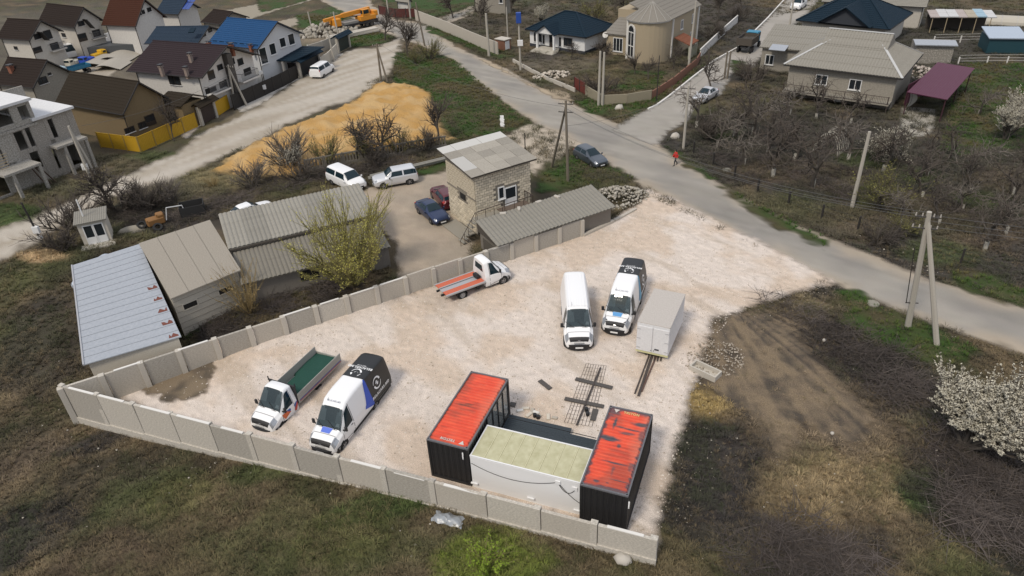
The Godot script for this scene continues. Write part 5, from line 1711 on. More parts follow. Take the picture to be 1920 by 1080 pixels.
	for r in 2:
		for k in 7:
			s = st()
			var b := Basis(Vector3.RIGHT, atan2(3.4, 6.2))
			cbox(s, Vector3(.9 + k * 1.03, 5.75 + r * .98, -2.0 - r * 1.72), Vector3(.98, .05, 1.85), .01, b)
			put("solar_panel", s, mat("solar_blue", Color(.025, .06, .25), .25), t)
	gable_house("brown_roof_house", "low house with a dark brown roof behind the solar-panel house and the blue roof", Vector3(-53.69, 0, -135.61), -0.622, 5.55, 3.22, 5.74, 4.2, 0.4, 0.4, stucco, brown, [], [])
	t = gable_house("stucco_house", "grey stuccoed house with a dark brown roof and brick chimney at the left edge", Vector3(-72, 0, -102.6), -0.399, 7.89, 3.52, 6.46, 3.6, 0.5, 0.4, stucco, brown, [], [[[1.38, 3.53, 1.45, 0.93], "window", 2], [[3.18, 4.37, 0.54, 0.34], "window", 1]])
	chimney(t, Vector3(2.3, 4.6, -1.78), 1.1, .6, red_brick)
	concrete_shell()
	sheds()
	brick_tower()
	right_side()

# the unfinished block frame: slabs, piers and dark openings
func concrete_shell() -> void:
	var conc := tex("raw_concrete", Color(.17, .155, .13), Color(.46, .44, .40), 3.0, .03, .95, false, SMOOTH, .4, 512, false)
	var block := tex("raw_block", Color(.13, .115, .095), Color(.46, .43, .385), 2.6, .05, .95, false, CELLS, .4, 512, false)
	var slab := tex("pale_slab", Color(.55, .55, .55), Color(.68, .68, .68), 3.0, .03, .9, false, SMOOTH, 0, 256, false)
	var t := thing("concrete_shell", "unfinished grey concrete and block building with empty window openings at the left edge", "unfinished building", Vector3(-55.34, 0, -67.16), 1.025)
	var s := st()
	box(s, Vector3(11.7, 6.72, -3.6), Vector3(4.7, .26, 7.8))
	put("roof_slab", s, slab, t)
	s = st()
	box(s, Vector3(5.6, 8.85, -3.9), Vector3(9.0, .28, 8.4))
	put("roof_slab", s, slab, t)
	s = st()
	box(s, Vector3(5.6, 6.25, -3.9), Vector3(8.6, .26, 8.0))
	box(s, Vector3(7.5, 3.6, -3.9), Vector3(12.2, .26, 7.6))
	put("floor_slab", s, conc, t)
	for w in [[9.75, 13.85, 0, 6.6, [[10.5, 4.1, 1.0, 2.1], [10.15, .8, .8, 2.3], [11.5, .5, 1.6, 2.4]], block], [6.9, 9.75, 0, 6.1, [[7.85, 1.6, .9, 1.9], [7.15, 4.0, .95, 2.0], [8.4, 4.0, .5, 2.1]], block], [2.0, 6.9, 0, 6.1, [[5.2, 3.2, 1.1, 2.3], [5.4, .2, .9, 2.4], [3.2, .2, 1.4, 2.4]], conc], [1.2, 9.9, 6.4, 8.7, [[8.55, 6.95, .95, 1.4], [5.6, 6.9, 2.1, 1.6], [2.5, 6.6, 2.0, 1.9]], conc]]:
		var xs := [w[0], w[1]]
		for q in w[4]: xs.append_array([q[0], q[0] + q[2]])
		xs.sort()
		for k in xs.size() - 1:
			var a: float = xs[k]
			var b: float = xs[k + 1]
			if b - a < .01: continue
			var y: float = w[2] - (.4 if w[2] == 0 else 0.0)
			for q in w[4] + [[a, w[3], b - a, 9]]:
				if q[0] > a + .01 or q[0] + q[2] < b - .01: continue
				if q[1] > y:
					s = st()
					cbox(s, Vector3((a + b) / 2, (y + q[1]) / 2, -.12 - .03 * (k % 2)), Vector3(b - a, q[1] - y, .24), .015)
					put("wall_piece", s, w[5], t)
				y = q[1] + q[3]
	s = st()
	box(s, Vector3(13.73, 3.2, -3.7), Vector3(.24, 6.8, 6.8))
	put("end_wall", s, block, t)
	s = st()
	box(s, Vector3(9.8, 7.5, -3.9), Vector3(.2, 2.2, 7.4))
	box(s, Vector3(7.5, 4.1, -7.8), Vector3(12.0, 8.6, .2))
	put("inner_wall", s, conc, t)
	for e in [[10.0, 13.6, 3.5, 1.6], [3.6, 7.5, 2.85, 2.4]]:
		s = st()
		cbox(s, Vector3((e[0] + e[1]) / 2, e[2], e[3] / 2), Vector3(e[1] - e[0], .28, e[3]), .02)
		put("balcony_slab", s, conc, t)
		for x in [e[0] + .9, e[1] - .2]:
			s = st()
			cbox(s, Vector3(x, e[2] / 2 - .2, e[3] - .2), Vector3(.32, e[2] + .2, .32), .02)
			put("pier", s, conc, t)
	s = st()
	for k in 7:
		s = st()
		box(s, Vector3(9.7 - (k % 3) * .25, 7.1, -.3 - k * .8), Vector3(.03, 1.1, .03))
		put("reinforcing_bar", s, mat("rust_steel", Color(.08, .05, .035)), t)
	s = st()
	for k in 3: bar(s, Vector3(8.6 - k * .5, .1, 1.4), Vector3(7.6 - k * .3, 2.9, .4), .1, .1)
	put("props", s, mats["rust_steel"], t)
	s = st()
	for k in 6: box(s, Vector3(4.6, 3.2 + k * .32, 1.0 + k * .12), Vector3(.9, .05, .06))
	put("ladder", s, mat("bare_wood", Color(.35, .28, .18)), t)

func sheds() -> void:
	var asb := tex("asbestos_cement", Color(.15, .14, .115), Color(.39, .37, .325), 1.6, .05, .95, false, SMOOTH, 0, 512, false)
	var asb2 := tex("asbestos_dark", Color(.13, .122, .10), Color(.33, .313, .275), 1.6, .05, .95, false, SMOOTH, 0, 512, false)
	asb.uv1_triplanar = true
	for k in 2:
		var q: StandardMaterial3D = mats["asbestos_cement"] if k == 0 else mats["asbestos_dark"]
		q.uv1_scale = Vector3(1.3, .16, .2)
	var pale := tex("pale_block", Color(.40, .37, .31), Color(.52, .48, .41), 1.4, .05, .95, false, SMOOTH, .3, 256, false)
	# big corrugated shed: the upper roof, a strip of wall, and the lower lean-to roof in front
	var t := thing("corrugated_shed", "long shed under a corrugated grey roof with a lower lean-to roof, beside the willow", "shed", Vector3(-22.66, 0, -50.5), 0.415)
	var L := 12.35
	var back: Vector3 = Vector3(-0.54, 3.9, -5.52)
	var up := Vector3(0, .9, -5.2)
	for k in 7:
		slope("roof_sheets", t, Vector3(L * k / 7.0, 3.0 + (.012 if k % 2 else 0.0), 0), Vector3.RIGHT, L / 7.0, up, 0, 0, [asb, asb2][1 if k in [1, 4] else 0], .32, .075, 3, .012, .05)
	var s := st()
	box(s, Vector3(L / 2, 1.45, -2.6), Vector3(L - .3, 2.9, 4.9))
	put("wall", s, pale, t)
	s = st()
	bar(s, Vector3(0, 2.88, .03), Vector3(L, 2.88, .03), .1, .14)
	put("eave_board", s, mat("weathered_board", Color(.07, .06, .05), .95), t)
	for k in 7:
		slope("roof_sheets", t, Vector3(.2 + (L - .4) * k / 7.0, 1.9, 4.3), Vector3.RIGHT, (L - .4) / 7.0, Vector3(0, .75, -4.5), 0, 0, tex("asbestos_old", Color(.11, .10, .08), Color(.26, .24, .20), 1.2), .32, .075, 2, .012, .05)
	s = st()
	box(s, Vector3(L / 2, .75, 1.8), Vector3(L - .7, 2.0, 4.3))
	put("lean_to_wall", s, tex("rough_block", Color(.14, .125, .11), Color(.25, .225, .19), .7, .06, .95, false, CELLS, .6, 256, false), t)
	opening(t, Vector3(0, 0, 3.96), Vector3.RIGHT, Vector3(0, 0, 1), [4.6, .7, 1.5, .9], "hole")
	# the grey flat roof next to it
	t = thing("felt_roof_shed", "pale block shed with a grey felt roof and slit windows, beside the metal roof", "shed", Vector3(-24.84, 0, -43.81), 0.733)
	L = 5.46
	var a: Vector3 = Vector3(0, 2.8, 0)
	var b: Vector3 = Vector3(5.46, 2.8, 0)
	var c: Vector3 = Vector3(7.07, 3.5, -8.86)
	var d: Vector3 = Vector3(1.2, 3.5, -9.23)
	var felt := tex("roof_felt", Color(.22, .195, .16), Color(.37, .335, .28), 2.4, .04, .95, false, SMOOTH, .2, 512, false)
	for k in 4:
		var f0 := k / 4.0
		var f1 := (k + 1) / 4.0
		s = st()
		var q: Array[Vector3] = [a.lerp(b, f0), a.lerp(b, f1 - .004), d.lerp(c, f1 - .004), d.lerp(c, f0)]
		var lift := Vector3(0, .01 * (k % 2), 0)
		quad(s, q[0] + lift, q[1] + lift, q[2] + lift, q[3] + lift)
		quad(s, q[1] - Vector3(0, .12, 0), q[0] - Vector3(0, .12, 0), q[3] - Vector3(0, .12, 0), q[2] - Vector3(0, .12, 0))
		quad(s, q[0] - Vector3(0, .12, 0), q[1] - Vector3(0, .12, 0), q[1] + lift, q[0] + lift)
		if k == 3: quad(s, q[1] - Vector3(0, .12, 0), q[2] - Vector3(0, .12, 0), q[2] + lift, q[1] + lift)
		put("roof_felt", s, felt, t)
	s = st()
	var fl := Vector3(.1, 0, -.25)
	var w: Array[Vector3] = [a + fl, b + Vector3(-.2, 0, -.25), c + Vector3(-.2, -.7, .2), d + Vector3(.1, -.7, .2)]
	for k in 4:
		var p := w[k]
		var q := w[(k + 1) % 4]
		quad(s, Vector3(p.x, -1.3, p.z), Vector3(q.x, -1.3, q.z), Vector3(q.x, 2.72 if k != 2 else 3.35, q.z), Vector3(p.x, 2.72 if k != 2 else 3.35, p.z))
	put("wall", s, pale, t)
	s = st()
	for k in 7: box(s, Vector3(L / 2, -.6 + k * .48, -.236), Vector3(L - .3, .02, .012))
	put("block_joint", s, mat("joint_dark", Color(.2, .18, .15)), t)
	for x in [.35, 3.1]:
		opening(t, Vector3(0, 0, -.25), Vector3.RIGHT, Vector3(0, 0, 1), [x + .35, 1.35, 1.0, .42], "hole")
		s = st()
		for k in [0, 1]:
			box(s, Vector3(x + .85, 1.31 + k * .5, -.22), Vector3(1.16, .07, .06))
			box(s, Vector3(x + .31 + k * 1.08, 1.56, -.22), Vector3(.07, .43, .06))
		put("window_surround", s, mat("stone_trim", Color(.45, .42, .36)), t)
	# the pale blue metal roof
	t = thing("metal_roof_shed", "long low shed under a pale blue grey metal roof with rusty patches", "shed", Vector3(-28.67, 0, -37.85), 0.458)
	a = Vector3(-0.03, 1.6, -0.16)
	b = Vector3(6.15, 2.2, 0.85)
	c = Vector3(4.69, 2.9, -14.06)
	d = Vector3(-0.52, 2.3, -14.44)
	var zinc := tex("zinc_roof", Color(.29, .315, .35), Color(.38, .40, .43), 3.5, .02, .45, false, SMOOTH, 0, 512, false)
	zinc.metallic = .1
	var n := 17
	for k in n:
		var f0 := float(k) / n
		var f1 := float(k + 1) / n - .001
		var q: Array[Vector3] = [a.lerp(d, f0), b.lerp(c, f0), b.lerp(c, f1), a.lerp(d, f1)]
		s = st()
		var up1 := Vector3(0, .05, 0)
		quad(s, q[0], q[1], q[2], q[3])
		quad(s, q[0] - up1, q[1] - up1, q[1] + up1 * .4, q[0] + up1 * .4)
		quad(s, q[0] + up1 * .4, q[1] + up1 * .4, q[1].lerp(q[2], .12), q[0].lerp(q[3], .12))
		quad(s, q[1] - up1, q[2] - up1, q[2], q[1])
		put("roof_sheet", s, zinc, t)
		if k < 9 and k % 2 == 0:
			s = st()
			var e0 := q[1].lerp(q[0], .02) + Vector3(0, .012, 0)
			var e1 := q[2].lerp(q[3], .02) + Vector3(0, .012, 0)
			var e2 := q[2].lerp(q[3], .10 + .02 * (k % 3)) + Vector3(0, .012, 0)
			var e3 := q[1].lerp(q[0], .13) + Vector3(0, .012, 0)
			for j in 4:
				var g0 := j / 4.0
				quad(s, e0.lerp(e3, g0).lerp(e1.lerp(e2, g0), .22), e0.lerp(e3, g0 + .25).lerp(e1.lerp(e2, g0 + .25), .22), e0.lerp(e3, g0 + .25).lerp(e1.lerp(e2, g0 + .25), .62 + .25 * sin(j * 2.3 + k)), e0.lerp(e3, g0).lerp(e1.lerp(e2, g0), .62 + .25 * sin(j * 2.3 + k - 2.3)))
			put("rust_patch", s, mat("rust", Color(.15, .05, .035), .95), t)
	s = st()
	w = [a + Vector3(.2, 0, -.2), b + Vector3(-.2, 0, -.1), c + Vector3(-.2, 0, .1), d + Vector3(.2, 0, .2)]
	for k in 4:
		var p := w[k]
		var q := w[(k + 1) % 4]
		quad(s, Vector3(p.x, -1.6, p.z), Vector3(q.x, -1.6, q.z), Vector3(q.x, q.y - .1, q.z), Vector3(p.x, p.y - .1, p.z))
	put("wall", s, pale, t)
	s = st()
	bar(s, a + Vector3(-.05, 0, 0), d + Vector3(-.05, 0, 0), .1, .12)
	put("verge_trim", s, mat("zinc", Color(.42, .42, .43), .5, .3), t)
	# the small twin-doored hut
	t = thing("twin_door_hut", "small cream hut with two white doors under a corrugated lean-to roof", "hut", Vector3(-38.93, 0, -58.08), 0.389)
	L = 2.33
	s = st()
	box(s, Vector3(L / 2, 1.1, -1.0), Vector3(L, 2.4, 2.0))
	put("wall", s, mat("hut_cream", Color(.5, .46, .39), .9), t)
	slope("roof", t, Vector3(-.2, 2.35, .25), Vector3.RIGHT, L + .4, Vector3(0, .3, -2.4), 0, 0, asb2, .18, .04, 2, .012, .05)
	for x in [.35, L * .52]:
		opening(t, Vector3.ZERO, Vector3.RIGHT, Vector3(0, 0, 1), [x, .1, L * .36, 1.95], "door", 1, true)
	s = st()
	tube(s, Vector3(.6, 2.4, -1.0), Vector3(.6, 4.2, -1.0), .06, .06, 8)
	put("vent_pipe", s, mat("frame_white"), t)
	s = st()
	box(s, Vector3(L * .5, .05, .5), Vector3(L + .5, .16, 1.0))
	put("step", s, mat("stone_trim"), t)

func brick_tower() -> void:
	var mort := tex("pale_mortar", Color(.17, .15, .12), Color(.24, .215, .175), 1.0, .05, .95, false, SMOOTH, 0, 256, false)
	var ms := []
	for k in 4:
		ms.append(tex("cream_block_%d" % k, Color(.50, .43, .325) * (.86 + k * .09), Color(.66, .59, .46) * (.86 + k * .08), .5, .06, .95, false, SMOOTH, 0, 128, false))
	var t := thing("block_tower", "two-storey tower of cream stone blocks with a grey sheet roof and white upper door", "building", Vector3(-2.76, 0, -56.4), 0.548)
	var L := 5.81
	var lb: Vector3 = Vector3(-0.83, 0, -3.14)
	var D := 5.1
	var h := 5.6
	var s := st()
	box(s, Vector3(L / 2, h / 2 - .1, -D / 2), Vector3(L - .02, h + .2, D - .02))
	put("wall", s, mort, t)
	var door := [2.96, 1.96, 1.24, 1.74]
	var win := [2.28, 2.78, 0.66, 1.18]
	blockwork(t, Vector3.ZERO, Vector3.RIGHT, Vector3(0, 0, 1), L, 1.3, 5.75, .46, .24, ms, [door, win], 190)
	blockwork(t, Vector3(0, 0, -D), Vector3(0, 0, 1), Vector3(-1, 0, 0), D, .0, 5.75, .46, .24, ms, [[2.3, 2.6, 1.0, .8]], 110)
	opening(t, Vector3(0, 0, .03), Vector3.RIGHT, Vector3(0, 0, 1), door, "door", 1, true)
	opening(t, Vector3(0, 0, .03), Vector3.RIGHT, Vector3(0, 0, 1), win, "window", 1, true)
	opening(t, Vector3(-.03, 0, -D), Vector3(0, 0, 1), Vector3(-1, 0, 0), [2.35, 2.65, .9, .7], "hole")
	s = st()
	box(s, Vector3(-.03, 3.35, -D / 2), Vector3(.1, .14, D))
	box(s, Vector3(L / 2, 5.62, .03), Vector3(L, .1, .1))
	put("string_course", s, mort, t)
	# roof of flat sheets, falling towards the camera
	var a := Vector3(-.5, 5.75, .45)
	var up := Vector3(0, .75, -D - 1.0)
	var sheetm := []
	for k in 4: sheetm.append(tex("flat_sheet_%d" % k, Color(.25, .23, .195) * (.9 + k * .09), Color(.33, .305, .26) * (.9 + k * .09), 1.2, .04, .95, false, SMOOTH, 0, 128, false))
	var nr := 5
	var nc := 5
	for r in nr:
		for k in nc:
			var w := (L + 1.0) / nc
			var o := a + Vector3(w * k, .03 * ((k + r) % 2) * .4, 0) + up * (float(r) / nr)
			s = st()
			var b := Basis(Vector3.RIGHT, atan2(up.y, -up.z))
			cbox(s, o + Vector3(w / 2, .06, 0) + up / nr / 2, Vector3(w - .02, .035, up.length() / nr + .04), .008, b)
			put("roof_sheet", s, mat("new_sheet", Color(.43, .42, .395), .85) if (r in [1, 2] and k == 0) else mat("pale_sheet", Color(.50, .49, .46), .85) if r == 4 else sheetm[rng.randi() % 4], t)
	s = st()
	box(s, a + Vector3(L / 2 + .5, -.06, 0) + up * .5, Vector3(L + .9, .14, up.length() - .1), Basis(Vector3.RIGHT, atan2(up.y, -up.z)))
	put("roof_deck", s, mat("weathered_board", Color(.07, .06, .05), .95), t)
	s = st()
	for z in [0.0, -D]:
		pass
	tri(s, Vector3(0, 5.6, -.0), Vector3(0, 5.62, -D), Vector3(0, 6.35, -D))
	tri(s, Vector3(L, 5.6, 0), Vector3(L, 6.35, -D), Vector3(L, 5.62, -D))
	put("gable_infill", s, mort, t)
	# outside landing and steps
	var iron := mat("railing_iron", Color(.05, .035, .03), .7)
	var landing: float = door[1]
	s = st()
	box(s, Vector3(door[0] + .6, landing - .08, .75), Vector3(3.0, .14, 1.4))
	put("landing", s, mat("rusty_deck", Color(.12, .09, .07)), t)
	s = st()
	box(s, Vector3(door[0] - 2.2, landing - .14, .55), Vector3(2.7, .12, 1.0))
	put("walkway", s, mat("walk_concrete", Color(.26, .24, .2)), t)
	s = st()
	for e in [[Vector3(door[0] - .9, landing, 1.42), Vector3(door[0] + 2.1, landing, 1.42)], [Vector3(door[0] + 2.1, landing, 1.42), Vector3(door[0] + 2.1, landing, .1)], [Vector3(door[0] - 3.5, landing - .1, 1.02), Vector3(door[0] - .9, landing - .05, 1.02)]]:
		for yy in [.95]:
			bar(s, e[0] + Vector3(0, yy, 0), e[1] + Vector3(0, yy, 0), .05, .05)
		for k in 4:
			var p: Vector3 = e[0].lerp(e[1], k / 3.0)
			tube(s, p, p + Vector3(0, .95, 0), .025, .025, 5)
	for k in 5:
		var p := Vector3(door[0] - 3.6 - k * .42, landing - .1 - k * .55, .95)
		tube(s, p, p + Vector3(0, .95, 0), .025, .025, 5)
		if k: bar(s, p + Vector3(0, .95, 0), p + Vector3(.42, 1.5, 0), .04, .04)
	put("railing", s, iron, t)
	for k in 9:
		s = st()
		box(s, Vector3(door[0] - 3.7 - k * .24, landing - .25 - k * .3, .5), Vector3(.3, .06, .95))
		put("step", s, mat("walk_concrete"), t)
	s = st()
	box(s, Vector3(-1.0, .06, -2.0), Vector3(1.6, .12, 3.6))
	put("apron", s, mat("walk_concrete"), t)
	# the corrugated shed against it
	var asb: Material = mats["asbestos_dark"]
	var g := thing("lean_shed", "low shed with a corrugated grey roof between the tower and the yard wall", "shed", Vector3(-1.12, 0, -50.92), 0.523)
	var Lg := 12.21
	for k in 8:
		slope("roof_sheets", g, Vector3(Lg * k / 8.0, 1.85 + .01 * (k % 2), .3), Vector3.RIGHT, Lg / 8.0, Vector3(0, .85, -3.6), 0, 0, asb, .32, .075, 3, .012, .05)
	s = st()
	box(s, Vector3(Lg / 2, .9, -1.6), Vector3(Lg - .4, 1.8, 2.9))
	put("wall", s, tex("rough_block", Color(.14, .125, .11), Color(.25, .225, .19), .7), g)
	s = st()
	tri(s, Vector3(.1, 1.7, 0), Vector3(.1, 2.6, -3.3), Vector3(.1, 1.7, -3.3))
	put("gable", s, mat("weathered_board", Color(.07, .06, .05), .95), g)
	for k in 9:
		s = st()
		box(s, Vector3(-.15, .9, -.2 - k * .2), Vector3(.06, 1.75, .19))
		put("board", s, mat("grey_board", Color(.085, .075, .06), .95), g)
	for e in [[2.6, -3.15], [4.2, -3.1], [6.3, -3.2], [8.2, -3.1]]:
		s = st()
		cbox(s, Vector3(e[0], 2.72, e[1]), Vector3(.6, .2, .3), .05, Basis(Vector3.UP, e[0]))
		tag(put("ridge_stone", s, mat("pale_stone", Color(.45, .42, .37), .95), null, g.transform * Vector3.ZERO, g.rotation.y), "pale stone weighing down the lean shed's ridge, %s from the tower" % ["first", "second", "third", "fourth"][[2.6, 4.2, 6.3, 8.2].find(e[0])], "stone", "stones on the lean shed roof")

# a hipped roof over x 0..L, z 0..-D
func hip_roof(t: Node, L: float, D: float, h: float, H: float, in_l: float, in_r: float, m: Material, pitch: float, amp: float, rows: int, caps: Material, ox := .4) -> void:
	var hw := D / 2
	var rise := H - h
	var A := Vector3(-ox, h, ox)
	slope("roof_slope", t, A, Vector3.RIGHT, L + 2 * ox, Vector3(0, rise, -hw - ox), in_l + ox, in_r + ox, m, pitch, amp, rows)
	slope("roof_slope", t, Vector3(L + ox, h, -D - ox), Vector3.LEFT, L + 2 * ox, Vector3(0, rise, hw + ox), in_r + ox, in_l + ox, m, pitch, amp, rows)
	slope("roof_slope", t, Vector3(L + ox, h, ox), Vector3(0, 0, -1), D + 2 * ox, Vector3(-in_r - ox, rise, 0), hw + ox, hw + ox, m, pitch, amp, rows)
	slope("roof_slope", t, Vector3(-ox, h, -D - ox), Vector3(0, 0, 1), D + 2 * ox, Vector3(in_l + ox, rise, 0), hw + ox, hw + ox, m, pitch, amp, rows)
	var s := st()
	for e in [[A, Vector3(in_l, H, -hw)], [Vector3(L + ox, h, ox), Vector3(L - in_r, H, -hw)], [Vector3(L + ox, h, -D - ox), Vector3(L - in_r, H, -hw)], [Vector3(-ox, h, -D - ox), Vector3(in_l, H, -hw)], [Vector3(in_l, H, -hw), Vector3(L - in_r, H, -hw)]]:
		bar(s, e[0] + Vector3(0, .07, 0), e[1] + Vector3(0, .07, 0), .3, .07)
	put("ridge_cap", s, caps, t)
	s = st()
	bar(s, A + Vector3(0, -.08, .03), A + Vector3(L + 2 * ox, -.08, .03), .12, .12)
	bar(s, Vector3(L + ox + .03, h - .08, ox), Vector3(L + ox + .03, h - .08, -D - ox), .12, .12)
	put("gutter", s, mat("gutter_dark", Color(.03, .028, .027), .5), t)

func right_side() -> void:
	var asb: Material = tex("pale_asbestos", Color(.15, .14, .115), Color(.34, .32, .28), 2.4, .05, .95, false, SMOOTH, 0, 512, false)
	mats["pale_asbestos"].uv1_scale = Vector3(1.1, .14, .18)
	var render: Material = mats["white_render"]
	var navy: Material = mats["navy_tiles"]
	var stucco: Material = mats["grey_stucco"]
	var zinc: Material = mats["zinc_roof"]
	# white house under the navy hipped roof
	var t := thing("navy_hip_house", "white bungalow with a dark navy hipped roof and a gabled porch", "house", Vector3(5.23, 0, -122.92), -0.716)
	var L := 11.1
	var D := 8.0
	var wm := mat("bright_render", Color(.70, .70, .69), .9)
	var s := st()
	box(s, Vector3(L / 2, 1.3, -D / 2), Vector3(L, 2.9, D))
	put("wall", s, wm, t)
	s = st()
	box(s, Vector3(L / 2, .2, -D / 2), Vector3(L + .06, .55, D + .06))
	put("plinth", s, mat("dark_plinth", Color(.035, .04, .05)), t)
	hip_roof(t, L, D, 2.75, 5.3, 4.4, 4.4, navy, .3, .03, 12, navy, .55)
	for r in [[[.9, .9, 1.6, 1.3], "window", 2], [[7.0, .9, 1.7, 1.3], "window", 2], [[6.1, .7, .35, 1.4], "window", 1], [[2.75, .7, .35, 1.4], "window", 1]]:
		opening(t, Vector3.ZERO, Vector3.RIGHT, Vector3(0, 0, 1), r[0], r[1], r[2], false)
	opening(t, Vector3.ZERO, Vector3.RIGHT, Vector3(0, 0, 1), [4.1, .3, 1.0, 2.2], "door", 1, false)
	slope("porch_roof", t, Vector3(5.2 + 1.3, 2.75, 1.9), Vector3(0, 0, -1), 4.6, Vector3(-2.1, 1.45, 0), 0, 0, navy, .3, .03, 6)
	slope("porch_roof", t, Vector3(2.3, 2.75, -2.7), Vector3(0, 0, 1), 4.6, Vector3(2.1, 1.45, 0), 0, 0, navy, .3, .03, 6)
	s = st()
	tri(s, Vector3(2.5, 2.75, 1.5), Vector3(6.3, 2.75, 1.5), Vector3(4.4, 4.05, 1.5))
	put("porch_gable", s, wm, t)
	for x in [2.7, 6.1]:
		s = st()
		box(s, Vector3(x, 1.35, 1.45), Vector3(.32, 2.9, .32))
		put("porch_pillar", s, wm, t)
	for k in 4:
		s = st()
		box(s, Vector3(4.4, .32 - k * .11, 1.0 + k * .35), Vector3(3.8 + k * .3, .12, 1.6))
		put("step", s, mat("stone_trim"), t)
	# the round-fronted stone house
	var lime := tex("lime_block", Color(.30, .245, .165), Color(.43, .36, .255), 1.2, .06, .95, false, CELLS, .3, 256, false)
	var trim := mat("white_trim", Color(.66, .64, .6), .8)
	var grey := tex("grey_sheet_roof", Color(.17, .155, .13), Color(.235, .215, .185), 2.0, .04, .9, false, SMOOTH, 0, 256, false)
	t = thing("round_front_house", "sandy stone house with a round tower front, tall arched window and conical grey roof", "house", Vector3(25.52, 0, -109.71), 0.931)
	var h := 6.0
	L = 11.0
	s = st()
	box(s, Vector3(L / 2, h / 2 - .1, -3.2), Vector3(L, h + .2, 6.4))
	box(s, Vector3(2.2, 1.5, -8.3), Vector3(5.0, 3.2, 4.0))
	box(s, Vector3(7.5, 2.9, -8.6), Vector3(6.0, 5.9, 4.6))
	for i in 14:
		var a0 := PI / 2 + PI * i / 14
		var a1 := PI / 2 + PI * (i + 1) / 14
		quad(s, Vector3(cos(a1) * 3.2, -.2, -3.2 + sin(a1) * 3.2), Vector3(cos(a0) * 3.2, -.2, -3.2 + sin(a0) * 3.2), Vector3(cos(a0) * 3.2, h, -3.2 + sin(a0) * 3.2), Vector3(cos(a1) * 3.2, h, -3.2 + sin(a1) * 3.2))
	put("wall", s, lime, t)
	var apex := Vector3(.6, h + 2.2, -3.2)
	for i in 8:
		var a0 := PI / 2 + PI * i / 8
		var a1 := PI / 2 + PI * (i + 1) / 8
		s = st()
		tri(s, Vector3(cos(a0) * 3.6, h, -3.2 + sin(a0) * 3.6), apex, Vector3(cos(a1) * 3.6, h, -3.2 + sin(a1) * 3.6))
		put("roof_wedge", s, grey, t)
		s = st()
		bar(s, Vector3(cos(a0) * 3.6, h + .03, -3.2 + sin(a0) * 3.6), apex + Vector3(0, .04, 0), .12, .05)
		put("roof_batten", s, mat("batten_grey", Color(.28, .265, .235), .8), t)
	slope("roof_slope", t, Vector3(0, h, .35), Vector3.RIGHT, L + .3, Vector3(.6, 2.2, -3.55), 0, 0, grey, .3, .02, 6)
	slope("roof_slope", t, Vector3(L + .3, h, -6.75), Vector3.LEFT, L + .3, Vector3(.3, 2.2, 3.55), 0, 0, grey, .3, .02, 6)
	slope("roof_slope", t, Vector3(4.2, 5.9, -6.3), Vector3.RIGHT, 6.6, Vector3(0, 1.0, -2.6), 0, 0, grey, .3, .02, 5)
	slope("roof_slope", t, Vector3(-.6, 3.15, -10.6), Vector3(0, 0, 1), 4.6, Vector3(5.2, 1.5, 0), 0, 0, grey, .3, .02, 6)
	s = st()
	for i in 14:
		var a0 := PI / 2 + PI * i / 14
		var a1 := PI / 2 + PI * (i + 1) / 14
		bar(s, Vector3(cos(a0) * 3.3, h - .1, -3.2 + sin(a0) * 3.3), Vector3(cos(a1) * 3.3, h - .1, -3.2 + sin(a1) * 3.3), .12, .22)
	bar(s, Vector3(0, h - .1, .06), Vector3(L, h - .1, .06), .12, .22)
	for e in [Vector3(L - .1, 0, .05), Vector3(1.2, 0, .05), Vector3(-1.8, 0, -5.9)]: bar(s, e, e + Vector3(0, h, 0), .3, .3, Vector3.RIGHT)
	bar(s, Vector3(-.35, 3.1, -10.3), Vector3(-.35, 3.1, -6.4), .2, .25)
	put("white_cornice", s, trim, t)
	# the arched window on the round front
	var ang := PI / 2 + PI * .66
	var N := Vector3(cos(ang), 0, sin(ang))
	var U := Vector3(-sin(ang), 0, cos(ang))
	if U.cross(Vector3.UP).dot(N) < 0: U = -U
	var O := Vector3(0, 0, -3.2) + N * 3.2
	s = st()
	var b := Basis(U, Vector3.UP, N)
	for k in [-1.0, 1.0]: box(s, O + U * k * .82 + Vector3(0, 2.6, 0) + N * .02, Vector3(.24, 3.9, .16), b)
	box(s, O + Vector3(0, .65, 0) + N * .02, Vector3(1.88, .2, .2), b)
	for i in 8:
		var p := O + Vector3(0, 4.55, 0) + N * .02
		var q0 := p + U * cos(PI * i / 8) * .82 + Vector3(0, sin(PI * i / 8) * .82, 0)
		var q1 := p + U * cos(PI * (i + 1) / 8) * .82 + Vector3(0, sin(PI * (i + 1) / 8) * .82, 0)
		bar(s, q0, q1, .16, .24, N.cross(q1 - q0))
	for y in [2.3, 4.3]: box(s, O + Vector3(0, y, 0) + N * .06, Vector3(1.5, .12, .08), b)
	box(s, O + Vector3(0, 2.6, 0) + N * .06, Vector3(.1, 3.6, .08), b)
	var o := put("arched_window", s, trim, t)
	s = st()
	box(s, O + Vector3(0, 2.6, 0) + N * .0, Vector3(1.45, 3.9, .1), b)
	for i in 8: tri(s, O + Vector3(0, 4.55, 0) + N * .05, O + Vector3(0, 4.55, 0) + N * .05 + U * cos(PI * i / 8) * .72 + Vector3(0, sin(PI * i / 8) * .72, 0), O + Vector3(0, 4.55, 0) + N * .05 + U * cos(PI * (i + 1) / 8) * .72 + Vector3(0, sin(PI * (i + 1) / 8) * .72, 0))
	put("pane", s, mat("window_glass"), o)
	for r in [[4.3, 3.6, .9, 1.4], [8.6, 3.7, .9, 1.4], [8.4, .9, .9, 1.5]]: opening(t, Vector3.ZERO, Vector3.RIGHT, Vector3(0, 0, 1), r, "window", 2, true)
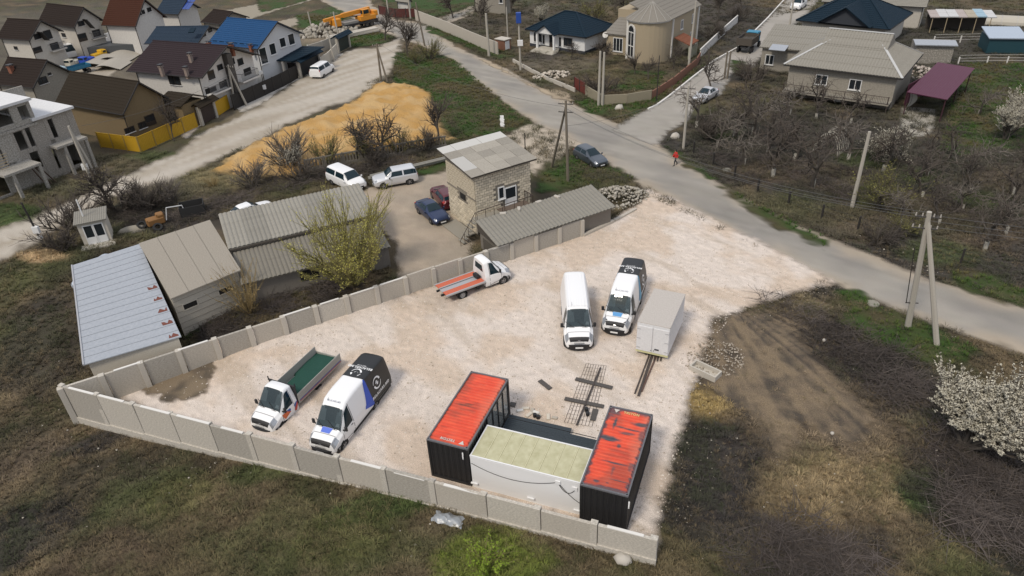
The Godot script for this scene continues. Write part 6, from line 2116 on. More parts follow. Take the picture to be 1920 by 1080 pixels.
	opening(t, Vector3(-.3, 0, -10.3), Vector3(0, 0, 1), Vector3(-1, 0, 0), [1.2, .5, 1.7, 2.1], "window", 3, true)
	slope("porch_roof", t, Vector3(1.4, 2.2, 3.0), Vector3.RIGHT, 3.4, Vector3(0, .9, -2.6), 0, 0, mat("rust_tin", Color(.17, .06, .03), .85), .25, .03, 3)
	s = st()
	for x in [1.6, 4.6]: box(s, Vector3(x, 1.1, 2.8), Vector3(.12, 2.2, .12))
	for k in 12: box(s, Vector3(1.7 + k * .26, .9, 2.8), Vector3(.05, 1.7, .05))
	put("porch_trellis", s, mat("trellis_cream", Color(.42, .42, .33)), t)
	s = st()
	disc(s, Vector3(-.6, 2.9, -10.4), Vector3(-1, .3, .3), .45, 14)
	put("satellite_dish", s, trim, t)
	# the big asbestos-roofed house on the right
	t = thing("asbestos_hip_house", "large grey rendered house with a pale corrugated hipped roof, right of the side road", "house", Vector3(36.87, 0, -90.45), -0.652)
	L = 12.57
	s = st()
	box(s, Vector3(L / 2, 1.9, -5.6), Vector3(L, 4.4, 11.2))
	put("wall", s, stucco, t)
	hip_roof(t, L, 11.2, 4.0, 7.2, 4.6, 4.2, asb, .36, .08, 5, mat("pale_cap", Color(.46, .46, .45), .7), .6)
	# the raised gablet along its ridge
	for e in [[1.0, -5.6 * .6], [-1.0, -11.2 + 5.6 * .6]]:
		slope("ridge_slope", t, Vector3(2.6 if e[0] > 0 else L - 2.3, 4.0 + 3.2 * .6 + .16, e[1]), Vector3(e[0], 0, 0), L - 4.9, Vector3(0, 1.35, -e[0] * 2.24), 0, 0, asb, .36, .08, 2)
	s = st()
	for x in [2.6, L - 2.3]: tri(s, Vector3(x, 5.9, -3.36), Vector3(x, 7.4, -5.6), Vector3(x, 5.9, -7.84))
	put("gablet", s, stucco, t)
	s = st()
	bar(s, Vector3(2.6, 7.5, -5.6), Vector3(L - 2.3, 7.5, -5.6), .3, .08)
	put("ridge_cap", s, mats["pale_cap"], t)
	for r in [[3.4, 1.9, 1.45, 1.25], [7.4, 1.8, 1.45, 1.3]]: opening(t, Vector3.ZERO, Vector3.RIGHT, Vector3(0, 0, 1), r, "window", 2, true)
	s = st()
	box(s, Vector3(L / 2, 1.0, .9), Vector3(L, .16, 1.7))
	put("terrace_slab", s, mat("walk_concrete", Color(.26, .24, .2)), t)
	s = st()
	for k in int(L / .18): box(s, Vector3(.1 + k * .18, 1.5, 1.7), Vector3(.025, .85, .025))
	for y in [1.15, 1.95]: bar(s, Vector3(0, y, 1.7), Vector3(L, y, 1.7), .05, .05)
	for k in 6: box(s, Vector3(.1 + k * L / 5.1, .9, 1.7), Vector3(.09, 2.2, .09))
	put("terrace_railing", s, mat("railing_iron", Color(.05, .035, .03), .7), t)
	s = st()
	box(s, Vector3(L / 2, .45, .1), Vector3(L, .9, .12))
	put("basement_wall", s, mats["rough_block"], t)
	s = st()
	cbox(s, Vector3(L * .52, .55, .35), Vector3(.85, .6, .32), .03)
	put("air_conditioner", s, trim, t)
	var w := thing("asbestos_wing", "corrugated roofed wing adjoining the large grey house on its left", "house", Vector3(37.4, 0, -102.41), -0.584)
	s = st()
	box(s, Vector3(3.4, 1.5, -4), Vector3(6.8, 3.4, 8))
	put("wall", s, stucco, w)
	slope("roof_slope", w, Vector3(-.4, 3.2, .4), Vector3.RIGHT, 9.0, Vector3(0, 1.6, -7.6), 0, 0, asb, .34, .07, 4)
	s = st()
	box(s, Vector3(2.4, 3.5, .9), Vector3(2.2, .08, 2.0), Basis(Vector3.RIGHT, .15))
	put("tin_canopy", s, mats["zinc_roof"], w)
	opening(w, Vector3.ZERO, Vector3.RIGHT, Vector3(0, 0, 1), [.6, .8, 1.2, 1.4], "window", 2, true)
	# the navy roof behind it
	t = thing("navy_roof_house", "house with a broad navy tiled roof and projecting front gable, behind the large grey house", "house", Vector3(48.24, 0, -117.22), -0.708)
	s = st()
	box(s, Vector3(6.5, 1.6, -6), Vector3(12.4, 3.6, 11.5))
	put("wall", s, mats["cream_render"], t)
	hip_roof(t, 13, 12, 3.2, 6.4, 5.0, 5.0, navy, .3, .03, 16, navy, .5)
	slope("roof_slope", t, Vector3(11.0, 3.4, 1.6), Vector3(0, 0, -1), 8.0, Vector3(-4.0, 2.6, 0), 0, 0, navy, .3, .03, 11)
	slope("roof_slope", t, Vector3(3.0, 3.4, -6.4), Vector3(0, 0, 1), 8.0, Vector3(4.0, 2.6, 0), 0, 0, navy, .3, .03, 11)
	s = st()
	tri(s, Vector3(3.3, 3.4, 1.0), Vector3(10.7, 3.4, 1.0), Vector3(7.0, 5.8, 1.0))
	put("gable", s, mat("dark_plinth"), t)
	s = st()
	tube(s, Vector3(6.2, 5.5, -5.0), Vector3(6.2, 7.2, -5.0), .18, .18, 8)
	put("flue", s, mat("teal_flue", Color(.05, .13, .13), .5), t)
	t = gable_house("beige_house", "beige house with a grey roof and air conditioner at the top right edge", Vector3(56.22, 0, -128.9), -0.559, 16.23, 2.6, 4.4, 3.4, 0.4, 0.5, mats["cream_render"], asb, [[[8.98, 1.93, 1.06, 1.18], "window", 2]], [], {"white_frames": true, "amp": .04, "pitch": .25})
	s = st()
	cbox(s, Vector3(11.24, 2.2, -2.5), Vector3(.9, .65, .35), .03)
	put("air_conditioner", s, trim, t)
	# plum canopy, block shed, blue shed
	t = thing("plum_canopy", "plum red sheet metal canopy on posts beside the large grey house", "canopy", Vector3(47.3, 0, -80.85), -0.859)
	slope("canopy_roof", t, Vector3(0, 2.75, 0), Vector3.RIGHT, 4.4, Vector3(-1.8, .35, -13.2), 0, 0, mat("plum_sheet", Color(.085, .016, .04), .6), .25, .02, 1, .01, .05)
	s = st()
	for e in [[.15, -.2], [4.2, -.2], [-1.0, -8.0], [2.8, -8.0], [-1.5, -12.8], [2.4, -12.8]]:
		s = st()
		tube(s, Vector3(e[0], 0, e[1]), Vector3(e[0], 2.75 + .3 * -e[1] / 13, e[1]), .06, .06, 6)
		put("post", s, mat("plum_steel", Color(.06, .02, .03), .5), t)
	s = st()
	box(s, Vector3(-1.1, 1.4, -8.0), Vector3(.06, 2.6, 9.5))
	put("side_sheet", s, mat("plum_sheet"), t)
	t = thing("perforated_block_shed", "small shed of pitted pale blocks with a light metal roof strip, behind the plum canopy", "shed", Vector3(59.13, 0, -101.57), -0.314)
	s = st()
	box(s, Vector3(2.4, 1.2, -1.8), Vector3(4.8, 2.6, 3.6))
	put("wall", s, pitted(), t)
	slope("roof", t, Vector3(-.3, 2.6, .4), Vector3.RIGHT, 5.4, Vector3(0, .3, -2.0), 0, 0, zinc, .5, .02, 1)
	t = thing("blue_metal_shed", "teal sided shed with a pale blue metal roof at the right edge", "shed", Vector3(71.31, 0, -104.41), -0.261)
	s = st()
	box(s, Vector3(3, 1.1, -2), Vector3(6, 2.2, 4))
	put("wall", s, mat("teal_sheet", Color(.012, .05, .065), .5), t)
	slope("roof", t, Vector3(-.2, 2.2, .3), Vector3.RIGHT, 5.0, Vector3(0, .7, -4.4), 0, 0, mat("pale_blue_tin", Color(.36, .42, .50), .5), .4, .02, 1)
	t = thing("patched_shed", "open fronted shed with a patched sheet roof in the top right gardens", "shed", Vector3(69.86, 0, -117.49), -0.268)
	var tin := [mat("tin_pink", Color(.38, .33, .31), .8), mat("tin_white", Color(.5, .5, .5), .7), mat("tin_buff", Color(.36, .32, .25), .8), mat("tin_blue", Color(.28, .4, .48), .6)]
	for k in 7:
		slope("roof_sheet", t, Vector3(-.4 + k * 1.35, 2.5 + .04 * (k % 3), .2 - .1 * (k % 2)), Vector3.RIGHT, 1.4, Vector3(.1, .4, -3.6 - .3 * (k % 2)), 0, 0, tin[[0, 1, 1, 0, 2, 3, 1][k]], .25, .03, 2)
	s = st()
	for k in 5:
		s = st()
		tube(s, Vector3(k * 2.1, 0, 0), Vector3(k * 2.1, 2.5, 0), .07, .06, 6)
		put("post", s, mat("bare_wood", Color(.35, .28, .18)), t)
	s = st()
	box(s, Vector3(4.4, 1.2, -3.4), Vector3(8.8, 2.4, .1))
	put("back_boards", s, mat("weathered_board", Color(.07, .06, .05), .95), t)
	t = thing("film_tunnel", "low garden tunnel of pale film beside the patched shed", "greenhouse", Vector3(81, 0, -121.06), -0.492)
	s = st()
	for i in 8:
		var a0 := PI * i / 8
		var a1 := PI * (i + 1) / 8
		quad(s, Vector3(0, sin(a0) * 1.3, -1.5 + cos(a0) * 1.5), Vector3(9, sin(a0) * 1.3, -1.5 + cos(a0) * 1.5), Vector3(9, sin(a1) * 1.3, -1.5 + cos(a1) * 1.5), Vector3(0, sin(a1) * 1.3, -1.5 + cos(a1) * 1.5))
	put("film", s, mat("tunnel_film", Color(.42, .39, .33), .6), t)
	s = st()
	for k in 5: for i in 6: bar(s, Vector3(.1 + k * 2.2, sin(PI * i / 6) * 1.33, -1.5 + cos(PI * i / 6) * 1.53), Vector3(.1 + k * 2.2, sin(PI * (i + 1) / 6) * 1.33, -1.5 + cos(PI * (i + 1) / 6) * 1.53), .05, .05)
	put("hoop", s, mat("zinc", Color(.42, .42, .43), .5, .3), t)
	# far buildings along the top edge
	gable_house("grey_gable_house", "grey house at the top edge behind the bare garden trees", Vector3(-5.03, 0, -153.77), -0.665, 8.67, 1.14, 5.18, 3.6, 0.3, 0.4, stucco, asb, [[[6.67, 1.99, 0.99, 0.87], "window", 1]], [], {"white_frames": true})
	gable_house("white_store", "little white store behind the dark red fence at the top edge", Vector3(-20.9, 0, -155.73), -0.705, 3.77, 0.58, 3.22, 2.4, 0.2, 0.3, render, asb, [], [])

func pitted() -> StandardMaterial3D:
	return tex("pitted_block", Color(.10, .09, .075), Color(.46, .43, .38), 2.4, .06, .95, false, CELLS, .5, 256, false)
# ---------------------------------------------------------------- fences, poles, wires
func fence(called: String, label: String, pts: Array, h: float, m: Material, post: Material, bay: float, style: String) -> Node3D:
	var a: Vector2 = pts[0]
	var t := thing(called, label, "fence" if called.contains("fence") else "wall", tx(a))
	for i in pts.size() - 1:
		var p: Vector3 = tx(pts[i]) - t.position
		var q: Vector3 = tx(pts[i + 1]) - t.position
		var d := (q - p).normalized()
		var n := maxi(1, int(p.distance_to(q) / bay + .5))
		var side := d.cross(Vector3.UP)
		for k in n:
			var u := p.lerp(q, float(k) / n)
			var v := p.lerp(q, float(k + 1) / n)
			var s := st()
			match style:
				"sheet":     # profiled sheet
					var c := int(u.distance_to(v) / .22)
					for j in c:
						var e := u.lerp(v, float(j) / c)
						var f := u.lerp(v, float(j + 1) / c)
						var g := e.lerp(f, .5) + side * .035
						quad(s, e + Vector3(0, .05, 0), g + Vector3(0, .05, 0), g + Vector3(0, h, 0), e + Vector3(0, h, 0))
						quad(s, g + Vector3(0, .05, 0), f + Vector3(0, .05, 0), f + Vector3(0, h, 0), g + Vector3(0, h, 0))
					bar(s, u + Vector3(0, h, 0), v + Vector3(0, h, 0), .09, .05)
				"pickets":
					var c := int(u.distance_to(v) / .16)
					for j in c: box(s, u.lerp(v, (j + .5) / c) + Vector3(0, h / 2, 0), Vector3(.05, h, .05))
					for y in [.2, h - .15]: bar(s, u + Vector3(0, y, 0), v + Vector3(0, y, 0), .05, .05)
				"balusters":
					var c := int(u.distance_to(v) / .3)
					for j in c: box(s, u.lerp(v, (j + .5) / c) + Vector3(0, h * .55, 0), Vector3(.12, h * .7, .12))
					bar(s, u + Vector3(0, h - .08, 0), v + Vector3(0, h - .08, 0), .16, .16)
					bar(s, u + Vector3(0, h * .12, 0), v + Vector3(0, h * .12, 0), .16, h * .3)
				"holes":     # a white wall with a row of diamond openings
					bar(s, u + Vector3(0, h * .25, 0), v + Vector3(0, h * .25, 0), .18, h * .5)
					bar(s, u + Vector3(0, h * .92, 0), v + Vector3(0, h * .92, 0), .18, h * .16)
					for j in 4: box(s, u.lerp(v, (j + .5) / 4.0) + Vector3(0, h * .66, 0), Vector3(.45, h * .38, .17), Basis(d, Vector3.UP, side))
				"wire":
					for y in [.4, .8, 1.2]: tube(s, u + Vector3(0, y, 0), v + Vector3(0, y, 0), .015, .015, 4, false)
				_:
					bar(s, u + Vector3(0, h / 2 - .1, 0), v + Vector3(0, h / 2 - .1, 0), .16, h + .2)
			put("panel", s, m, t)
			if post:
				s = st()
				box(s, u + Vector3(0, h / 2, 0), Vector3(.14, h + .15, .14), Basis(d, Vector3.UP, side))
				put("post", s, post, t)
	return t

func pole(called: String, label: String, base: Vector3, h: float, lean: Vector3, m: Material, r := .14, arms := 1, brace = null, group := "") -> Node3D:
	var t := thing(called, label, "utility pole", base, 0, group)
	var s := st()
	var top := Vector3(0, h, 0) + lean
	tube(s, Vector3(0, -.4, 0), top, r * 1.15, r * .8, 7)
	put("shaft", s, m, t)
	if brace != null:
		s = st()
		tube(s, brace - base - Vector3(0, .4, 0), top * .93, r * 1.05, r * .75, 7)
		put("brace", s, m, t)
	for k in arms:
		s = st()
		var y := top - Vector3(0, .35 + k * .8, 0)
		bar(s, y - Vector3(.7, 0, .25), y + Vector3(.7, 0, .25), .08, .08)
		var o := put("crossarm", s, mat("arm_steel", Color(.06, .055, .05), .6), t)
		for j in [-.65, -.3, .3, .65]:
			s = st()
			tube(s, y + Vector3(j, .04, j * .36), y + Vector3(j, .24, j * .36), .05, .035, 6)
			put("insulator", s, mat("porcelain", Color(.4, .37, .33), .3), o)
	return t

func wire(label: String, a: Vector3, b: Vector3, sag: float) -> void:
	var s := st()
	var last := Vector3.ZERO
	for k in range(1, 21):
		var f := k / 20.0
		var p := (b - a) * f - Vector3(0, sag * 4 * f * (1 - f), 0)
		tube(s, last, p, .014, .014, 4, false)
		last = p
	tag(put("overhead_wire", s, mat("wire_grey", Color(.09, .09, .09), .6), null, a), label, "wire", "overhead wires")

func street() -> void:
	var conc := tex("pole_concrete", Color(.33, .305, .26), Color(.44, .41, .355), 1.2, .05, .95, false, SMOOTH, 0, 256, false)
	var wood := tex("pole_wood", Color(.13, .11, .085), Color(.21, .18, .14), 1.0, .05, .95, false, SMOOTH, 0, 256, false)
	var iron := mat("post_iron", Color(.025, .022, .02), .7)
	# fences
	var yellow := mat("yellow_sheet", Color(.46, .27, .012), .6)
	var yp := mat("yellow_post", Color(.3, .2, .05), .7)
	fence("yellow_fence", "yellow profiled sheet fence along the front of the ochre brick house", [Vector2(-49.58, -84.42), Vector2(-43.58, -81.82), Vector2(-39.58, -90.11)], 1.9, yellow, yp, 2.4, "sheet")
	fence("yellow_fence", "yellow sheet fence between the brown roofed gate and the black fence", [Vector2(-38.29, -93.86), Vector2(-37.62, -97.3)], 1.9, yellow, yp, 2.4, "sheet")
	fence("yellow_fence", "yellow sheet fence across the back of the brick house's courtyard", [Vector2(-45.09, -100.17), Vector2(-39.73, -98.34)], 1.9, yellow, yp, 2.4, "sheet")
	var blk := mat("black_sheet", Color(.014, .012, .011), .6)
	fence("black_fence", "black sheet fence with stone base along the road side of the twin house", [Vector2(-36.78, -96.49), Vector2(-34.1, -102.46), Vector2(-32.5, -106.32)], 2.0, blk, iron, 2.5, "sheet")
	fence("black_fence", "black sheet fence dividing the twin house yard from the blue-roofed house", [Vector2(-39.38, -114.68), Vector2(-35.12, -113.28), Vector2(-31.5, -111.43)], 2.0, blk, iron, 2.5, "sheet")
	fence("black_fence", "black sheet fence from the yard corner up to the navy gate", [Vector2(-32.5, -106.32), Vector2(-31.13, -110.5)], 2.0, blk, iron, 2.5, "sheet")
	var stone := tex("rubble_stone", Color(.20, .175, .12), Color(.36, .32, .235), .9, .06, .95, false, CELLS, .7, 256, false)
	fence("stone_wall", "low rough stone wall round the corner garden by the side road", [Vector2(11.35, -94.86), Vector2(13.04, -90.27), Vector2(16.16, -90.19), Vector2(19.58, -91.38)], 1.3, stone, null, 3, "solid")
	fence("brick_wall", "low red brick wall beside the lawn of the round-fronted house", [Vector2(19.58, -91.38), Vector2(23.71, -97.04), Vector2(29.03, -105.74), Vector2(30.42, -109.04)], 1.1, mat("wall_brick", Color(.21, .10, .065), .9), iron, 2.6, "solid")
	fence("white_parapet_wall", "white pierced parapet wall along the ramp of the side road", [Vector2(30.72, -110.22), Vector2(36.07, -119.88), Vector2(42.88, -131.83)], 1.3, mats["whitewash"], null, 2.6, "holes")
	fence("red_fence", "dark red gate fence at the corner of the bungalow's plot", [Vector2(10.15, -97.97), Vector2(11.28, -94.87)], 1.6, mat("red_sheet", Color(.12, .025, .018), .6), iron, 2.0, "sheet")
	fence("red_fence", "long dark red fence in front of the white store at the top edge", [Vector2(-24.42, -155.52), Vector2(-20.65, -151.5), Vector2(-16.22, -150.41)], 1.7, mat("dark_red_sheet", Color(.085, .022, .018), .7), iron, 3.0, "sheet")
	fence("concrete_fence", "pale concrete slab fence along the far verge of the main road", [Vector2(-16.23, -147.95), Vector2(-12.03, -140.44), Vector2(-8.73, -134.52), Vector2(-5.16, -127.37), Vector2(-1.9, -121.21), Vector2(-0.24, -118.13)], 2.0, mats["cast_concrete"], mats["pale_concrete"], 2.8, "solid")
	fence("concrete_fence", "openwork concrete fence between the sand heap and the car yard", [Vector2(-21.82, -73.14), Vector2(-17.97, -74.56), Vector2(-14.25, -75.76), Vector2(-10.46, -77.14), Vector2(-6.66, -78.25)], 1.4, mat("old_concrete", Color(.16, .145, .12), .95), mat("old_concrete"), 2.6, "balusters")
	fence("white_yard_wall", "white garden wall in front of the second white house", [Vector2(-76.81, -139.6), Vector2(-75.79, -142.67), Vector2(-74.61, -145.84)], 1.5, mat("bright_render"), mat("bright_render"), 2.6, "holes")
	fence("grey_board_fence", "grey gate leaves of the white houses' yard wall", [Vector2(-78.54, -137.58), Vector2(-77.03, -139.65)], 2.0, mat("gate_grey", Color(.06, .055, .05)), iron, 1.6, "sheet")
	fence("grey_board_fence", "brown grey gate between the white wall and the brown wall", [Vector2(-74.61, -145.84), Vector2(-73.44, -148.23)], 2.0, mat("gate_grey"), iron, 1.6, "sheet")
	fence("brown_wall", "red brown yard wall in front of the red-roofed house", [Vector2(-72.6, -146.26), Vector2(-70.98, -149.49), Vector2(-70.43, -154.07)], 1.4, mat("brown_wall", Color(.10, .04, .028), .9), null, 3.0, "solid")
	fence("wire_fence", "thin wire fence on posts along the orchard edge by the main road", [Vector2(20.5, -72.46), Vector2(24.16, -62.1), Vector2(27.93, -55.99), Vector2(32.18, -50.98), Vector2(35.41, -47.23), Vector2(38.69, -44.12)], 1.3, iron, iron, 4.0, "wire")
	fence("garden_wall", "low kerb wall round the bungalow's front garden", [Vector2(2.06, -113.45), Vector2(4.75, -106.94), Vector2(6.96, -102.13), Vector2(9.08, -98.41), Vector2(10.07, -96.51)], .5, mats["pale_concrete"], iron, 3.0, "solid")
	fence("garden_rail_fence", "white garden rail on stub posts below the blue metal shed", [Vector2(64.71, -99.91), Vector2(68.52, -99.44), Vector2(73.53, -98.45)], .9, mats["whitewash"], mats["whitewash"], 3.4, "wire")
	fence("garden_rail_fence", "white rail across the garden behind the pitted block shed", [Vector2(67.46, -111.64), Vector2(75.17, -110.65), Vector2(80.78, -109.76)], .9, mats["whitewash"], mats["whitewash"], 4.0, "wire")
	# gates with small roofs
	roofed_gate(Vector3(-39.28, 0, -90.47), 1.285, 3.53, mats["umber_tiles"], "brown roofed sliding gate in the yellow fence", mat("gate_brown", Color(.05, .035, .03), .6))
	roofed_gate(Vector3(-30.87, 0, -110.45), 1.239, 6.25, mats["navy_tiles"], "navy roofed gate of the blue-roofed house behind the small white van", mat("gate_black", Color(.02, .022, .026), .5))
	roofed_gate(Vector3(-27.58, 0, -124.78), 1.233, 4.32, mats["navy_tiles"], "navy roofed gate at the end of the walled plot near the crane", mat("gate_green_grey", Color(.04, .05, .045), .5))
	fence("plot_wall", "pale block wall with pillars round the unbuilt plot near the crane", [Vector2(-28.53, -115.67), Vector2(-27.9, -118.73), Vector2(-27.52, -124.41)], 1.7, mats["pale_block"], mats["whitewash"], 2.0, "solid")
	fence("plot_wall", "inner block wall of the unbuilt plot behind the blue-roofed house", [Vector2(-32.43, -124.36), Vector2(-30.54, -126.82), Vector2(-28.68, -130.91), Vector2(-27.64, -133.83)], 1.7, mats["pale_block"], mats["whitewash"], 2.4, "solid")
	# poles
	pole("power_pole", "concrete pole at the orchard edge beside the main road", Vector3(31.45, 0, -57.83), 7.22, Vector3.ZERO, conc, .17, 0)
	pole("power_pole", "concrete pole at the junction corner by the silver car", Vector3(19.75, 0, -73.98), 7.06, Vector3.ZERO, conc, .14, 1)
	var near := pole("power_pole", "braced concrete pole with crossarms in front of the road, nearest the camera", Vector3(27.39, 0, -39.37), 9.1, Vector3(-1.1, 0, .2), conc, .19, 2, Vector3(28.35, 0, -37.2))
	var s := st()
	tube(s, Vector3(-.75, 2.2, .1), Vector3(-1.3, 6.5, .1), .03, .03, 5)
	bar(s, Vector3(-.8, 2.2, .1), Vector3(.1, 2.1, .1), .05, .05)
	put("earth_rod", s, iron, near)
	pole("power_pole", "leaning braced wooden pole on the grass behind the block tower", Vector3(6.29, 0, -66.79), 8.47, Vector3(-.2, 0, 0), wood, .14, 2, Vector3(4.85, 0, -70.88))
	pole("power_pole", "braced wooden pole at the tip of the sand heap beside the dirt road", Vector3(-17.88, 0, -106.67), 5.44, Vector3(.1, 0, 0), wood, .15, 1, Vector3(-16.87, 0, -106.21))
	pole("power_pole", "left pole of the concrete pair at the stone garden wall", Vector3(12.47, 0, -90.15), 6.92, Vector3(.1, 0, 0), conc, .16, 0, null, "pair of poles at the stone wall")
	pole("power_pole", "right pole of the concrete pair at the stone garden wall", Vector3(12.95, 0, -90.07), 6.79, Vector3(.1, 0, 0), conc, .16, 0, null, "pair of poles at the stone wall")
	pole("power_pole", "pale double pole at the end of the slab fence", Vector3(-1.73, 0, -117.76), 6.61, Vector3(-.1, 0, 0), conc, .2, 0)
	var bx := pole("power_pole", "pole with a bright blue box on top, left of the bungalow", Vector3(3.05, 0, -108.71), 8.11, Vector3.ZERO, conc, .14, 0)
	s = st()
	cbox(s, Vector3(0, 7.59, .1), Vector3(.75, 1.5, .6), .05)
	put("transformer_box", s, mat("box_blue", Color(.015, .06, .3), .5), bx)
	s = st()
	box(s, Vector3(.1, 4.02, .2), Vector3(.8, .8, .3))
	put("meter_box", s, mat("frame_white", Color(.7, .7, .69), .4), bx)
	pole("power_pole", "braced pale pole outside the black fence of the twin house", Vector3(-37.06, 0, -97.67), 5.79, Vector3(.5, 0, 0), conc, .16, 1, Vector3(-35.48, 0, -98.1))
	pole("power_pole", "braced pole beside the unfinished concrete building", Vector3(-46.33, 0, -74.75), 5.99, Vector3(-.2, 0, 0), conc, .16, 0, Vector3(-45.99, 0, -75.45))
	pole("power_pole", "slim pole behind the crane truck's boom", Vector3(-29.69, 0, -137.14), 4.43, Vector3(-.2, 0, 0), conc, .15, 1)
	pole("power_pole", "pale pole at the plot wall left of the navy gate", Vector3(-27.27, 0, -119.59), 4.25, Vector3(-.2, 0, 0), conc, .14, 0)
	pole("power_pole", "slim pole left of the rubble heap", Vector3(-35.84, 0, -143.27), 3.53, Vector3(-.2, 0, 0), conc, .14, 0)
	pole("iron_post", "thin black iron post at the lawn corner by the side road", Vector3(20.17, 0, -90.84), 5.82, Vector3.ZERO, iron, .07, 0)
	pole("power_pole", "white based pole in front of the round-fronted house", Vector3(27.37, 0, -103.77), 9.56, Vector3(.3, 0, 0), conc, .15, 0)
	pole("power_pole", "left pole of the dark pair on the side road", Vector3(31.26, 0, -98.72), 3.8, Vector3.ZERO, wood, .14, 0, null, "pair of poles on the side road")
	pole("power_pole", "right pole of the dark pair on the side road", Vector3(31.62, 0, -98.66), 3.8, Vector3(.1, 0, 0), wood, .14, 0, null, "pair of poles on the side road")
	pole("power_pole", "pole leaning left at the bend of the main road by the slab fence", Vector3(-12.83, 0, -126.77), 7.17, Vector3(-.8, 0, 0), wood, .14, 0)
	pole("power_pole", "tall pale pole behind the slab fence near the bend", Vector3(-17.4, 0, -149.21), 7.0, Vector3.ZERO, conc, .15, 0)
	pole("power_pole", "pale pole in front of the red fence at the top edge", Vector3(-22.22, 0, -152.91), 6.5, Vector3.ZERO, conc, .15, 0)
	pole("power_pole", "slim pale pole in the bungalow's back garden", Vector3(1.6, 0, -129.77), 5.1, Vector3.ZERO, conc, .12, 0)
	pole("power_pole", "pale pole in front of the white garden wall of the white houses", Vector3(-72.27, 0, -145.75), 4.87, Vector3(-.2, 0, 0), conc, .15, 0)
	pole("power_pole", "pole at the top of the side road near the older white van", Vector3(50.28, 0, -126.29), 8.0, Vector3.ZERO, conc, .15, 0)
	pole("iron_post", "thin iron post beside the trodden path behind the tower", Vector3(2.28, 0, -74.71), 2.54, Vector3.ZERO, iron, .06, 0)
	var lp := pole("meter_post", "dark iron post carrying white meter boxes beside the dirt road", Vector3(-42.71, 0, -58.29), 4.6, Vector3(-.3, 0, 0), iron, .1, 0)
	s = st()
	box(s, Vector3(-.02, 1.94, .1), Vector3(.55, .65, .3))
	box(s, Vector3(.05, 1.17, .15), Vector3(.35, .3, .3))
	put("meter_box", s, mat("frame_white"), lp)
	lp = pole("meter_post", "dark post with one white meter box at the corner of the concrete shell", Vector3(-46.53, 0, -74.93), 4.38, Vector3(-.2, 0, 0), iron, .09, 0)
	s = st()
	box(s, Vector3(0, 1.28, .12), Vector3(.6, .7, .3))
	put("meter_box", s, mat("frame_white"), lp)
	pole("iron_post", "short stub post beside the meter post", Vector3(-42.59, 0, -59.19), 1.3, Vector3.ZERO, iron, .06, 0)
	lp = pole("lamp_post", "black lamp post with white globes inside the black fence", Vector3(-34.09, 0, -102.71), 3.38, Vector3.ZERO, iron, .06, 0)
	s = st()
	box(s, Vector3(0, 3.23, 0), Vector3(.4, .4, .4))
	box(s, Vector3(.1, 1.24, .3), Vector3(.4, .6, .3))
	put("globe", s, mat("frame_white"), lp)
	# wires
	for k in 3:
		wire("%s overhead wire from the nearest braced pole across the road to the wooden pole" % ["left", "middle", "right"][k], Vector3(26.51, 8.6, -39.96) + Vector3(-.5 + k * .5, -.3 * (k % 2), 0), Vector3(6.03, 7.6, -68.24) + Vector3(-.4 + k * .4, -.3 * (k % 2), 0), 1.6)
	for k in 3:
		wire("%s overhead wire from the nearest braced pole past the right edge" % ["upper", "middle", "lower"][k], Vector3(26.5, 8.6, -39.81) + Vector3(0, -.4 * k, 0), Vector3(26.5, 8.6, -39.81) + Vector3(42 + k, -.4 * k, 12), 1.0)
	wire("overhead wire from the wooden pole to the junction corner pole", Vector3(6.26, 5.5, -68.01), Vector3(19.62, 6.3, -74.25), .6)
	wire("overhead wire from the wooden pole to the block tower", Vector3(6.23, 5.5, -67.7), Vector3(1.88, 4.5, -62.22), .4)
	wire("overhead wire from the junction corner pole to the dark pole pair", Vector3(19.9, 6.3, -74.96), Vector3(29.49, 5, -93.76), .5)
	wire("overhead wire from the sand heap pole along the verge towards the tower", Vector3(-15.76, 7, -98.52), Vector3(6.02, 7.4, -68.2), 1.2)
	wire("overhead wire over the twin house's front to the braced pale pole", Vector3(-33.46, 6.4, -93.17), Vector3(-43.93, 6.6, -72.66), 1.0)

func roofed_gate(at: Vector3, turn: float, L: float, roof: Material, label: String, leaf: Material) -> void:
	var t := thing("roofed_gate", label, "gate", at, turn)
	var s := st()
	for x in [.2, L - .2]:
		s = st()
		cbox(s, Vector3(x, 1.2, 0), Vector3(.42, 2.5, .42), .03)
		put("pillar", s, mats["pole_concrete"] if mats.has("pole_concrete") else mat("stone_trim"), t)
	s = st()
	box(s, Vector3(L / 2, 1.1, 0), Vector3(L - .8, 2.0, .08))
	for k in int((L - .8) / .2): box(s, Vector3(.5 + k * .2, 1.1, .05), Vector3(.08, 2.0, .03))
	put("gate_leaf", s, leaf, t)
	slope("roof_slope", t, Vector3(-.3, 2.45, .8), Vector3.RIGHT, L + .6, Vector3(0, .55, -.8), 0, 0, roof, .3, .02, 2)
	slope("roof_slope", t, Vector3(L + .3, 2.45, -.8), Vector3.LEFT, L + .6, Vector3(0, .55, .8), 0, 0, roof, .3, .02, 2)
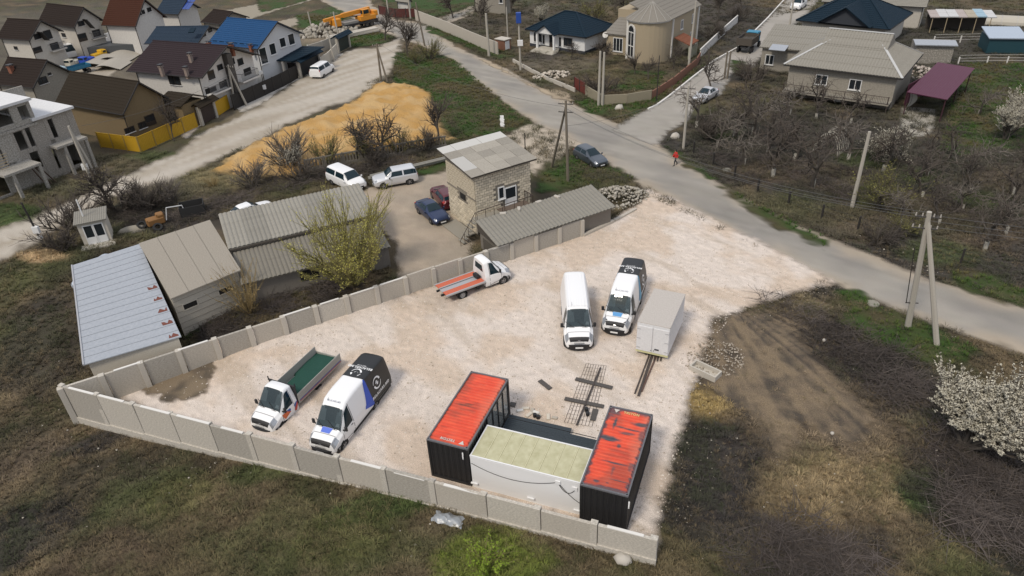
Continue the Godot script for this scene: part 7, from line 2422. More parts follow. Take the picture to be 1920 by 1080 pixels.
# ---------------------------------------------------------------- plants
class Sprig:
	var v := PackedVector3Array()
	var idx := PackedInt32Array()
	func seg(a: Vector3, b: Vector3, ra: float, rb: float, n: int) -> void:
		var y := (b - a).normalized()
		var x := y.cross(Vector3.UP if absf(y.y) < .9 else Vector3.RIGHT).normalized()
		var z := x.cross(y)
		var o := v.size()
		for i in n:
			var d := x * cos(TAU * i / n) + z * sin(TAU * i / n)
			v.append(a + d * ra)
			v.append(b + d * rb)
		for i in n:
			var j := (i + 1) % n
			idx.append_array(PackedInt32Array([o + 2 * i, o + 2 * i + 1, o + 2 * j, o + 2 * j, o + 2 * i + 1, o + 2 * j + 1]))
	func leaf(p: Vector3, s: float, q: Vector3, w: Vector3) -> void:
		var o := v.size()
		v.append(p - q * s); v.append(p + w * s * .6); v.append(p + q * s); v.append(p - w * s * .6)
		idx.append_array(PackedInt32Array([o, o + 1, o + 2, o, o + 2, o + 3]))

var wood: Sprig
var twig: Sprig
var leafs: Sprig

func rdir() -> Vector3:
	return Vector3(rng.randf_range(-1, 1), rng.randf_range(-1, 1), rng.randf_range(-1, 1)).normalized()

func branch(p: Vector3, d: Vector3, len: float, r: float, level: int, o: Dictionary) -> void:
	var into := wood if level <= 1 else twig
	var n := 3 if level < 3 else 2
	var at := p
	var pts := [p]
	for i in n:
		d = (d + rdir() * o.wobble + Vector3(0, o.lift, 0)).normalized()
		var to := at + d * len / n
		var r0 := r * (1.0 - .6 * i / n)
		into.seg(at, to, r0, r * (1.0 - .6 * (i + 1) / n), 6 if level == 0 else 4 if level == 1 else 3)
		at = to
		pts.append(at)
	if level >= o.levels:
		for k in o.leaves:
			var f := rng.randf_range(.1, 1.0) * n
			var i := mini(int(f), n - 1)
			var q: Vector3 = pts[i].lerp(pts[i + 1], f - i)
			leafs.leaf(q + rdir() * o.leaf_off, o.leaf * rng.randf_range(.6, 1.3), rdir(), rdir())
		return
	var c: int = o.count[level]
	for k in c:
		var f := lerpf(o.first if level == 0 else .25, 1.0, (k + rng.randf()) / c) * n
		var i := mini(int(f), n - 1)
		var q: Vector3 = pts[i].lerp(pts[i + 1], f - i)
		var side := (rdir() - d * rdir().dot(d)).normalized()
		var nd := (d * cos(o.spread) + side * sin(o.spread)).normalized()
		branch(q, nd, len * o.shrink * rng.randf_range(.7, 1.2), r * .58, level + 1, o)

# a kind of tree; returns its prototype thing (hidden away by being the first copy)
func make_tree(called: String, cat: String, o: Dictionary, bark: Material, leaf_m: Material, white := false) -> Node3D:
	wood = Sprig.new(); twig = Sprig.new(); leafs = Sprig.new()
	rng.seed = o.seed
	for k in o.get("stems", 1):
		var d := Vector3(0, 1, 0)
		if o.get("stems", 1) > 1: d = (Vector3.UP + Vector3(rng.randf_range(-1, 1), 0, rng.randf_range(-1, 1)) * o.get("fan", .6)).normalized()
		branch(Vector3(0, -.2, 0), d, o.trunk * rng.randf_range(.85, 1.1), o.r, 0, o)
	var t := Node3D.new()
	t.name = called
	t.set_meta("category", cat)
	lay("trunk", surface(wood.v, wood.idx), bark, t)
	if twig.v.size(): lay("crown", surface(twig.v, twig.idx), mats[o.get("twig_mat", "twig_bark")], t)
	if leafs.v.size(): lay(o.get("leaf_name", "leaves"), surface(leafs.v, leafs.idx), leaf_m, t)
	if white:
		var s := st()
		tube(s, Vector3(0, -.1, 0), Vector3(0, .6, 0), o.r * 1.1, o.r * 1.06, 8, false)
		put("limewash", s, mat("limewash", Color(.38, .36, .31), .95), t)
	return t

func plant(proto: Node3D, at: Vector3, size: float, turn: float, label: String, group := "", squash := 1.0) -> void:
	var c: Node3D = proto.duplicate()
	c.name = numbered(String(proto.name))
	add_child(c)
	c.position = at
	c.rotation.y = turn
	c.scale = Vector3(size, size * squash, size)
	tag(c, label, proto.get_meta("category"), group)

func plants() -> void:
	var bark := tex("grey_bark", Color(.05, .042, .034), Color(.11, .095, .08), .6, .05, 1.0, false, SMOOTH, 0, 128, false)
	mat("twig_bark", Color(.085, .070, .058), 1.0)
	mat("olive_dark", Color(.12, .105, .055), 1.0)
	mat("pale_twig", Color(.15, .13, .11), 1.0)
	mat("olive_twig", Color(.22, .195, .08), 1.0)
	var blossom := mat("blossom", Color(.52, .49, .40), .9)
	blossom.backlight_enabled = true
	blossom.backlight = Color(.25, .24, .22)
	var bud := mat("bud_green", Color(.40, .38, .10), .9)
	bud.backlight_enabled = true
	bud.backlight = Color(.5, .48, .14)
	var fresh := mat("fresh_green", Color(.17, .24, .02), .9)
	fresh.backlight_enabled = true
	fresh.backlight = Color(.1, .14, .02)
	var none := bud
	var bare_o := {"seed": 11, "trunk": 2.6, "r": .15, "wobble": .16, "lift": .06, "levels": 3, "count": [7, 6, 6], "first": .45, "spread": .75, "shrink": .68, "leaves": 0, "leaf": .05, "leaf_off": .05}
	var mk := func(sd: int, over: Dictionary) -> Dictionary:
		var d := bare_o.duplicate()
		d.seed = sd
		d.merge(over, true)
		return d
	var bare: Array = []
	for k in 4: bare.append(make_tree("bare_tree", "tree", mk.call(20 + k, {"count": [7 + k % 2, 6, 7], "spread": .65 + .08 * k}), bark, none, false))
	var limed: Array = []
	for k in 3: limed.append(make_tree("orchard_tree", "tree", mk.call(40 + k, {"r": .14, "twig_mat": "pale_twig" if k < 1 else "twig_bark", "trunk": 2.6, "count": [6, 5, 5], "spread": .9, "lift": .01, "wobble": .24}), bark, none, true))
	var thicket: Array = []
	for k in 3: thicket.append(make_tree("bare_shrub", "shrub", mk.call(60 + k, {"stems": 9, "fan": .9, "trunk": 1.5, "r": .045, "levels": 2, "count": [8, 7], "spread": .6, "first": .2, "shrink": .6, "twig_mat": "twig_bark" if k < 2 else "pale_twig"}), bark, none))
	var white_tree := make_tree("blossom_tree", "tree", mk.call(81, {"stems": 7, "fan": .95, "trunk": 1.9, "count": [8, 8, 7], "leaves": 22, "leaf": .045, "leaf_off": .045, "r": .1, "leaf_name": "blossom", "spread": .62, "lift": .2}), bark, blossom)
	var light_white := make_tree("blossom_tree", "tree", mk.call(83, {"stems": 2, "fan": .5, "trunk": 2.4, "count": [7, 6, 7], "leaves": 9, "leaf": .05, "leaf_off": .05, "r": .1, "leaf_name": "blossom", "twig_mat": "twig_bark"}), bark, blossom)
	var willow := make_tree("willow_shrub", "shrub", mk.call(90, {"stems": 15, "fan": .95, "trunk": 3.4, "r": .05, "levels": 2, "count": [9, 9], "spread": .42, "first": .15, "shrink": .55, "lift": .09, "leaves": 6, "leaf": .042, "leaf_off": .08, "twig_mat": "olive_twig"}), mats["olive_twig"], bud)
	var straw_o: Dictionary = mk.call(95, {"stems": 30, "fan": .8, "trunk": 1.7, "r": .016, "levels": 1, "count": [5], "spread": .35, "first": .2, "shrink": .5, "leaves": 2, "leaf": .04, "leaf_off": .03, "twig_mat": "straw_twig"})
	mat("straw_twig", Color(.27, .20, .09), 1.0)
	var straw := make_tree("dry_shrub", "shrub", straw_o, mats["straw_twig"], mats["straw_twig"])
	var green := make_tree("green_shrub", "shrub", mk.call(97, {"stems": 26, "fan": 1.1, "trunk": 1.0, "r": .014, "levels": 1, "count": [8], "spread": .5, "first": .1, "shrink": .5, "leaves": 7, "leaf": .05, "leaf_off": .05, "twig_mat": "olive_twig"}), mats["olive_twig"], fresh)
	var olive := make_tree("budding_shrub", "shrub", mk.call(99, {"stems": 14, "fan": .8, "trunk": 1.8, "r": .03, "levels": 2, "count": [7, 5], "spread": .45, "first": .15, "shrink": .55, "leaves": 3, "leaf": .05, "leaf_off": .05, "twig_mat": "olive_dark"}), bark, mat("olive_bud", Color(.17, .165, .05), 1.0))
	# --- in and around the yard
	plant(willow, Vector3(-12.74, -0.01, -48.88), 1.5, .3, "tall yellow green willow shrub between the shed and the yard wall")
	plant(straw, Vector3(-20.55, -0.3, -46.29), 1.9, 0, "dry straw coloured shrub at the corner of the felt-roofed shed", "", 1.1)
	plant(green, Vector3(-1.97, 0, -22), 1.5, .4, "bright green shrub at the bottom edge in front of the yard wall", "", .75)
	plant(white_tree, Vector3(24.89, 0, -28.18), 1.5, .5, "large white blossoming tree at the right edge of the foreground", "", .85)
	# --- beyond the dirt road and by the sand
	plant(bare[0], Vector3(-15.08, 0, -120.14), 1.35, .2, "broad bare tree at the fork of the dirt road and the main road", "", .9)
	plant(bare[1], Vector3(-20.46, 0, -132.26), 1.15, 1.2, "bare tree with a pale trunk on the grass beside the crane truck")
	plant(olive, Vector3(-11.35, 0, -117.4), 1.6, .4, "yellow green budding shrub on the verge beside the fork", "", .8)
	plant(olive, Vector3(-13.42, 0, -115.24), 1.2, 1.4, "low budding shrub left of the verge shrub at the fork", "", .8)
	plant(thicket[2], Vector3(-23.6, 0, -73.97), 2.2, .4, "dense grey shrub with pale catkins below the sand heap", "", .9)
	plant(light_white, Vector3(-23.22, 0, -73.62), .8, .9, "grey white budding tree inside the dense shrub below the sand heap")
	plant(olive, Vector3(-19.89, 0, -74.37), 1.3, .2, "thin olive shrub right of the dense grey shrub", "", 1.1)
	plant(bare[2], Vector3(-16.69, 0, -75.16), 1.2, .8, "bare olive tinged tree in front of the sand, left of the pair", "", .9)
	plant(olive, Vector3(-15.44, 0, -75.61), 1.5, 1.8, "budding olive shrub between the bare trees in front of the sand", "", .9)
	plant(bare[3], Vector3(-13.84, 0, -76.33), 1.15, 2.2, "bare tree in front of the sand, middle of the fence line", "", .9)
	plant(olive, Vector3(-12.07, 0, -76.72), 1.2, .6, "slender budding shrub right of the fence line's bare tree", "", .9)
	plant(bare[0], Vector3(-7.74, 0, -79.77), 1.05, 2.6, "bare tree standing at the right corner of the sand heap")
	plant(thicket[0], Vector3(-8.96, 0, -77.59), 1.5, 2.0, "dark shrub under the bare tree at the sand's right corner", "", .8)
	plant(bare[1], Vector3(-40.22, 0, -66.09), 1.35, .3, "spreading many-branched bare tree beside the twin-doored hut", "", .8)
	plant(thicket[1], Vector3(-38.8, 0, -65.43), 1.8, .9, "dark shrub right of the hut's bare tree", "", .8)
	plant(thicket[0], Vector3(-35.73, 0, -65.55), 2.0, .4, "bare shrub on the bank behind the felt-roofed shed", "", .7)
	plant(thicket[2], Vector3(-33.83, 0, -66.8), 1.6, 1.4, "thin bare shrub farther along the bank behind the sheds", "", .7)
	plant(thicket[1], Vector3(-42.21, 0, -61.91), 2.0, 2.2, "bare shrub left of the twin-doored hut", "", .8)
	plant(thicket[0], Vector3(-40.63, 0, -57.56), 1.6, 1.2, "low bare shrub between the hut and the meter post", "", .7)
	plant(straw, Vector3(-31.18, 0, -70.39), 1.1, .2, "tuft of dry shrub between the bank and the dirt road", "", .6)
	plant(thicket[2], Vector3(-26.39, 0, -69.51), 1.8, .6, "bare shrub thicket behind the corrugated shed's far corner", "", .7)
	plant(thicket[1], Vector3(-22.2, 0, -70.89), 1.6, 1.6, "bare dark thicket along the openwork fence, left part", "", .7)
	plant(thicket[0], Vector3(-14.57, 0, -73.65), 1.4, 2.6, "bare dark thicket along the openwork fence, right part", "", .7)
	plant(bare[2], Vector3(-40.98, 0, -85.34), .62, .3, "slim pale sapling beside the yellow fence", "", 1.8)
	plant(light_white, Vector3(-69.82, 0, -110.49), .8, .3, "pale budding bush between the concrete shell and the brown roof", "", .7)
	# --- the orchard to the right of the main road
	var orchard := [[1, .95,"bare orchard tree over the silver car by the side road"], [0, 1.0,"dark low crowned tree at the junction corner"], [1, 1.25,"tall bare tree left of the large grey house's front"], [0, 1.15,"bare tree in front of the large grey house's left windows"],
		[2, 1.15,"stout limewashed orchard tree nearest the wire fence"], [1, 1.25,"limewashed orchard tree left of the concrete pole"], [0, .9,"bare tree with a broken pale trunk near the verge"], [2, 1.05,"dark bare tree behind the yellow green orchard shrub"], [1, .95,"forked limewashed young tree right of the orchard shrub"],
		[2, .9,"bare orchard tree under the small blossom"], [0, .95,"bare orchard tree in the grass strip's shade"], [1, .75,"small limewashed tree in the middle of the orchard rows"], [2, .95,"limewashed orchard tree near the right edge"], [0, .7,"low orchard tree above the nearest power pole"],
		[1, .85,"orchard tree at the right edge, second row"], [2, .95,"limewashed orchard tree closest to the overhead wires"], [0, .8,"slim orchard tree behind the nearest power pole, right"], [0, 1.0,"bare garden tree before the terrace railing, left"], [1, .9,"vine trained garden tree before the terrace railing, middle"],
		[2, .8,"garden tree before the terrace railing, right"], [1, 1.1,"tangled bare tree amid the orchard's left half"], [2, 1.0,"tangled bare tree next to the arched trellis"], [0, .9,"bare tree between the junction pole and the orchard"], [0, 1.0,"dark bare tree left of the blossoming garden tree"],
		[2, .8,"bare tree on the lawn edge right of the courtyard"], [0, .8,"young bare tree in the lawn right of the plum canopy"], [1, .7,"low limewashed tree just above the wires"], [0, .7,"low scrubby tree right of the concrete pole"]]
	for k in orchard.size():
		var e: Array = orchard[k]
		var at := ORCH[k]
		plant(limed[e[0]], at, e[1] * 1.2, k * 1.7, e[2])
	plant(light_white, Vector3(39.46, 0, -68.03), 1.15, .4, "white blossoming garden tree in front of the large grey house", "", .9)
	plant(light_white, Vector3(38.01, 0, -67.52), .8, 2.4, "smaller blossoming tree left of the garden's white tree")
	plant(white_tree, Vector3(53.92, 0, -71.73), 1.25, 2.0, "white blossoming tree on the lawn at the right edge", "", .9)
	plant(olive, Vector3(33.85, 0, -57.21), 1.9, .8, "broad yellow green shrub in the orchard beside the concrete pole", "", .75)
	plant(olive, Vector3(33.73, 0, -52.31), 1.1, 1.8, "olive shrub by the wires, right of the broad orchard shrub", "", .6)
	plant(thicket[1], Vector3(30.73, 0, -51.23), 1.2, .3, "purple grey bush on the road verge under the wires", "", .8)
	# --- gardens at the top
	plant(white_tree, Vector3(8.12, 0, -140.18), .95, .2, "white blossoming tree behind the navy roofed bungalow, left", "", .8)
	plant(olive, Vector3(17.85, 0, -138.75), 1.9, .2, "yellow green tree behind the navy roofed bungalow, right", "", .8)
	var top := [[0, 1.2,"bare garden tree behind the slab fence, right of the pale pole"], [1, 1.1,"bare garden tree behind the slab fence, middle"], [2, 1.1,"bare garden tree behind the slab fence, left"], [3, 1.1,"dark bare tree left of the round-fronted house"], [0, 1.1,"dark bare tree right of the round-fronted house"],
		[1, 1.1,"bare tree beside the side road near the top"], [2, .85,"bare tree in the bungalow's front garden"], [3, .7,"slender bare tree before the round tower's porch"], [0, .6,"small bare tree left of the lawn"], [1, .6,"thin bare tree before the bungalow's porch"], [2, .6,"low bare tree on the lawn of the round-fronted house"]]
	for k in top.size():
		var e: Array = top[k]
		plant(bare[e[0]], TOPS[k], e[1], k * 2.1, e[2])
	for e in [[Vector3(35.74, 0, -120.32), "dark thicket along the white parapet wall"], [Vector3(43.39, 0, -132.58), "dark thicket at the top end of the parapet wall"], [Vector3(23.02, 0, -128.94), "dark thicket between the bungalow and the round-fronted house"], [Vector3(13.71, 0, -95.16), "green brown thicket inside the corner stone wall"], [Vector3(34.79, 0, -97.56), "dark thicket at the orchard's corner by the side road"], [Vector3(23.25, 0, -76.25), "thicket on the verge behind the junction pole"]]:
		plant(thicket[rng.randi() % 2], e[0], 1.9, rng.randf() * 6, e[1], "", .7)
	for p in [bare, limed, thicket, [white_tree, light_white, willow, straw, green, olive]]:
		for q in p: q.free()
	turf_and_weeds()

const ORCH: Array[Vector3] = [Vector3(27.97, 0, -93.38), Vector3(22.85, 0, -80.52), Vector3(26.26, 0, -76.82), Vector3(28.5, 0, -77.17), Vector3(26.84, 0, -65.58), Vector3(29.59, 0, -62.4), Vector3(24.94, 0, -68.87), Vector3(37.8, 0, -65.2), Vector3(38.36, 0, -58.91), Vector3(41.34, 0, -63.67), Vector3(45.25, 0, -63.16), Vector3(43.24, 0, -59.47), Vector3(46.94, 0, -59), Vector3(40.69, 0, -56.29), Vector3(43.8, 0, -54.65), Vector3(38.66, 0, -49.37), Vector3(41.85, 0, -51.78), Vector3(34.76, 0, -83.01), Vector3(37.31, 0, -81.25), Vector3(40.59, 0, -79.24), Vector3(28.18, 0, -71.08), Vector3(30.4, 0, -69.28), Vector3(23.56, 0, -74.07), Vector3(35.7, 0, -68.55), Vector3(45.53, 0, -67.19), Vector3(55.81, 0, -79.63), Vector3(37.29, 0, -53.87), Vector3(34.22, 0, -54.23)]
const TOPS: Array[Vector3] = [Vector3(2.85, 0, -147.18), Vector3(-3.42, 0, -140.2), Vector3(-8.8, 0, -148.09), Vector3(24.18, 0, -141.87), Vector3(39.77, 0, -133.45), Vector3(46.44, 0, -141.1), Vector3(15.12, 0, -108.44), Vector3(25.52, 0, -105.26), Vector3(19.44, 0, -103.05), Vector3(11.26, 0, -112.87), Vector3(20.82, 0, -100.12)]

# grass, weeds and brushwood: what nobody could count
func tuft(n: int, h: float, w: float, lean: float, sd: int) -> ArrayMesh:
	rng.seed = sd
	var v := PackedVector3Array()
	var idx := PackedInt32Array()
	for k in n:
		var a := rng.randf() * TAU
		var d := Vector3(cos(a), 0, sin(a))
		var b := d * rng.randf() * h * .35
		var s := Vector3(-d.z, 0, d.x) * w
		var l := rng.randf_range(.6, 1.2)
		var m := b + Vector3(0, h * .6 * l, 0) + d * lean * h * .3
		var e := b + Vector3(0, h * (1.0 - .4 * lean) * l, 0) + d * lean * h * .9
		var o := v.size()
		v.append_array(PackedVector3Array([b - s, b + s, m + s * .7, m - s * .7, e]))
		idx.append_array(PackedInt32Array([o, o + 1, o + 2, o, o + 2, o + 3, o + 3, o + 2, o + 4]))
	return surface(v, idx)

func turf_and_weeds() -> void:
	rng.seed = 5
	var m := mat("blades", W, 1.0)
	m.vertex_color_use_as_albedo = true
	var lot := PackedVector2Array([Vector2(-29.09, -35.37), Vector2(-28.16, -39.8), Vector2(-18.93, -43.77), Vector2(-4.29, -49.41), Vector2(6.62, -55.75), Vector2(9.6, -57.91), Vector2(13.54, -62.69), Vector2(17.94, -56.1), Vector2(24.07, -45.74), Vector2(14.28, -41.49), Vector2(9.51, -30.88), Vector2(6.3, -21.56)])
	var roads: Array = [PackedVector2Array([Vector2(-26.97, -164.43), Vector2(-12.43, -138.76), Vector2(0.17, -111.05), Vector2(9.6, -90.63), Vector2(16.88, -77.19), Vector2(23.75, -57.76), Vector2(30.94, -46.71), Vector2(36.61, -40.88), Vector2(40.51, -37.2), Vector2(40.08, -30.36), Vector2(33.24, -35.63), Vector2(24.45, -45.16), Vector2(17.99, -56.3), Vector2(10.55, -72.02), Vector2(2.81, -86.71), Vector2(-8.88, -118.22), Vector2(-33.07, -159.3)]),
		PackedVector2Array([Vector2(-17.76, -134.07), Vector2(-28.88, -115.74), Vector2(-36.01, -91.6), Vector2(-42.31, -75.11), Vector2(-49.34, -62.5), Vector2(-54.62, -58.08), Vector2(-48.84, -49.6), Vector2(-45.55, -55.96), Vector2(-36.07, -72.84), Vector2(-27.67, -89.08), Vector2(-16.88, -111.92)]), PackedVector2Array([Vector2(-19.16, -101.63), Vector2(-10.53, -101.12), Vector2(-5.87, -80.19), Vector2(-18.66, -76.84), Vector2(-26.86, -71.22), Vector2(-32.86, -74.61), Vector2(-28.29, -86.06)]), PackedVector2Array([Vector2(-15.62, -63.97), Vector2(-14.35, -67.98), Vector2(-5.16, -74.19), Vector2(-2.74, -69.47), Vector2(-3.45, -50.85), Vector2(-9.03, -48.9)]),
		PackedVector2Array([Vector2(-38.46, -54.76), Vector2(-33.95, -58.14), Vector2(-28.55, -62.35), Vector2(-14.48, -68.93), Vector2(-12.62, -61.62), Vector2(-12.71, -56.5), Vector2(-17.82, -51.47), Vector2(-25.55, -45.82), Vector2(-31.41, -41.32)]), PackedVector2Array([Vector2(12.98, -80.57), Vector2(22.31, -92.97), Vector2(48.97, -133.43), Vector2(58.48, -138.01), Vector2(34.85, -100.17), Vector2(17.06, -75.01)]), PackedVector2Array([Vector2(-6.35, -74.35), Vector2(3.08, -73.05), Vector2(10.12, -59.72), Vector2(-0.94, -52.37), Vector2(-5.51, -56.71)])]
	var mud := PackedVector2Array([Vector2(14.28, -41.49), Vector2(17.06, -42.39), Vector2(19.68, -40.99), Vector2(20.2, -36.07), Vector2(21.15, -30.23), Vector2(18.9, -28.66), Vector2(16.42, -30.14), Vector2(13.84, -31.94), Vector2(12, -33.56), Vector2(11.26, -34.64)])
	var free_at := func(x: float, z: float) -> bool:
		var p := Vector2(x, z)
		if Geometry2D.is_point_in_polygon(p, lot): return false
		for r in roads:
			if Geometry2D.is_point_in_polygon(p, r): return false
		return true
	var shape := [tuft(14, .20, .011, .7, 1), tuft(10, .34, .012, .9, 2), tuft(18, .13, .012, .5, 3)]
	for kind_no in 3:
		var where: Array[Transform3D] = []
		var tints := PackedColorArray()
		var want: int = [34000, 22000, 26000][kind_no]
		while where.size() < want:
			var z := -14.0 - pow(rng.randf(), 1.35) * (46.0 if kind_no != 1 else 60.0)
			var half := 10.0 + absf(z) * .72
			var x := rng.randf_range(-half, half)
			var clump := fine.get_noise_2d(x * 1.5 + kind_no * 40, z * 1.5)
			if clump < rng.randf_range(-.5, .3) or not free_at.call(x, z): continue
			if Geometry2D.is_point_in_polygon(Vector2(x, z), mud) and rng.randf() < .93: continue
			var c := soil(x, z)
			var g := broad.get_noise_2d(x * 4 + 31, z * 4)
			c = c * rng.randf_range(.8, 2.0)
			if (kind_no == 2 and rng.randf() < .6) or g > .16: c = c.lerp(Color(.05, .07, .016), rng.randf_range(.0, .5))
			elif rng.randf() < .45: c = c.lerp(Color(.22, .165, .09), rng.randf_range(.1, .6))
			var s := rng.randf_range(.6, 1.5)
			where.append(Transform3D(Basis(Vector3.UP, rng.randf() * TAU).scaled(Vector3(s, s * rng.randf_range(.6, 1.2), s)), Vector3(x, terr(x, z) - .1, z)))
			tints.append(c)
		scatter(["meadow_grass", "dry_weeds", "low_turf"][kind_no], shape[kind_no], m, where, tints)
	# green blades on the verges, weeds through the gardens beyond
	var verge: Array = [[Vector2(-17.48, -122.7), Vector2(-7.5, -116.63), Vector2(3.2, -85.07), Vector2(-2.53, -80.75), Vector2(-5.7, -80.51), Vector2(-9.4, -95.6), Vector2(-16.07, -106.89)], [Vector2(9.6, -91.95), Vector2(20.41, -92.37), Vector2(32.2, -108.69), Vector2(22.01, -92.56), Vector2(18.26, -87.71), Vector2(11.3, -87.39)], [Vector2(-14.35, -144.17), Vector2(2.42, -116.92), Vector2(-5.09, -124.38)], [Vector2(-27.99, -134.71), Vector2(-23.57, -139.58), Vector2(-18.76, -134.29), Vector2(-25.73, -128.02)], [Vector2(-42.39, -158.43), Vector2(-30.74, -155.54), Vector2(-34.14, -142)], [Vector2(3.05, -67.35), Vector2(8.23, -74.66), Vector2(13.29, -66.28), Vector2(6.95, -65.27)], [Vector2(24.76, -45.13), Vector2(27.84, -40.5), Vector2(30.67, -36.59), Vector2(27.78, -34.88), Vector2(23.86, -38.38)], [Vector2(34.34, -47.59), Vector2(38.02, -43.07), Vector2(36.74, -41.08), Vector2(33.55, -44.64)], [Vector2(65.27, -100.36), Vector2(74.02, -98.63), Vector2(55.71, -70.21), Vector2(46.09, -70.06)], [Vector2(15.01, -96.62), Vector2(24.05, -103.57), Vector2(21.28, -96)], [Vector2(21.26, -63.71), Vector2(27.21, -51.9), Vector2(26.21, -51.09), Vector2(20.66, -64.42)]]
	var where: Array[Transform3D] = []
	var tints := PackedColorArray()
	for p in verge:
		var poly := PackedVector2Array(p)
		var lo := poly[0]
		var hi := poly[0]
		for q in poly:
			lo = lo.min(q); hi = hi.max(q)
		for k in int((hi.x - lo.x) * (hi.y - lo.y) * 5.0):
			var q := Vector2(rng.randf_range(lo.x, hi.x), rng.randf_range(lo.y, hi.y))
			if not Geometry2D.is_point_in_polygon(q, poly): continue
			var n := broad.get_noise_2d(q.x * 3 + 80, q.y * 3)
			var s := rng.randf_range(.8, 1.9)
			where.append(Transform3D(Basis(Vector3.UP, rng.randf() * TAU).scaled(Vector3(s, s, s)), Vector3(q.x, .03, q.y)))
			tints.append(Color(.045, .10, .012).lerp(Color(.13, .11, .04), clampf(n * 2.2 + .2 + rng.randf_range(-.3, .3), 0, 1)))
	scatter("verge_grass", shape[0], m, where, tints)
	where = []
	tints = PackedColorArray()
	while where.size() < 34000:
		var z := -52.0 - pow(rng.randf(), 1.2) * 110.0
		var x := rng.randf_range(-absf(z) * .75, absf(z) * .8)
		if fine.get_noise_2d(x * .6, z * .6) < rng.randf_range(-.5, .2) or not free_at.call(x, z) or (x < -20 and z < -82): continue
		var c := soil(x, z) * rng.randf_range(.7, 1.7)
		c = c.lerp(Color(.07, .08, .03), rng.randf_range(0, .4))
		var s := rng.randf_range(1.0, 2.2)
		where.append(Transform3D(Basis(Vector3.UP, rng.randf() * TAU).scaled(Vector3(s, s * .8, s)), Vector3(x, -.08, z)))
		tints.append(c)
	scatter("garden_weeds", shape[1], m, where, tints)
	# brushwood: heaps of cut twigs
	var sp := Sprig.new()
	rng.seed = 12
	for k in 90:
		var a := rdir() * Vector3(.8, .25, .8) + Vector3(0, .2, 0)
		var b := a + (rdir() * Vector3(1, .45, 1)).normalized() * rng.randf_range(.5, 1.3)
		sp.seg(a, b, .014, .005, 3)
	var brush := surface(sp.v, sp.idx)
	var bm := mat("brushwood", W, 1.0)
	bm.vertex_color_use_as_albedo = true
	for e in [["brushwood", [Vector3(21.87, 0, -38.87), Vector3(22.91, 0, -37.86), Vector3(22.83, 0, -35.29), Vector3(23.46, 0, -34.43), Vector3(23.83, 0, -33.11), Vector3(24.04, 0, -37.17), Vector3(24.1, 0, -32.34), Vector3(21.28, 0, -40.19), Vector3(24.16, 0, -35.18), Vector3(24.14, 0, -31.14), Vector3(20.41, 0, -41.93)], "grey brown heap of cut brushwood along the track right of the yard", 3], ["brushwood", [Vector3(11.92, 0, -21.51), Vector3(13.04, 0, -21.74), Vector3(14.25, 0, -21.52), Vector3(14.82, 0, -21.03), Vector3(12.97, 0, -20.86), Vector3(15.51, 0, -20.85)], "heap of cut brushwood at the bottom edge", 6], ["bramble_thicket", [Vector3(24.37, 0, -24.62), Vector3(24.56, 0, -23.57), Vector3(23.46, 0, -22.65), Vector3(26.23, 0, -25.58), Vector3(23.06, 0, -23.33), Vector3(23.65, 0, -21.69), Vector3(25.6, 0, -27.15), Vector3(24.41, 0, -27.64)], "dark bramble thicket at the right edge under the blossoming tree", 7],
			["bramble_thicket", [Vector3(22.82, 0, -70.33), Vector3(24.3, 0, -65.91), Vector3(28.25, 0, -69.58), Vector3(29.45, 0, -65.23), Vector3(31.03, 0, -61.24), Vector3(32, 0, -58.77), Vector3(29.13, 0, -75.72), Vector3(32.55, 0, -73.57), Vector3(34.12, 0, -68.77), Vector3(35.53, 0, -64.44), Vector3(38.91, 0, -62.7), Vector3(40.4, 0, -67.9), Vector3(38.97, 0, -57.92), Vector3(39.03, 0, -53.67), Vector3(41.89, 0, -55.4), Vector3(26.03, 0, -79.67), Vector3(30.1, 0, -84.75), Vector3(31.99, 0, -78.75), Vector3(36.59, 0, -76.3)], "tangle of dead stems on the orchard floor", 3], ["bramble_thicket", [Vector3(-36.22, 0, -64.65), Vector3(-34.07, 0, -63.23), Vector3(-32.88, 0, -64.25), Vector3(-30.55, 0, -65.17), Vector3(-28.72, 0, -66.18), Vector3(-37.88, 0, -66.05), Vector3(-27.62, 0, -67.95), Vector3(-25.3, 0, -69.64), Vector3(-23.14, 0, -70.05), Vector3(-20.08, 0, -71.75), Vector3(-17.85, 0, -72.17), Vector3(-15.04, 0, -72.82), Vector3(-12.29, 0, -74.4), Vector3(-22.87, 0, -44.36), Vector3(-21.68, 0, -45.09), Vector3(-17.65, 0, -46.99), Vector3(-15.28, 0, -47.76), Vector3(-13.65, 0, -48.15)], "tangle of dead stems on the bank behind the sheds", 7]]:
		where = []
		tints = PackedColorArray()
		for p in e[1]:
			for k in e[3]:
				var s := rng.randf_range(.7, 1.5)
				var q: Vector3 = p + Vector3(rng.randf_range(-1.6, 1.6), 0, rng.randf_range(-1.6, 1.6))
				where.append(Transform3D(Basis(Vector3.UP, rng.randf() * TAU).scaled(Vector3(s, s * .8, s)), Vector3(q.x, terr(q.x, q.z) - .1, q.z)))
				tints.append(Color(.085, .070, .062) * rng.randf_range(.5, 1.6))
		scatter(e[0], brush, bm, where, tints)
# ---------------------------------------------------------------- small things
func rock(sd: int) -> ArrayMesh:
	rng.seed = sd
	var sp := SphereMesh.new()
	sp.radial_segments = 7
	sp.rings = 3
	sp.radius = .5
	sp.height = 1.0
	var a := sp.get_mesh_arrays()
	var v: PackedVector3Array = a[Mesh.ARRAY_VERTEX]
	var n := FastNoiseLite.new()
	n.seed = sd
	n.frequency = .9
	for i in v.size(): v[i] = v[i] * (1.0 + .55 * n.get_noise_3dv(v[i])) * Vector3(1, .7, .85)
	return surface(v, a[Mesh.ARRAY_INDEX])

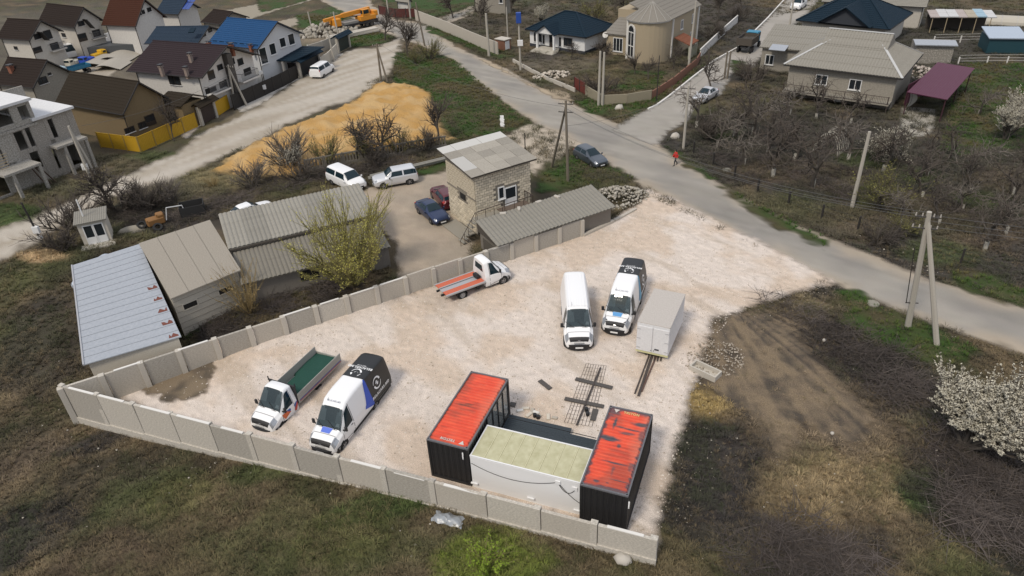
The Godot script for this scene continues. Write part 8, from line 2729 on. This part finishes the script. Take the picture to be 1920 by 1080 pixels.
func heap(called: String, label: String, at: Vector3, rx: float, rz: float, turn: float, h: float, n: int, size: float, c0: Color, c1: Color) -> void:
	var where: Array[Transform3D] = []
	var tints := PackedColorArray()
	for k in n:
		var r := sqrt(rng.randf())
		var a := rng.randf() * TAU
		var p := Vector3(cos(a) * r * rx, h * (1 - r * r) * rng.randf_range(.5, 1.0), sin(a) * r * rz).rotated(Vector3.UP, turn)
		var s := size * rng.randf_range(.4, 1.4)
		where.append(Transform3D(Basis(rdir(), rng.randf() * TAU).scaled(Vector3(s, s, s)), at + p))
		tints.append(c0.lerp(c1, rng.randf()))
	var m := mat("loose_stone", W, .95)
	m.vertex_color_use_as_albedo = true
	var o := scatter(called, rock(5), m, where, tints)
	o.set_meta("label", label)

func plank(label: String, a: Vector3, b: Vector3, w: float, m: Material, group := "", cat := "plank", called := "plank") -> void:
	var s := st()
	var d := b - a
	bar(s, Vector3.ZERO, d, w, .05)
	tag(put(called, s, m, null, a + Vector3(0, .04, 0)), label, cat, group)

func small_things() -> void:
	rng.seed = 21
	var board := tex("dark_board", Color(.055, .05, .046), Color(.10, .09, .082), .8, .05, .9, false, SMOOTH, 0, 128, false)
	plank("dark board lying across the upper part of the rebar mesh", Vector3(3.81, 0.12, -35.59), Vector3(6.04, 0.12, -34.51), .3, board)
	plank("dark board lying across the lower part of the rebar mesh", Vector3(2.94, 0.12, -33.74), Vector3(5.26, 0.12, -32.81), .3, board)
	plank("short dark board lying alone left of the rebar mesh", Vector3(1.48, 0.1, -35.64), Vector3(2.11, 0.1, -34.75), .32, board)
	plank("short dark board lying beside the right container's far end", Vector3(4.75, 0.1, -32.64), Vector3(4.43, 0.1, -31.67), .32, board)
	plank("short dark board at the left container's far corner", Vector3(-0.52, 0.1, -33.54), Vector3(-0.16, 0.1, -33.41), .35, board)
	var steel := mat("dark_steel", Color(.05, .038, .032), .6)
	plank("thin steel profile left of the thicker pair below the truck box", Vector3(9.06, 0.1, -37.81), Vector3(7.36, 0.1, -33.86), .09, steel, "", "steel profile", "steel_profile")
	plank("thick steel profile running out from under the truck box", Vector3(9.29, 0.12, -37.88), Vector3(7.55, 0.12, -33.62), .16, steel, "", "steel profile", "steel_profile")
	plank("steel profile close beside the thick one under the truck box", Vector3(9.56, 0.1, -37.77), Vector3(7.83, 0.1, -34.03), .1, mat("brown_steel", Color(.1, .055, .04), .7), "", "steel profile", "steel_profile")
	for k in 3: plank("stub of steel sticking out under the truck box, %s" % ["left", "middle", "right"][k], Vector3(9.36, 0.12, -37.52) + Vector3(k * .22, 0, 0), Vector3(9.18, 0.12, -36.96) + Vector3(k * .22, 0, 0), .09, steel, "", "steel profile", "steel_profile")
	var s := st()
	var c: Array = [Vector3(4.68, 0.08, -37.17), Vector3(5.99, 0.08, -36.83), Vector3(4.34, 0.08, -31.19), Vector3(2.72, 0.08, -31.68)]
	for k in 9: tube(s, c[0].lerp(c[1], k / 8.0), c[3].lerp(c[2], k / 8.0), .014, .014, 4, false)
	for k in 16: tube(s, c[0].lerp(c[3], k / 15.0) + Vector3(0, .02, 0), c[1].lerp(c[2], k / 15.0) + Vector3(0, .02, 0), .008, .008, 4, false)
	tag(put("rebar_mesh", s, mat("rebar", Color(.07, .055, .05), .7)), "thin rusty rebar mesh lying flat on the gravel behind the deck", "rebar mesh")
	plank("long dark steel bar lying along the rebar mesh", Vector3(5.57, 0.14, -36.57), Vector3(3.42, 0.14, -31.29), .1, steel, "", "steel bar", "steel_bar")
	# yellow crate frame at the wall
	var t := thing("crate_frame", "yellow wooden crate frame lying at the foot of the back wall", "crate", Vector3(-17.99, -0.62, -42.87), 0.267)
	var yw := mat("crate_yellow", Color(.36, .22, .06), .8)
	for e in [[-1.05, 0], [1.05, 0]]:
		s = st()
		box(s, Vector3(e[0], .25, 0), Vector3(.08, .5, .7))
		put("end_frame", s, yw, t)
	for e in [[-.34, .05], [.34, .05], [-.34, .48], [.34, .48]]:
		s = st()
		box(s, Vector3(0, e[1], e[0]), Vector3(2.1, .07, .06))
		put("rail", s, yw, t)
	for k in 6:
		s = st()
		box(s, Vector3(-.85 + k * .34, .27, .34), Vector3(.04, .4, .04))
		put("slat", s, yw, t)
	# litter and stones round the deck
	var cols := [Color(.55, .5, .42), Color(.4, .36, .3), Color(.62, .6, .56)]
	var spots: Array = [Vector3(0.43, 0, -33.08), Vector3(0.85, 0, -32.86), Vector3(1.07, 0, -32.65), Vector3(0.63, 0, -32.49), Vector3(1.21, 0, -32.4), Vector3(0.09, 0, -32.91), Vector3(1.79, 0, -32.21), Vector3(2.17, 0, -32.09)]
	for k in spots.size():
		s = st()
		cbox(s, Vector3(0, .09, 0), Vector3([.5, .35, .42][k % 3], .16, .22), .02, Basis(Vector3.UP, k * 1.3))
		tag(put("block_offcut", s, mat("offcut_%d" % (k % 3), cols[k % 3], .9), null, spots[k]), "pale block offcut on the gravel behind the dark deck", "block", "block offcuts behind the deck")
	spots = [Vector3(0.98, 0, -32.32), Vector3(1.17, 0, -32.16), Vector3(4.18, 0, -32.6), Vector3(4.2, 0, -32.21)]
	for k in 4:
		s = st()
		tube(s, Vector3(0, 0, 0), Vector3(0, .3, 0), .12, .12, 9)
		tag(put("black_can", s, mat("black_plastic"), null, spots[k]), "small black can standing on the gravel %s" % (["left by the deck edge", "right by the deck edge", "upper one beside the short board", "lower one beside the short board"][k]), "can")
	# white film at the wall foot
	var v := PackedVector3Array()
	var idx := PackedInt32Array()
	for i in 15:
		for k in 9:
			var x := i * .16
			var z := k * .13
			var edge := minf(minf(i, 14 - i), minf(k, 8 - k)) / 3.0
			v.append(Vector3(x + .25 * fine.get_noise_2d(z * 4, x * 3), .04 + .5 * smoothstep(0, 1, edge) * absf(fine.get_noise_2d(x * 3.3, z * 3.3)) + .16 * smoothstep(0, 1, edge), z + .3 * fine.get_noise_2d(x * 3, z)))
	for i in 14:
		for k in 8:
			var a := i * 9 + k
			idx.append_array(PackedInt32Array([a, a + 1, a + 10, a, a + 10, a + 9]))
	var film := lay("plastic_sheet", surface(v, idx), mat("grey_film", Color(.27, .29, .31), .3), null, Vector3(-4.64, 0, -25.39) + Vector3(0, .02, -.2), -.35)
	film.scale = Vector3(.75, .8, .75)
	tag(film, "crumpled pale plastic sheet against the foot of the front wall", "plastic sheet")
	# heaps
	heap("rubble_heap", "heap of pale broken stone at the end of the lean shed's roof", Vector3(10.68, 0, -62.32), 3.2, 2.4, .3, 1.0, 520, .27, Color(.20, .18, .145), Color(.44, .41, .35))
	heap("rubble_heap", "heap of broken concrete left of the crane truck", Vector3(-32.68, 0, -140.79), 6.0, 3.2, .3, 1.8, 300, .9, Color(.22, .2, .16), Color(.4, .37, .32))
	heap("rubble_heap", "pale stones in the bungalow's front garden", Vector3(7.54, 0, -104.73), 3.0, 1.6, .3, .6, 150, .4, Color(.35, .3, .24), Color(.55, .5, .43))
	heap("rubble_heap", "broken stone pile behind the large grey house", Vector3(56.57, 0, -97.4), 3.5, 3.0, 0, .8, 160, .45, Color(.2, .16, .13), Color(.5, .45, .4))
	heap("rubble_heap", "limestone spill at the dirt bank right of the yard", Vector3(13.11, 0, -37.12), 2.4, 1.9, .4, .3, 420, .13, Color(.24, .20, .15), Color(.42, .37, .31))
	# scattered stones
	var m: Material = mats["loose_stone"]
	var where: Array[Transform3D] = []
	var tints := PackedColorArray()
	var lot := PackedVector2Array([Vector2(-24.07, -36.69), Vector2(-28.16, -39.8), Vector2(-18.93, -43.77), Vector2(-4.29, -49.41), Vector2(6.62, -55.75), Vector2(12.28, -60.6), Vector2(17.94, -56.1), Vector2(23.53, -45.95), Vector2(16.45, -42.31), Vector2(12.99, -38.43), Vector2(9.51, -30.88), Vector2(6.61, -23.08), Vector2(-5.21, -27)])
	while where.size() < 26000:
		var x := rng.randf_range(-27, 22)
		var z := rng.randf_range(-66, -21)
		if not Geometry2D.is_point_in_polygon(Vector2(x, z), lot): continue
		var sz := .035 + .11 * pow(rng.randf(), 5)
		where.append(Transform3D(Basis(Vector3.UP, rng.randf() * TAU).scaled(Vector3(sz, sz * .8, sz)), Vector3(x, .07 - .55 * (1.0 - smoothstep(-27, -17, x)), z)))
		tints.append(Color(.36, .30, .23).lerp(Color(.70, .64, .57), rng.randf()))
	# stones spilt over the open edge of the yard
	var rim: Array = [Vector2(6.34, -23.1), Vector2(7.89, -26.85), Vector2(9.51, -30.88), Vector2(10.75, -33.65), Vector2(12.99, -38.43), Vector2(14.28, -41.49), Vector2(16.45, -42.31), Vector2(19.05, -43.68), Vector2(21.79, -44.59), Vector2(24.54, -45.39)]
	for k in 1600:
		var i := rng.randi() % (rim.size() - 1)
		var p: Vector2 = rim[i].lerp(rim[i + 1], rng.randf())
		var r := rng.randf() * rng.randf() * 2.6
		p += Vector2(cos(k * 2.4), sin(k * 2.4)) * r
		var sz := .04 + .08 * pow(rng.randf(), 3)
		where.append(Transform3D(Basis(Vector3.UP, rng.randf() * TAU).scaled(Vector3(sz, sz * .8, sz)), Vector3(p.x, .0, p.y)))
		tints.append(Color(.2, .17, .13).lerp(Color(.5, .44, .37), rng.randf()))
	scatter("gravel", rock(9), m, where, tints)
	where = []
	tints = PackedColorArray()
	for k in 2600:
		var x := rng.randf_range(-34, 34)
		var z := rng.randf_range(-56, -15)
		var nearwall := absf((z + 34) - (x + 28) * .37) < 2.5 and x < 7
		if Geometry2D.is_point_in_polygon(Vector2(x, z), lot) or (not nearwall and x < 8 and rng.randf() < .8): continue
		var sz := .05 + .13 * pow(rng.randf(), 3)
		where.append(Transform3D(Basis(Vector3.UP, rng.randf() * TAU).scaled(Vector3(sz, sz * .8, sz)), Vector3(x, terr(x, z) - .05, z)))
		tints.append(Color(.25, .22, .17).lerp(Color(.65, .6, .52), rng.randf()))
	scatter("field_stones", rock(11), m, where, tints)
	# single stones and slabs
	for e in [[Vector3(14.82, 0, -88.27), 1.3, "large white boulder on the corner verge by the side road"], [Vector3(4.76, 0, -21.95), .9, "pale stone at the foot of the front wall near its right corner"], [Vector3(-30.6, -1.25, -37.46), .8, "pale stone at the left corner of the yard wall"], [Vector3(19.58, 0, -77.47), 1.2, "squared stone block on the verge by the junction pole"], [Vector3(18.06, 0, -29.58), .28, "pale stone in the muddy field right of the yard"], [Vector3(21.1, 0, -38.32), .3, "white stone on the brushwood right of the track"]]:
		tag(lay("boulder", rock(int(e[1] * 40)), mat("pale_stone", Color(.45, .42, .37), .95), null, e[0] + Vector3(0, .1, 0), e[1] * 3), e[2], "stone")
		get_child(get_child_count() - 1).scale = Vector3.ONE * e[1]
	for e in [[Vector3(22.75, 0, -67.48), "round manhole cover on the orchard verge"], [Vector3(26.27, 0, -42.35), "round manhole cover in the grass near the nearest pole"]]:
		s = st()
		tube(s, Vector3(0, -.1, 0), Vector3(0, .14, 0), .45, .44, 20)
		tag(put("manhole_cover", s, mat("manhole_grey", Color(.24, .23, .19), .95), null, e[0]), e[1], "manhole")
	t = thing("concrete_trough", "low concrete trough lying at the edge of the yard by the sand spill", "trough", Vector3(12.26, 0, -35.63), -0.787)
	for e in [[0, .2, .38, 1.9, .45, .1], [0, .2, -.38, 1.9, .45, .1], [.9, .2, 0, .1, .45, .66], [-.9, .2, 0, .1, .45, .66], [0, .05, 0, 1.7, .1, .66]]:
		s = st()
		box(s, Vector3(e[0], e[1], e[2]), Vector3(e[3], e[4], e[5]))
		put("side", s, mats["pale_concrete"], t)
	for k in 4:
		s = st()
		box(s, Vector3(0, .3 + .32 * (k / 2), -.8 + (k % 2) * 1.0), Vector3(10.0, .28, .8), Basis(Vector3.UP, .04 * k))
		tag(put("concrete_beam", s, mats["pale_concrete"], null, Vector3(-26.77, 0, -136.91), 0.567), "long concrete beam stacked beside the crane truck", "beam", "beams beside the crane truck")
	# pipes racked along the openwork fence
	for k in 4:
		s = st()
		var a := Vector3(-14.58, 0.3, -69.91) + Vector3(.12 * k, .22 * (k / 2), .35 * (k % 2))
		var b := Vector3(-6.43, 0.3, -74.09) + Vector3(.12 * k, .22 * (k / 2), .35 * (k % 2))
		tube(s, Vector3.ZERO, b - a, .11, .11, 8)
		tag(put("long_pipe", s, mat("pipe_grey", Color(.24, .23, .2), .6), null, a), "long grey pipe stacked along the openwork fence behind the silver off-roader", "pipe", "pipes along the fence")
	# junk beside the hut
	var rub := mat("tyre_rubber", Color(.018, .018, .018), .9)
	for e in [[Vector3(-34.96, 0, -61.31), "old tyre lying on the junk behind the felt roof"], [Vector3(-33.17, 0, -60.67), "old tyre standing beside the orange machine"]]:
		s = st()
		ring_lathe(s, Vector3(0, .35, 0), Vector3(.3, .8, .4), [[-.1, .25], [-.12, .42], [0, .47], [.12, .42], [.1, .25]], 16)
		tag(put("old_tyre", s, rub, null, e[0]), e[1], "tyre")
	t = thing("orange_machine", "small rusty orange machine with a bent pipe frame among the junk behind the sheds", "machine", Vector3(-33.69, 0, -61.6), 0.620)
	s = st()
	cbox(s, Vector3(0, .6, 0), Vector3(1.6, .7, .9), .1)
	cbox(s, Vector3(.5, 1.0, 0), Vector3(.7, .5, .8), .1)
	put("body", s, mat("rust_orange", Color(.22, .11, .035), .7), t)
	s = st()
	bar(s, Vector3(.9, .5, .4), Vector3(1.2, 1.7, .4), .07, .07, Vector3.RIGHT)
	bar(s, Vector3(1.2, 1.7, .4), Vector3(2.6, 1.5, .4), .07, .07)
	bar(s, Vector3(2.6, 1.5, .4), Vector3(2.8, .2, .4), .07, .07, Vector3.RIGHT)
	put("pipe_frame", s, mat("frame_white"), t)
	tag(lay("tarpaulin_heap", rock(31), mat("tarp_grey", Color(.28, .25, .2), .9), null, Vector3(-36, 0, -60.99), .4), "pale tarpaulin bundle among the junk beside the hut", "tarpaulin")
	get_child(get_child_count() - 1).scale = Vector3(2.8, 1.4, 1.8)
	t = thing("dark_bin", "dark open bin standing behind the corrugated shed's left end", "bin", Vector3(-30.92, 0, -63.78), 0.369)
	for e in [[0, .6, .8, 2.2, 1.2, .06], [0, .6, -.8, 2.2, 1.2, .06], [1.1, .6, 0, .06, 1.2, 1.6], [-1.1, .6, 0, .06, 1.2, 1.6], [0, .1, 0, 2.1, .1, 1.5]]:
		s = st()
		box(s, Vector3(e[0], e[1], e[2]), Vector3(e[3], e[4], e[5]))
		put("side", s, mat("bin_black", Color(.02, .02, .02), .8), t)
	# roofing sheets laid out in the courtyard
	var sh: Array = [[[Vector3(-69.12, 0, -126.86), -0.013], 5.0, 3.2, .3, "pale curved roofing sheet in the courtyard, nearest the blue truck bed"], [[Vector3(-65.57, 0, -123.47), 0.010], 4.6, 2.4, .45, "pale roofing sheet in the courtyard, middle of the stack"], [[Vector3(-66.81, 0, -129.2), -0.013], 5.4, 2.8, .5, "grey roofing sheet in the courtyard, nearest the twin house"]]
	for e in sh:
		s = st()
		for k in 8:
			var y0: float = .5 + e[3] * sin(k * .5)
			var y1: float = .5 + e[3] * sin((k + 1) * .5)
			var x0: float = e[1] * (k / 8.0 - .5)
			var x1: float = e[1] * ((k + 1) / 8.0 - .5)
			quad(s, Vector3(x0, y0, e[2]), Vector3(x1, y1, e[2]), Vector3(x1, y1, -e[2]), Vector3(x0, y0, -e[2]))
			quad(s, Vector3(x0, y0 - .06, -e[2]), Vector3(x1, y1 - .06, -e[2]), Vector3(x1, y1 - .06, e[2]), Vector3(x0, y0 - .06, e[2]))
		tag(put("roofing_sheet", s, mat("sheet_buff", Color(.36, .33, .28), .8), null, e[0][0], e[0][1]), e[4], "roofing sheet")
	s = st()
	box(s, Vector3(0, .9, 0), Vector3(9, 1.8, 4))
	tag(put("covered_stack", s, mat("tarp_slate", Color(.07, .075, .08), .8), null, Vector3(-68.99, 0, -133.3), 0.097), "dark tarpaulin covered stack in the courtyard left of the twin house", "stack")
	# arched trellis, white hanging sail, white cloth on the verge
	t = thing("arched_trellis", "white arched garden trellis of hoops in the orchard", "trellis", Vector3(34.99, 0, -71.33), 0.798)
	for k in 7:
		s = st()
		for i in 10:
			var a0 := PI * i / 10
			var a1 := PI * (i + 1) / 10
			tube(s, Vector3(-1.5 + k * .5, sin(a0) * 2.3, cos(a0) * 1.3), Vector3(-1.5 + k * .5, sin(a1) * 2.3, cos(a1) * 1.3), .045, .045, 5, false)
		put("hoop", s, mats["limewash"], t)
	s = st()
	for i in 12:
		var f0 := i / 12.0
		var f1 := (i + 1) / 12.0
		var w0 := sin(f0 * PI * .8 + .2) * .75
		var w1 := sin(f1 * PI * .8 + .2) * .75
		for sd in [-1.0, 1.0]:
			quad(s, Vector3(0, 2.4 - f0 * 2.0, sd * .02 + .3 * sin(f0 * 3)), Vector3(sd * w0, 2.4 - f0 * 2.0, .5 * sin(f0 * 3)), Vector3(sd * w1, 2.4 - f1 * 2.0, .5 * sin(f1 * 3)), Vector3(0, 2.4 - f1 * 2.0, sd * .02 + .3 * sin(f1 * 3)))
	tag(put("hanging_sail", s, mat("sail_white", Color(.5, .49, .45), .8), null, Vector3(48.78, 0, -82.51), .5), "pale sail shaped hanging seat beside the plum canopy's front corner", "hanging seat")
	s = st()
	for k in 5:
		quad(s, Vector3(-.25, 1.4 - k * .28, .05 * k), Vector3(.2 - .05 * (k % 2), 1.4 - k * .28, .1 * k), Vector3(.25 + .08 * (k % 2), 1.12 - k * .28, .1 * k + .1), Vector3(-.2 - .1 * (k % 2), 1.12 - k * .28, .05 * k + .05))
	tag(put("white_cloth", s, mat("white_film", Color(.75, .75, .75), .6), null, Vector3(-0.12, 0, -84.24)), "white cloth caught on a stake in the green verge", "cloth")
	t = thing("roadside_cabinet", "small red brick cabinet with a pale side at the end of the slab fence", "cabinet", Vector3(0.7, 0, -121.73), -0.768)
	s = st()
	box(s, Vector3(0, .8, 0), Vector3(2.0, 1.7, 1.5))
	put("body", s, mat("wall_brick", Color(.21, .10, .065), .9), t)
	s = st()
	box(s, Vector3(0, 1.7, 0), Vector3(2.3, .12, 1.8))
	put("lid", s, mats["pale_concrete"], t)
	s = st()
	box(s, Vector3(1.02, .8, .1), Vector3(.06, 1.3, 1.0))
	put("door", s, mat("frame_white"), t)
	walker()

# ---------------------------------------------------------------- the walker, one skin
func walker() -> void:
	var B := [   # from, to, radius from, to, colour
		[Vector3(0, .92, 0), Vector3(0, 1.16, .01), .145, .155, 0], [Vector3(0, 1.16, .01), Vector3(.02, 1.38, 0), .16, .15, 0], [Vector3(.02, 1.42, 0), Vector3(.04, 1.5, 0), .06, .055, 2], [Vector3(.05, 1.575, 0), Vector3(.06, 1.66, 0), .085, .092, 3],
		[Vector3(.085, 1.56, 0), Vector3(.09, 1.62, 0), .07, .07, 2], [Vector3(.02, 1.38, -.17), Vector3(-.1, 1.12, -.22), .065, .05, 0], [Vector3(-.1, 1.12, -.22), Vector3(-.02, .9, -.2), .048, .04, 0], [Vector3(-.02, .9, -.2), Vector3(.02, .82, -.2), .035, .028, 2],
		[Vector3(.02, 1.38, .17), Vector3(.1, 1.13, .22), .065, .05, 0], [Vector3(.1, 1.13, .22), Vector3(.26, .98, .18), .048, .04, 0], [Vector3(.26, .98, .18), Vector3(.33, .95, .17), .034, .028, 2],
		[Vector3(0, .9, -.08), Vector3(.2, .5, -.09), .095, .065, 1], [Vector3(.2, .5, -.09), Vector3(.24, .08, -.09), .06, .042, 1], [Vector3(.22, .05, -.09), Vector3(.42, .045, -.09), .05, .035, 4],
		[Vector3(0, .9, .08), Vector3(-.08, .5, .09), .095, .065, 1], [Vector3(-.08, .5, .09), Vector3(-.33, .16, .09), .06, .042, 1], [Vector3(-.36, .14, .09), Vector3(-.24, .04, .09), .05, .035, 4]]
	var cols := [Color(.50, .03, .02), Color(.02, .024, .035), Color(.36, .21, .14), Color(.025, .018, .014), Color(.012, .012, .012)]
	var cell := .028
	var lo := Vector3(-.5, -.03, -.36)
	var n := Vector3i(36, 64, 26)
	var f := PackedFloat32Array()
	f.resize(n.x * n.y * n.z)
	var who := PackedByteArray()
	who.resize(f.size())
	for k in n.z:
		for j in n.y:
			for i in n.x:
				var p := lo + Vector3(i, j, k) * cell
				var best := 9.0
				var sum := 0.0
				var col := 0
				for b in B:
					var a: Vector3 = b[0]
					var e: Vector3 = b[1] - a
					var t := clampf((p - a).dot(e) / e.length_squared(), 0, 1)
					var d: float = p.distance_to(a + e * t) - lerpf(b[2], b[3], t)
					if d < best:
						best = d
						col = b[4]
					if d < .2: sum += exp(-d / .018)
				var q := (k * n.y + j) * n.x + i
				f[q] = -.018 * log(sum) if sum > 0 else best
				who[q] = col
	var v := PackedVector3Array()
	var c := PackedColorArray()
	var idx := PackedInt32Array()
	var at := {}
	var step := [1, n.x, n.x * n.y]
	for k in n.z - 1:
		for j in n.y - 1:
			for i in n.x - 1:
				var q := (k * n.y + j) * n.x + i
				var cnt := 0
				var sum := Vector3.ZERO
				for e in [[0, 1], [2, 3], [4, 5], [6, 7], [0, 2], [1, 3], [4, 6], [5, 7], [0, 4], [1, 5], [2, 6], [3, 7]]:
					var pa := Vector3(e[0] & 1, (e[0] >> 1) & 1, e[0] >> 2)
					var pb := Vector3(e[1] & 1, (e[1] >> 1) & 1, e[1] >> 2)
					var da := f[q + int(pa.x) + int(pa.y) * step[1] + int(pa.z) * step[2]]
					var db := f[q + int(pb.x) + int(pb.y) * step[1] + int(pb.z) * step[2]]
					if (da < 0) != (db < 0):
						sum += pa.lerp(pb, da / (da - db))
						cnt += 1
				if cnt:
					at[q] = v.size()
					v.append(lo + (Vector3(i, j, k) + sum / cnt) * cell)
					c.append(cols[who[q]])
	for q in at:
		for ax in 3:
			var u: int = step[(ax + 1) % 3]
			var w: int = step[(ax + 2) % 3]
			if not (at.has(q - u) and at.has(q - w) and at.has(q - u - w)): continue
			var da := f[q]
			var db := f[q + step[ax]]
			if (da < 0) == (db < 0): continue
			var r := [at[q], at[q - u], at[q - u - w], at[q - w]]
			if da < 0: idx.append_array(PackedInt32Array([r[0], r[2], r[1], r[0], r[3], r[2]]))
			else: idx.append_array(PackedInt32Array([r[0], r[1], r[2], r[0], r[2], r[3]]))
	var m := mat("walker_cloth", W, .85)
	m.vertex_color_use_as_albedo = true
	var t := thing("person", "person in a red jacket and dark trousers walking along the road edge", "person", Vector3(17.87, 0, -69.55), -2.629)
	lay("body", surface(v, idx, c), m, t)
	var s := st()
	cbox(s, Vector3(-.02, 1.02, .30), Vector3(.32, .36, .12), .04)
	bar(s, Vector3(-.02, 1.2, .28), Vector3(.02, 1.45, .12), .03, .02, Vector3.RIGHT)
	put("bag", s, mat("bag_black", Color(.012, .012, .014), .7), t)
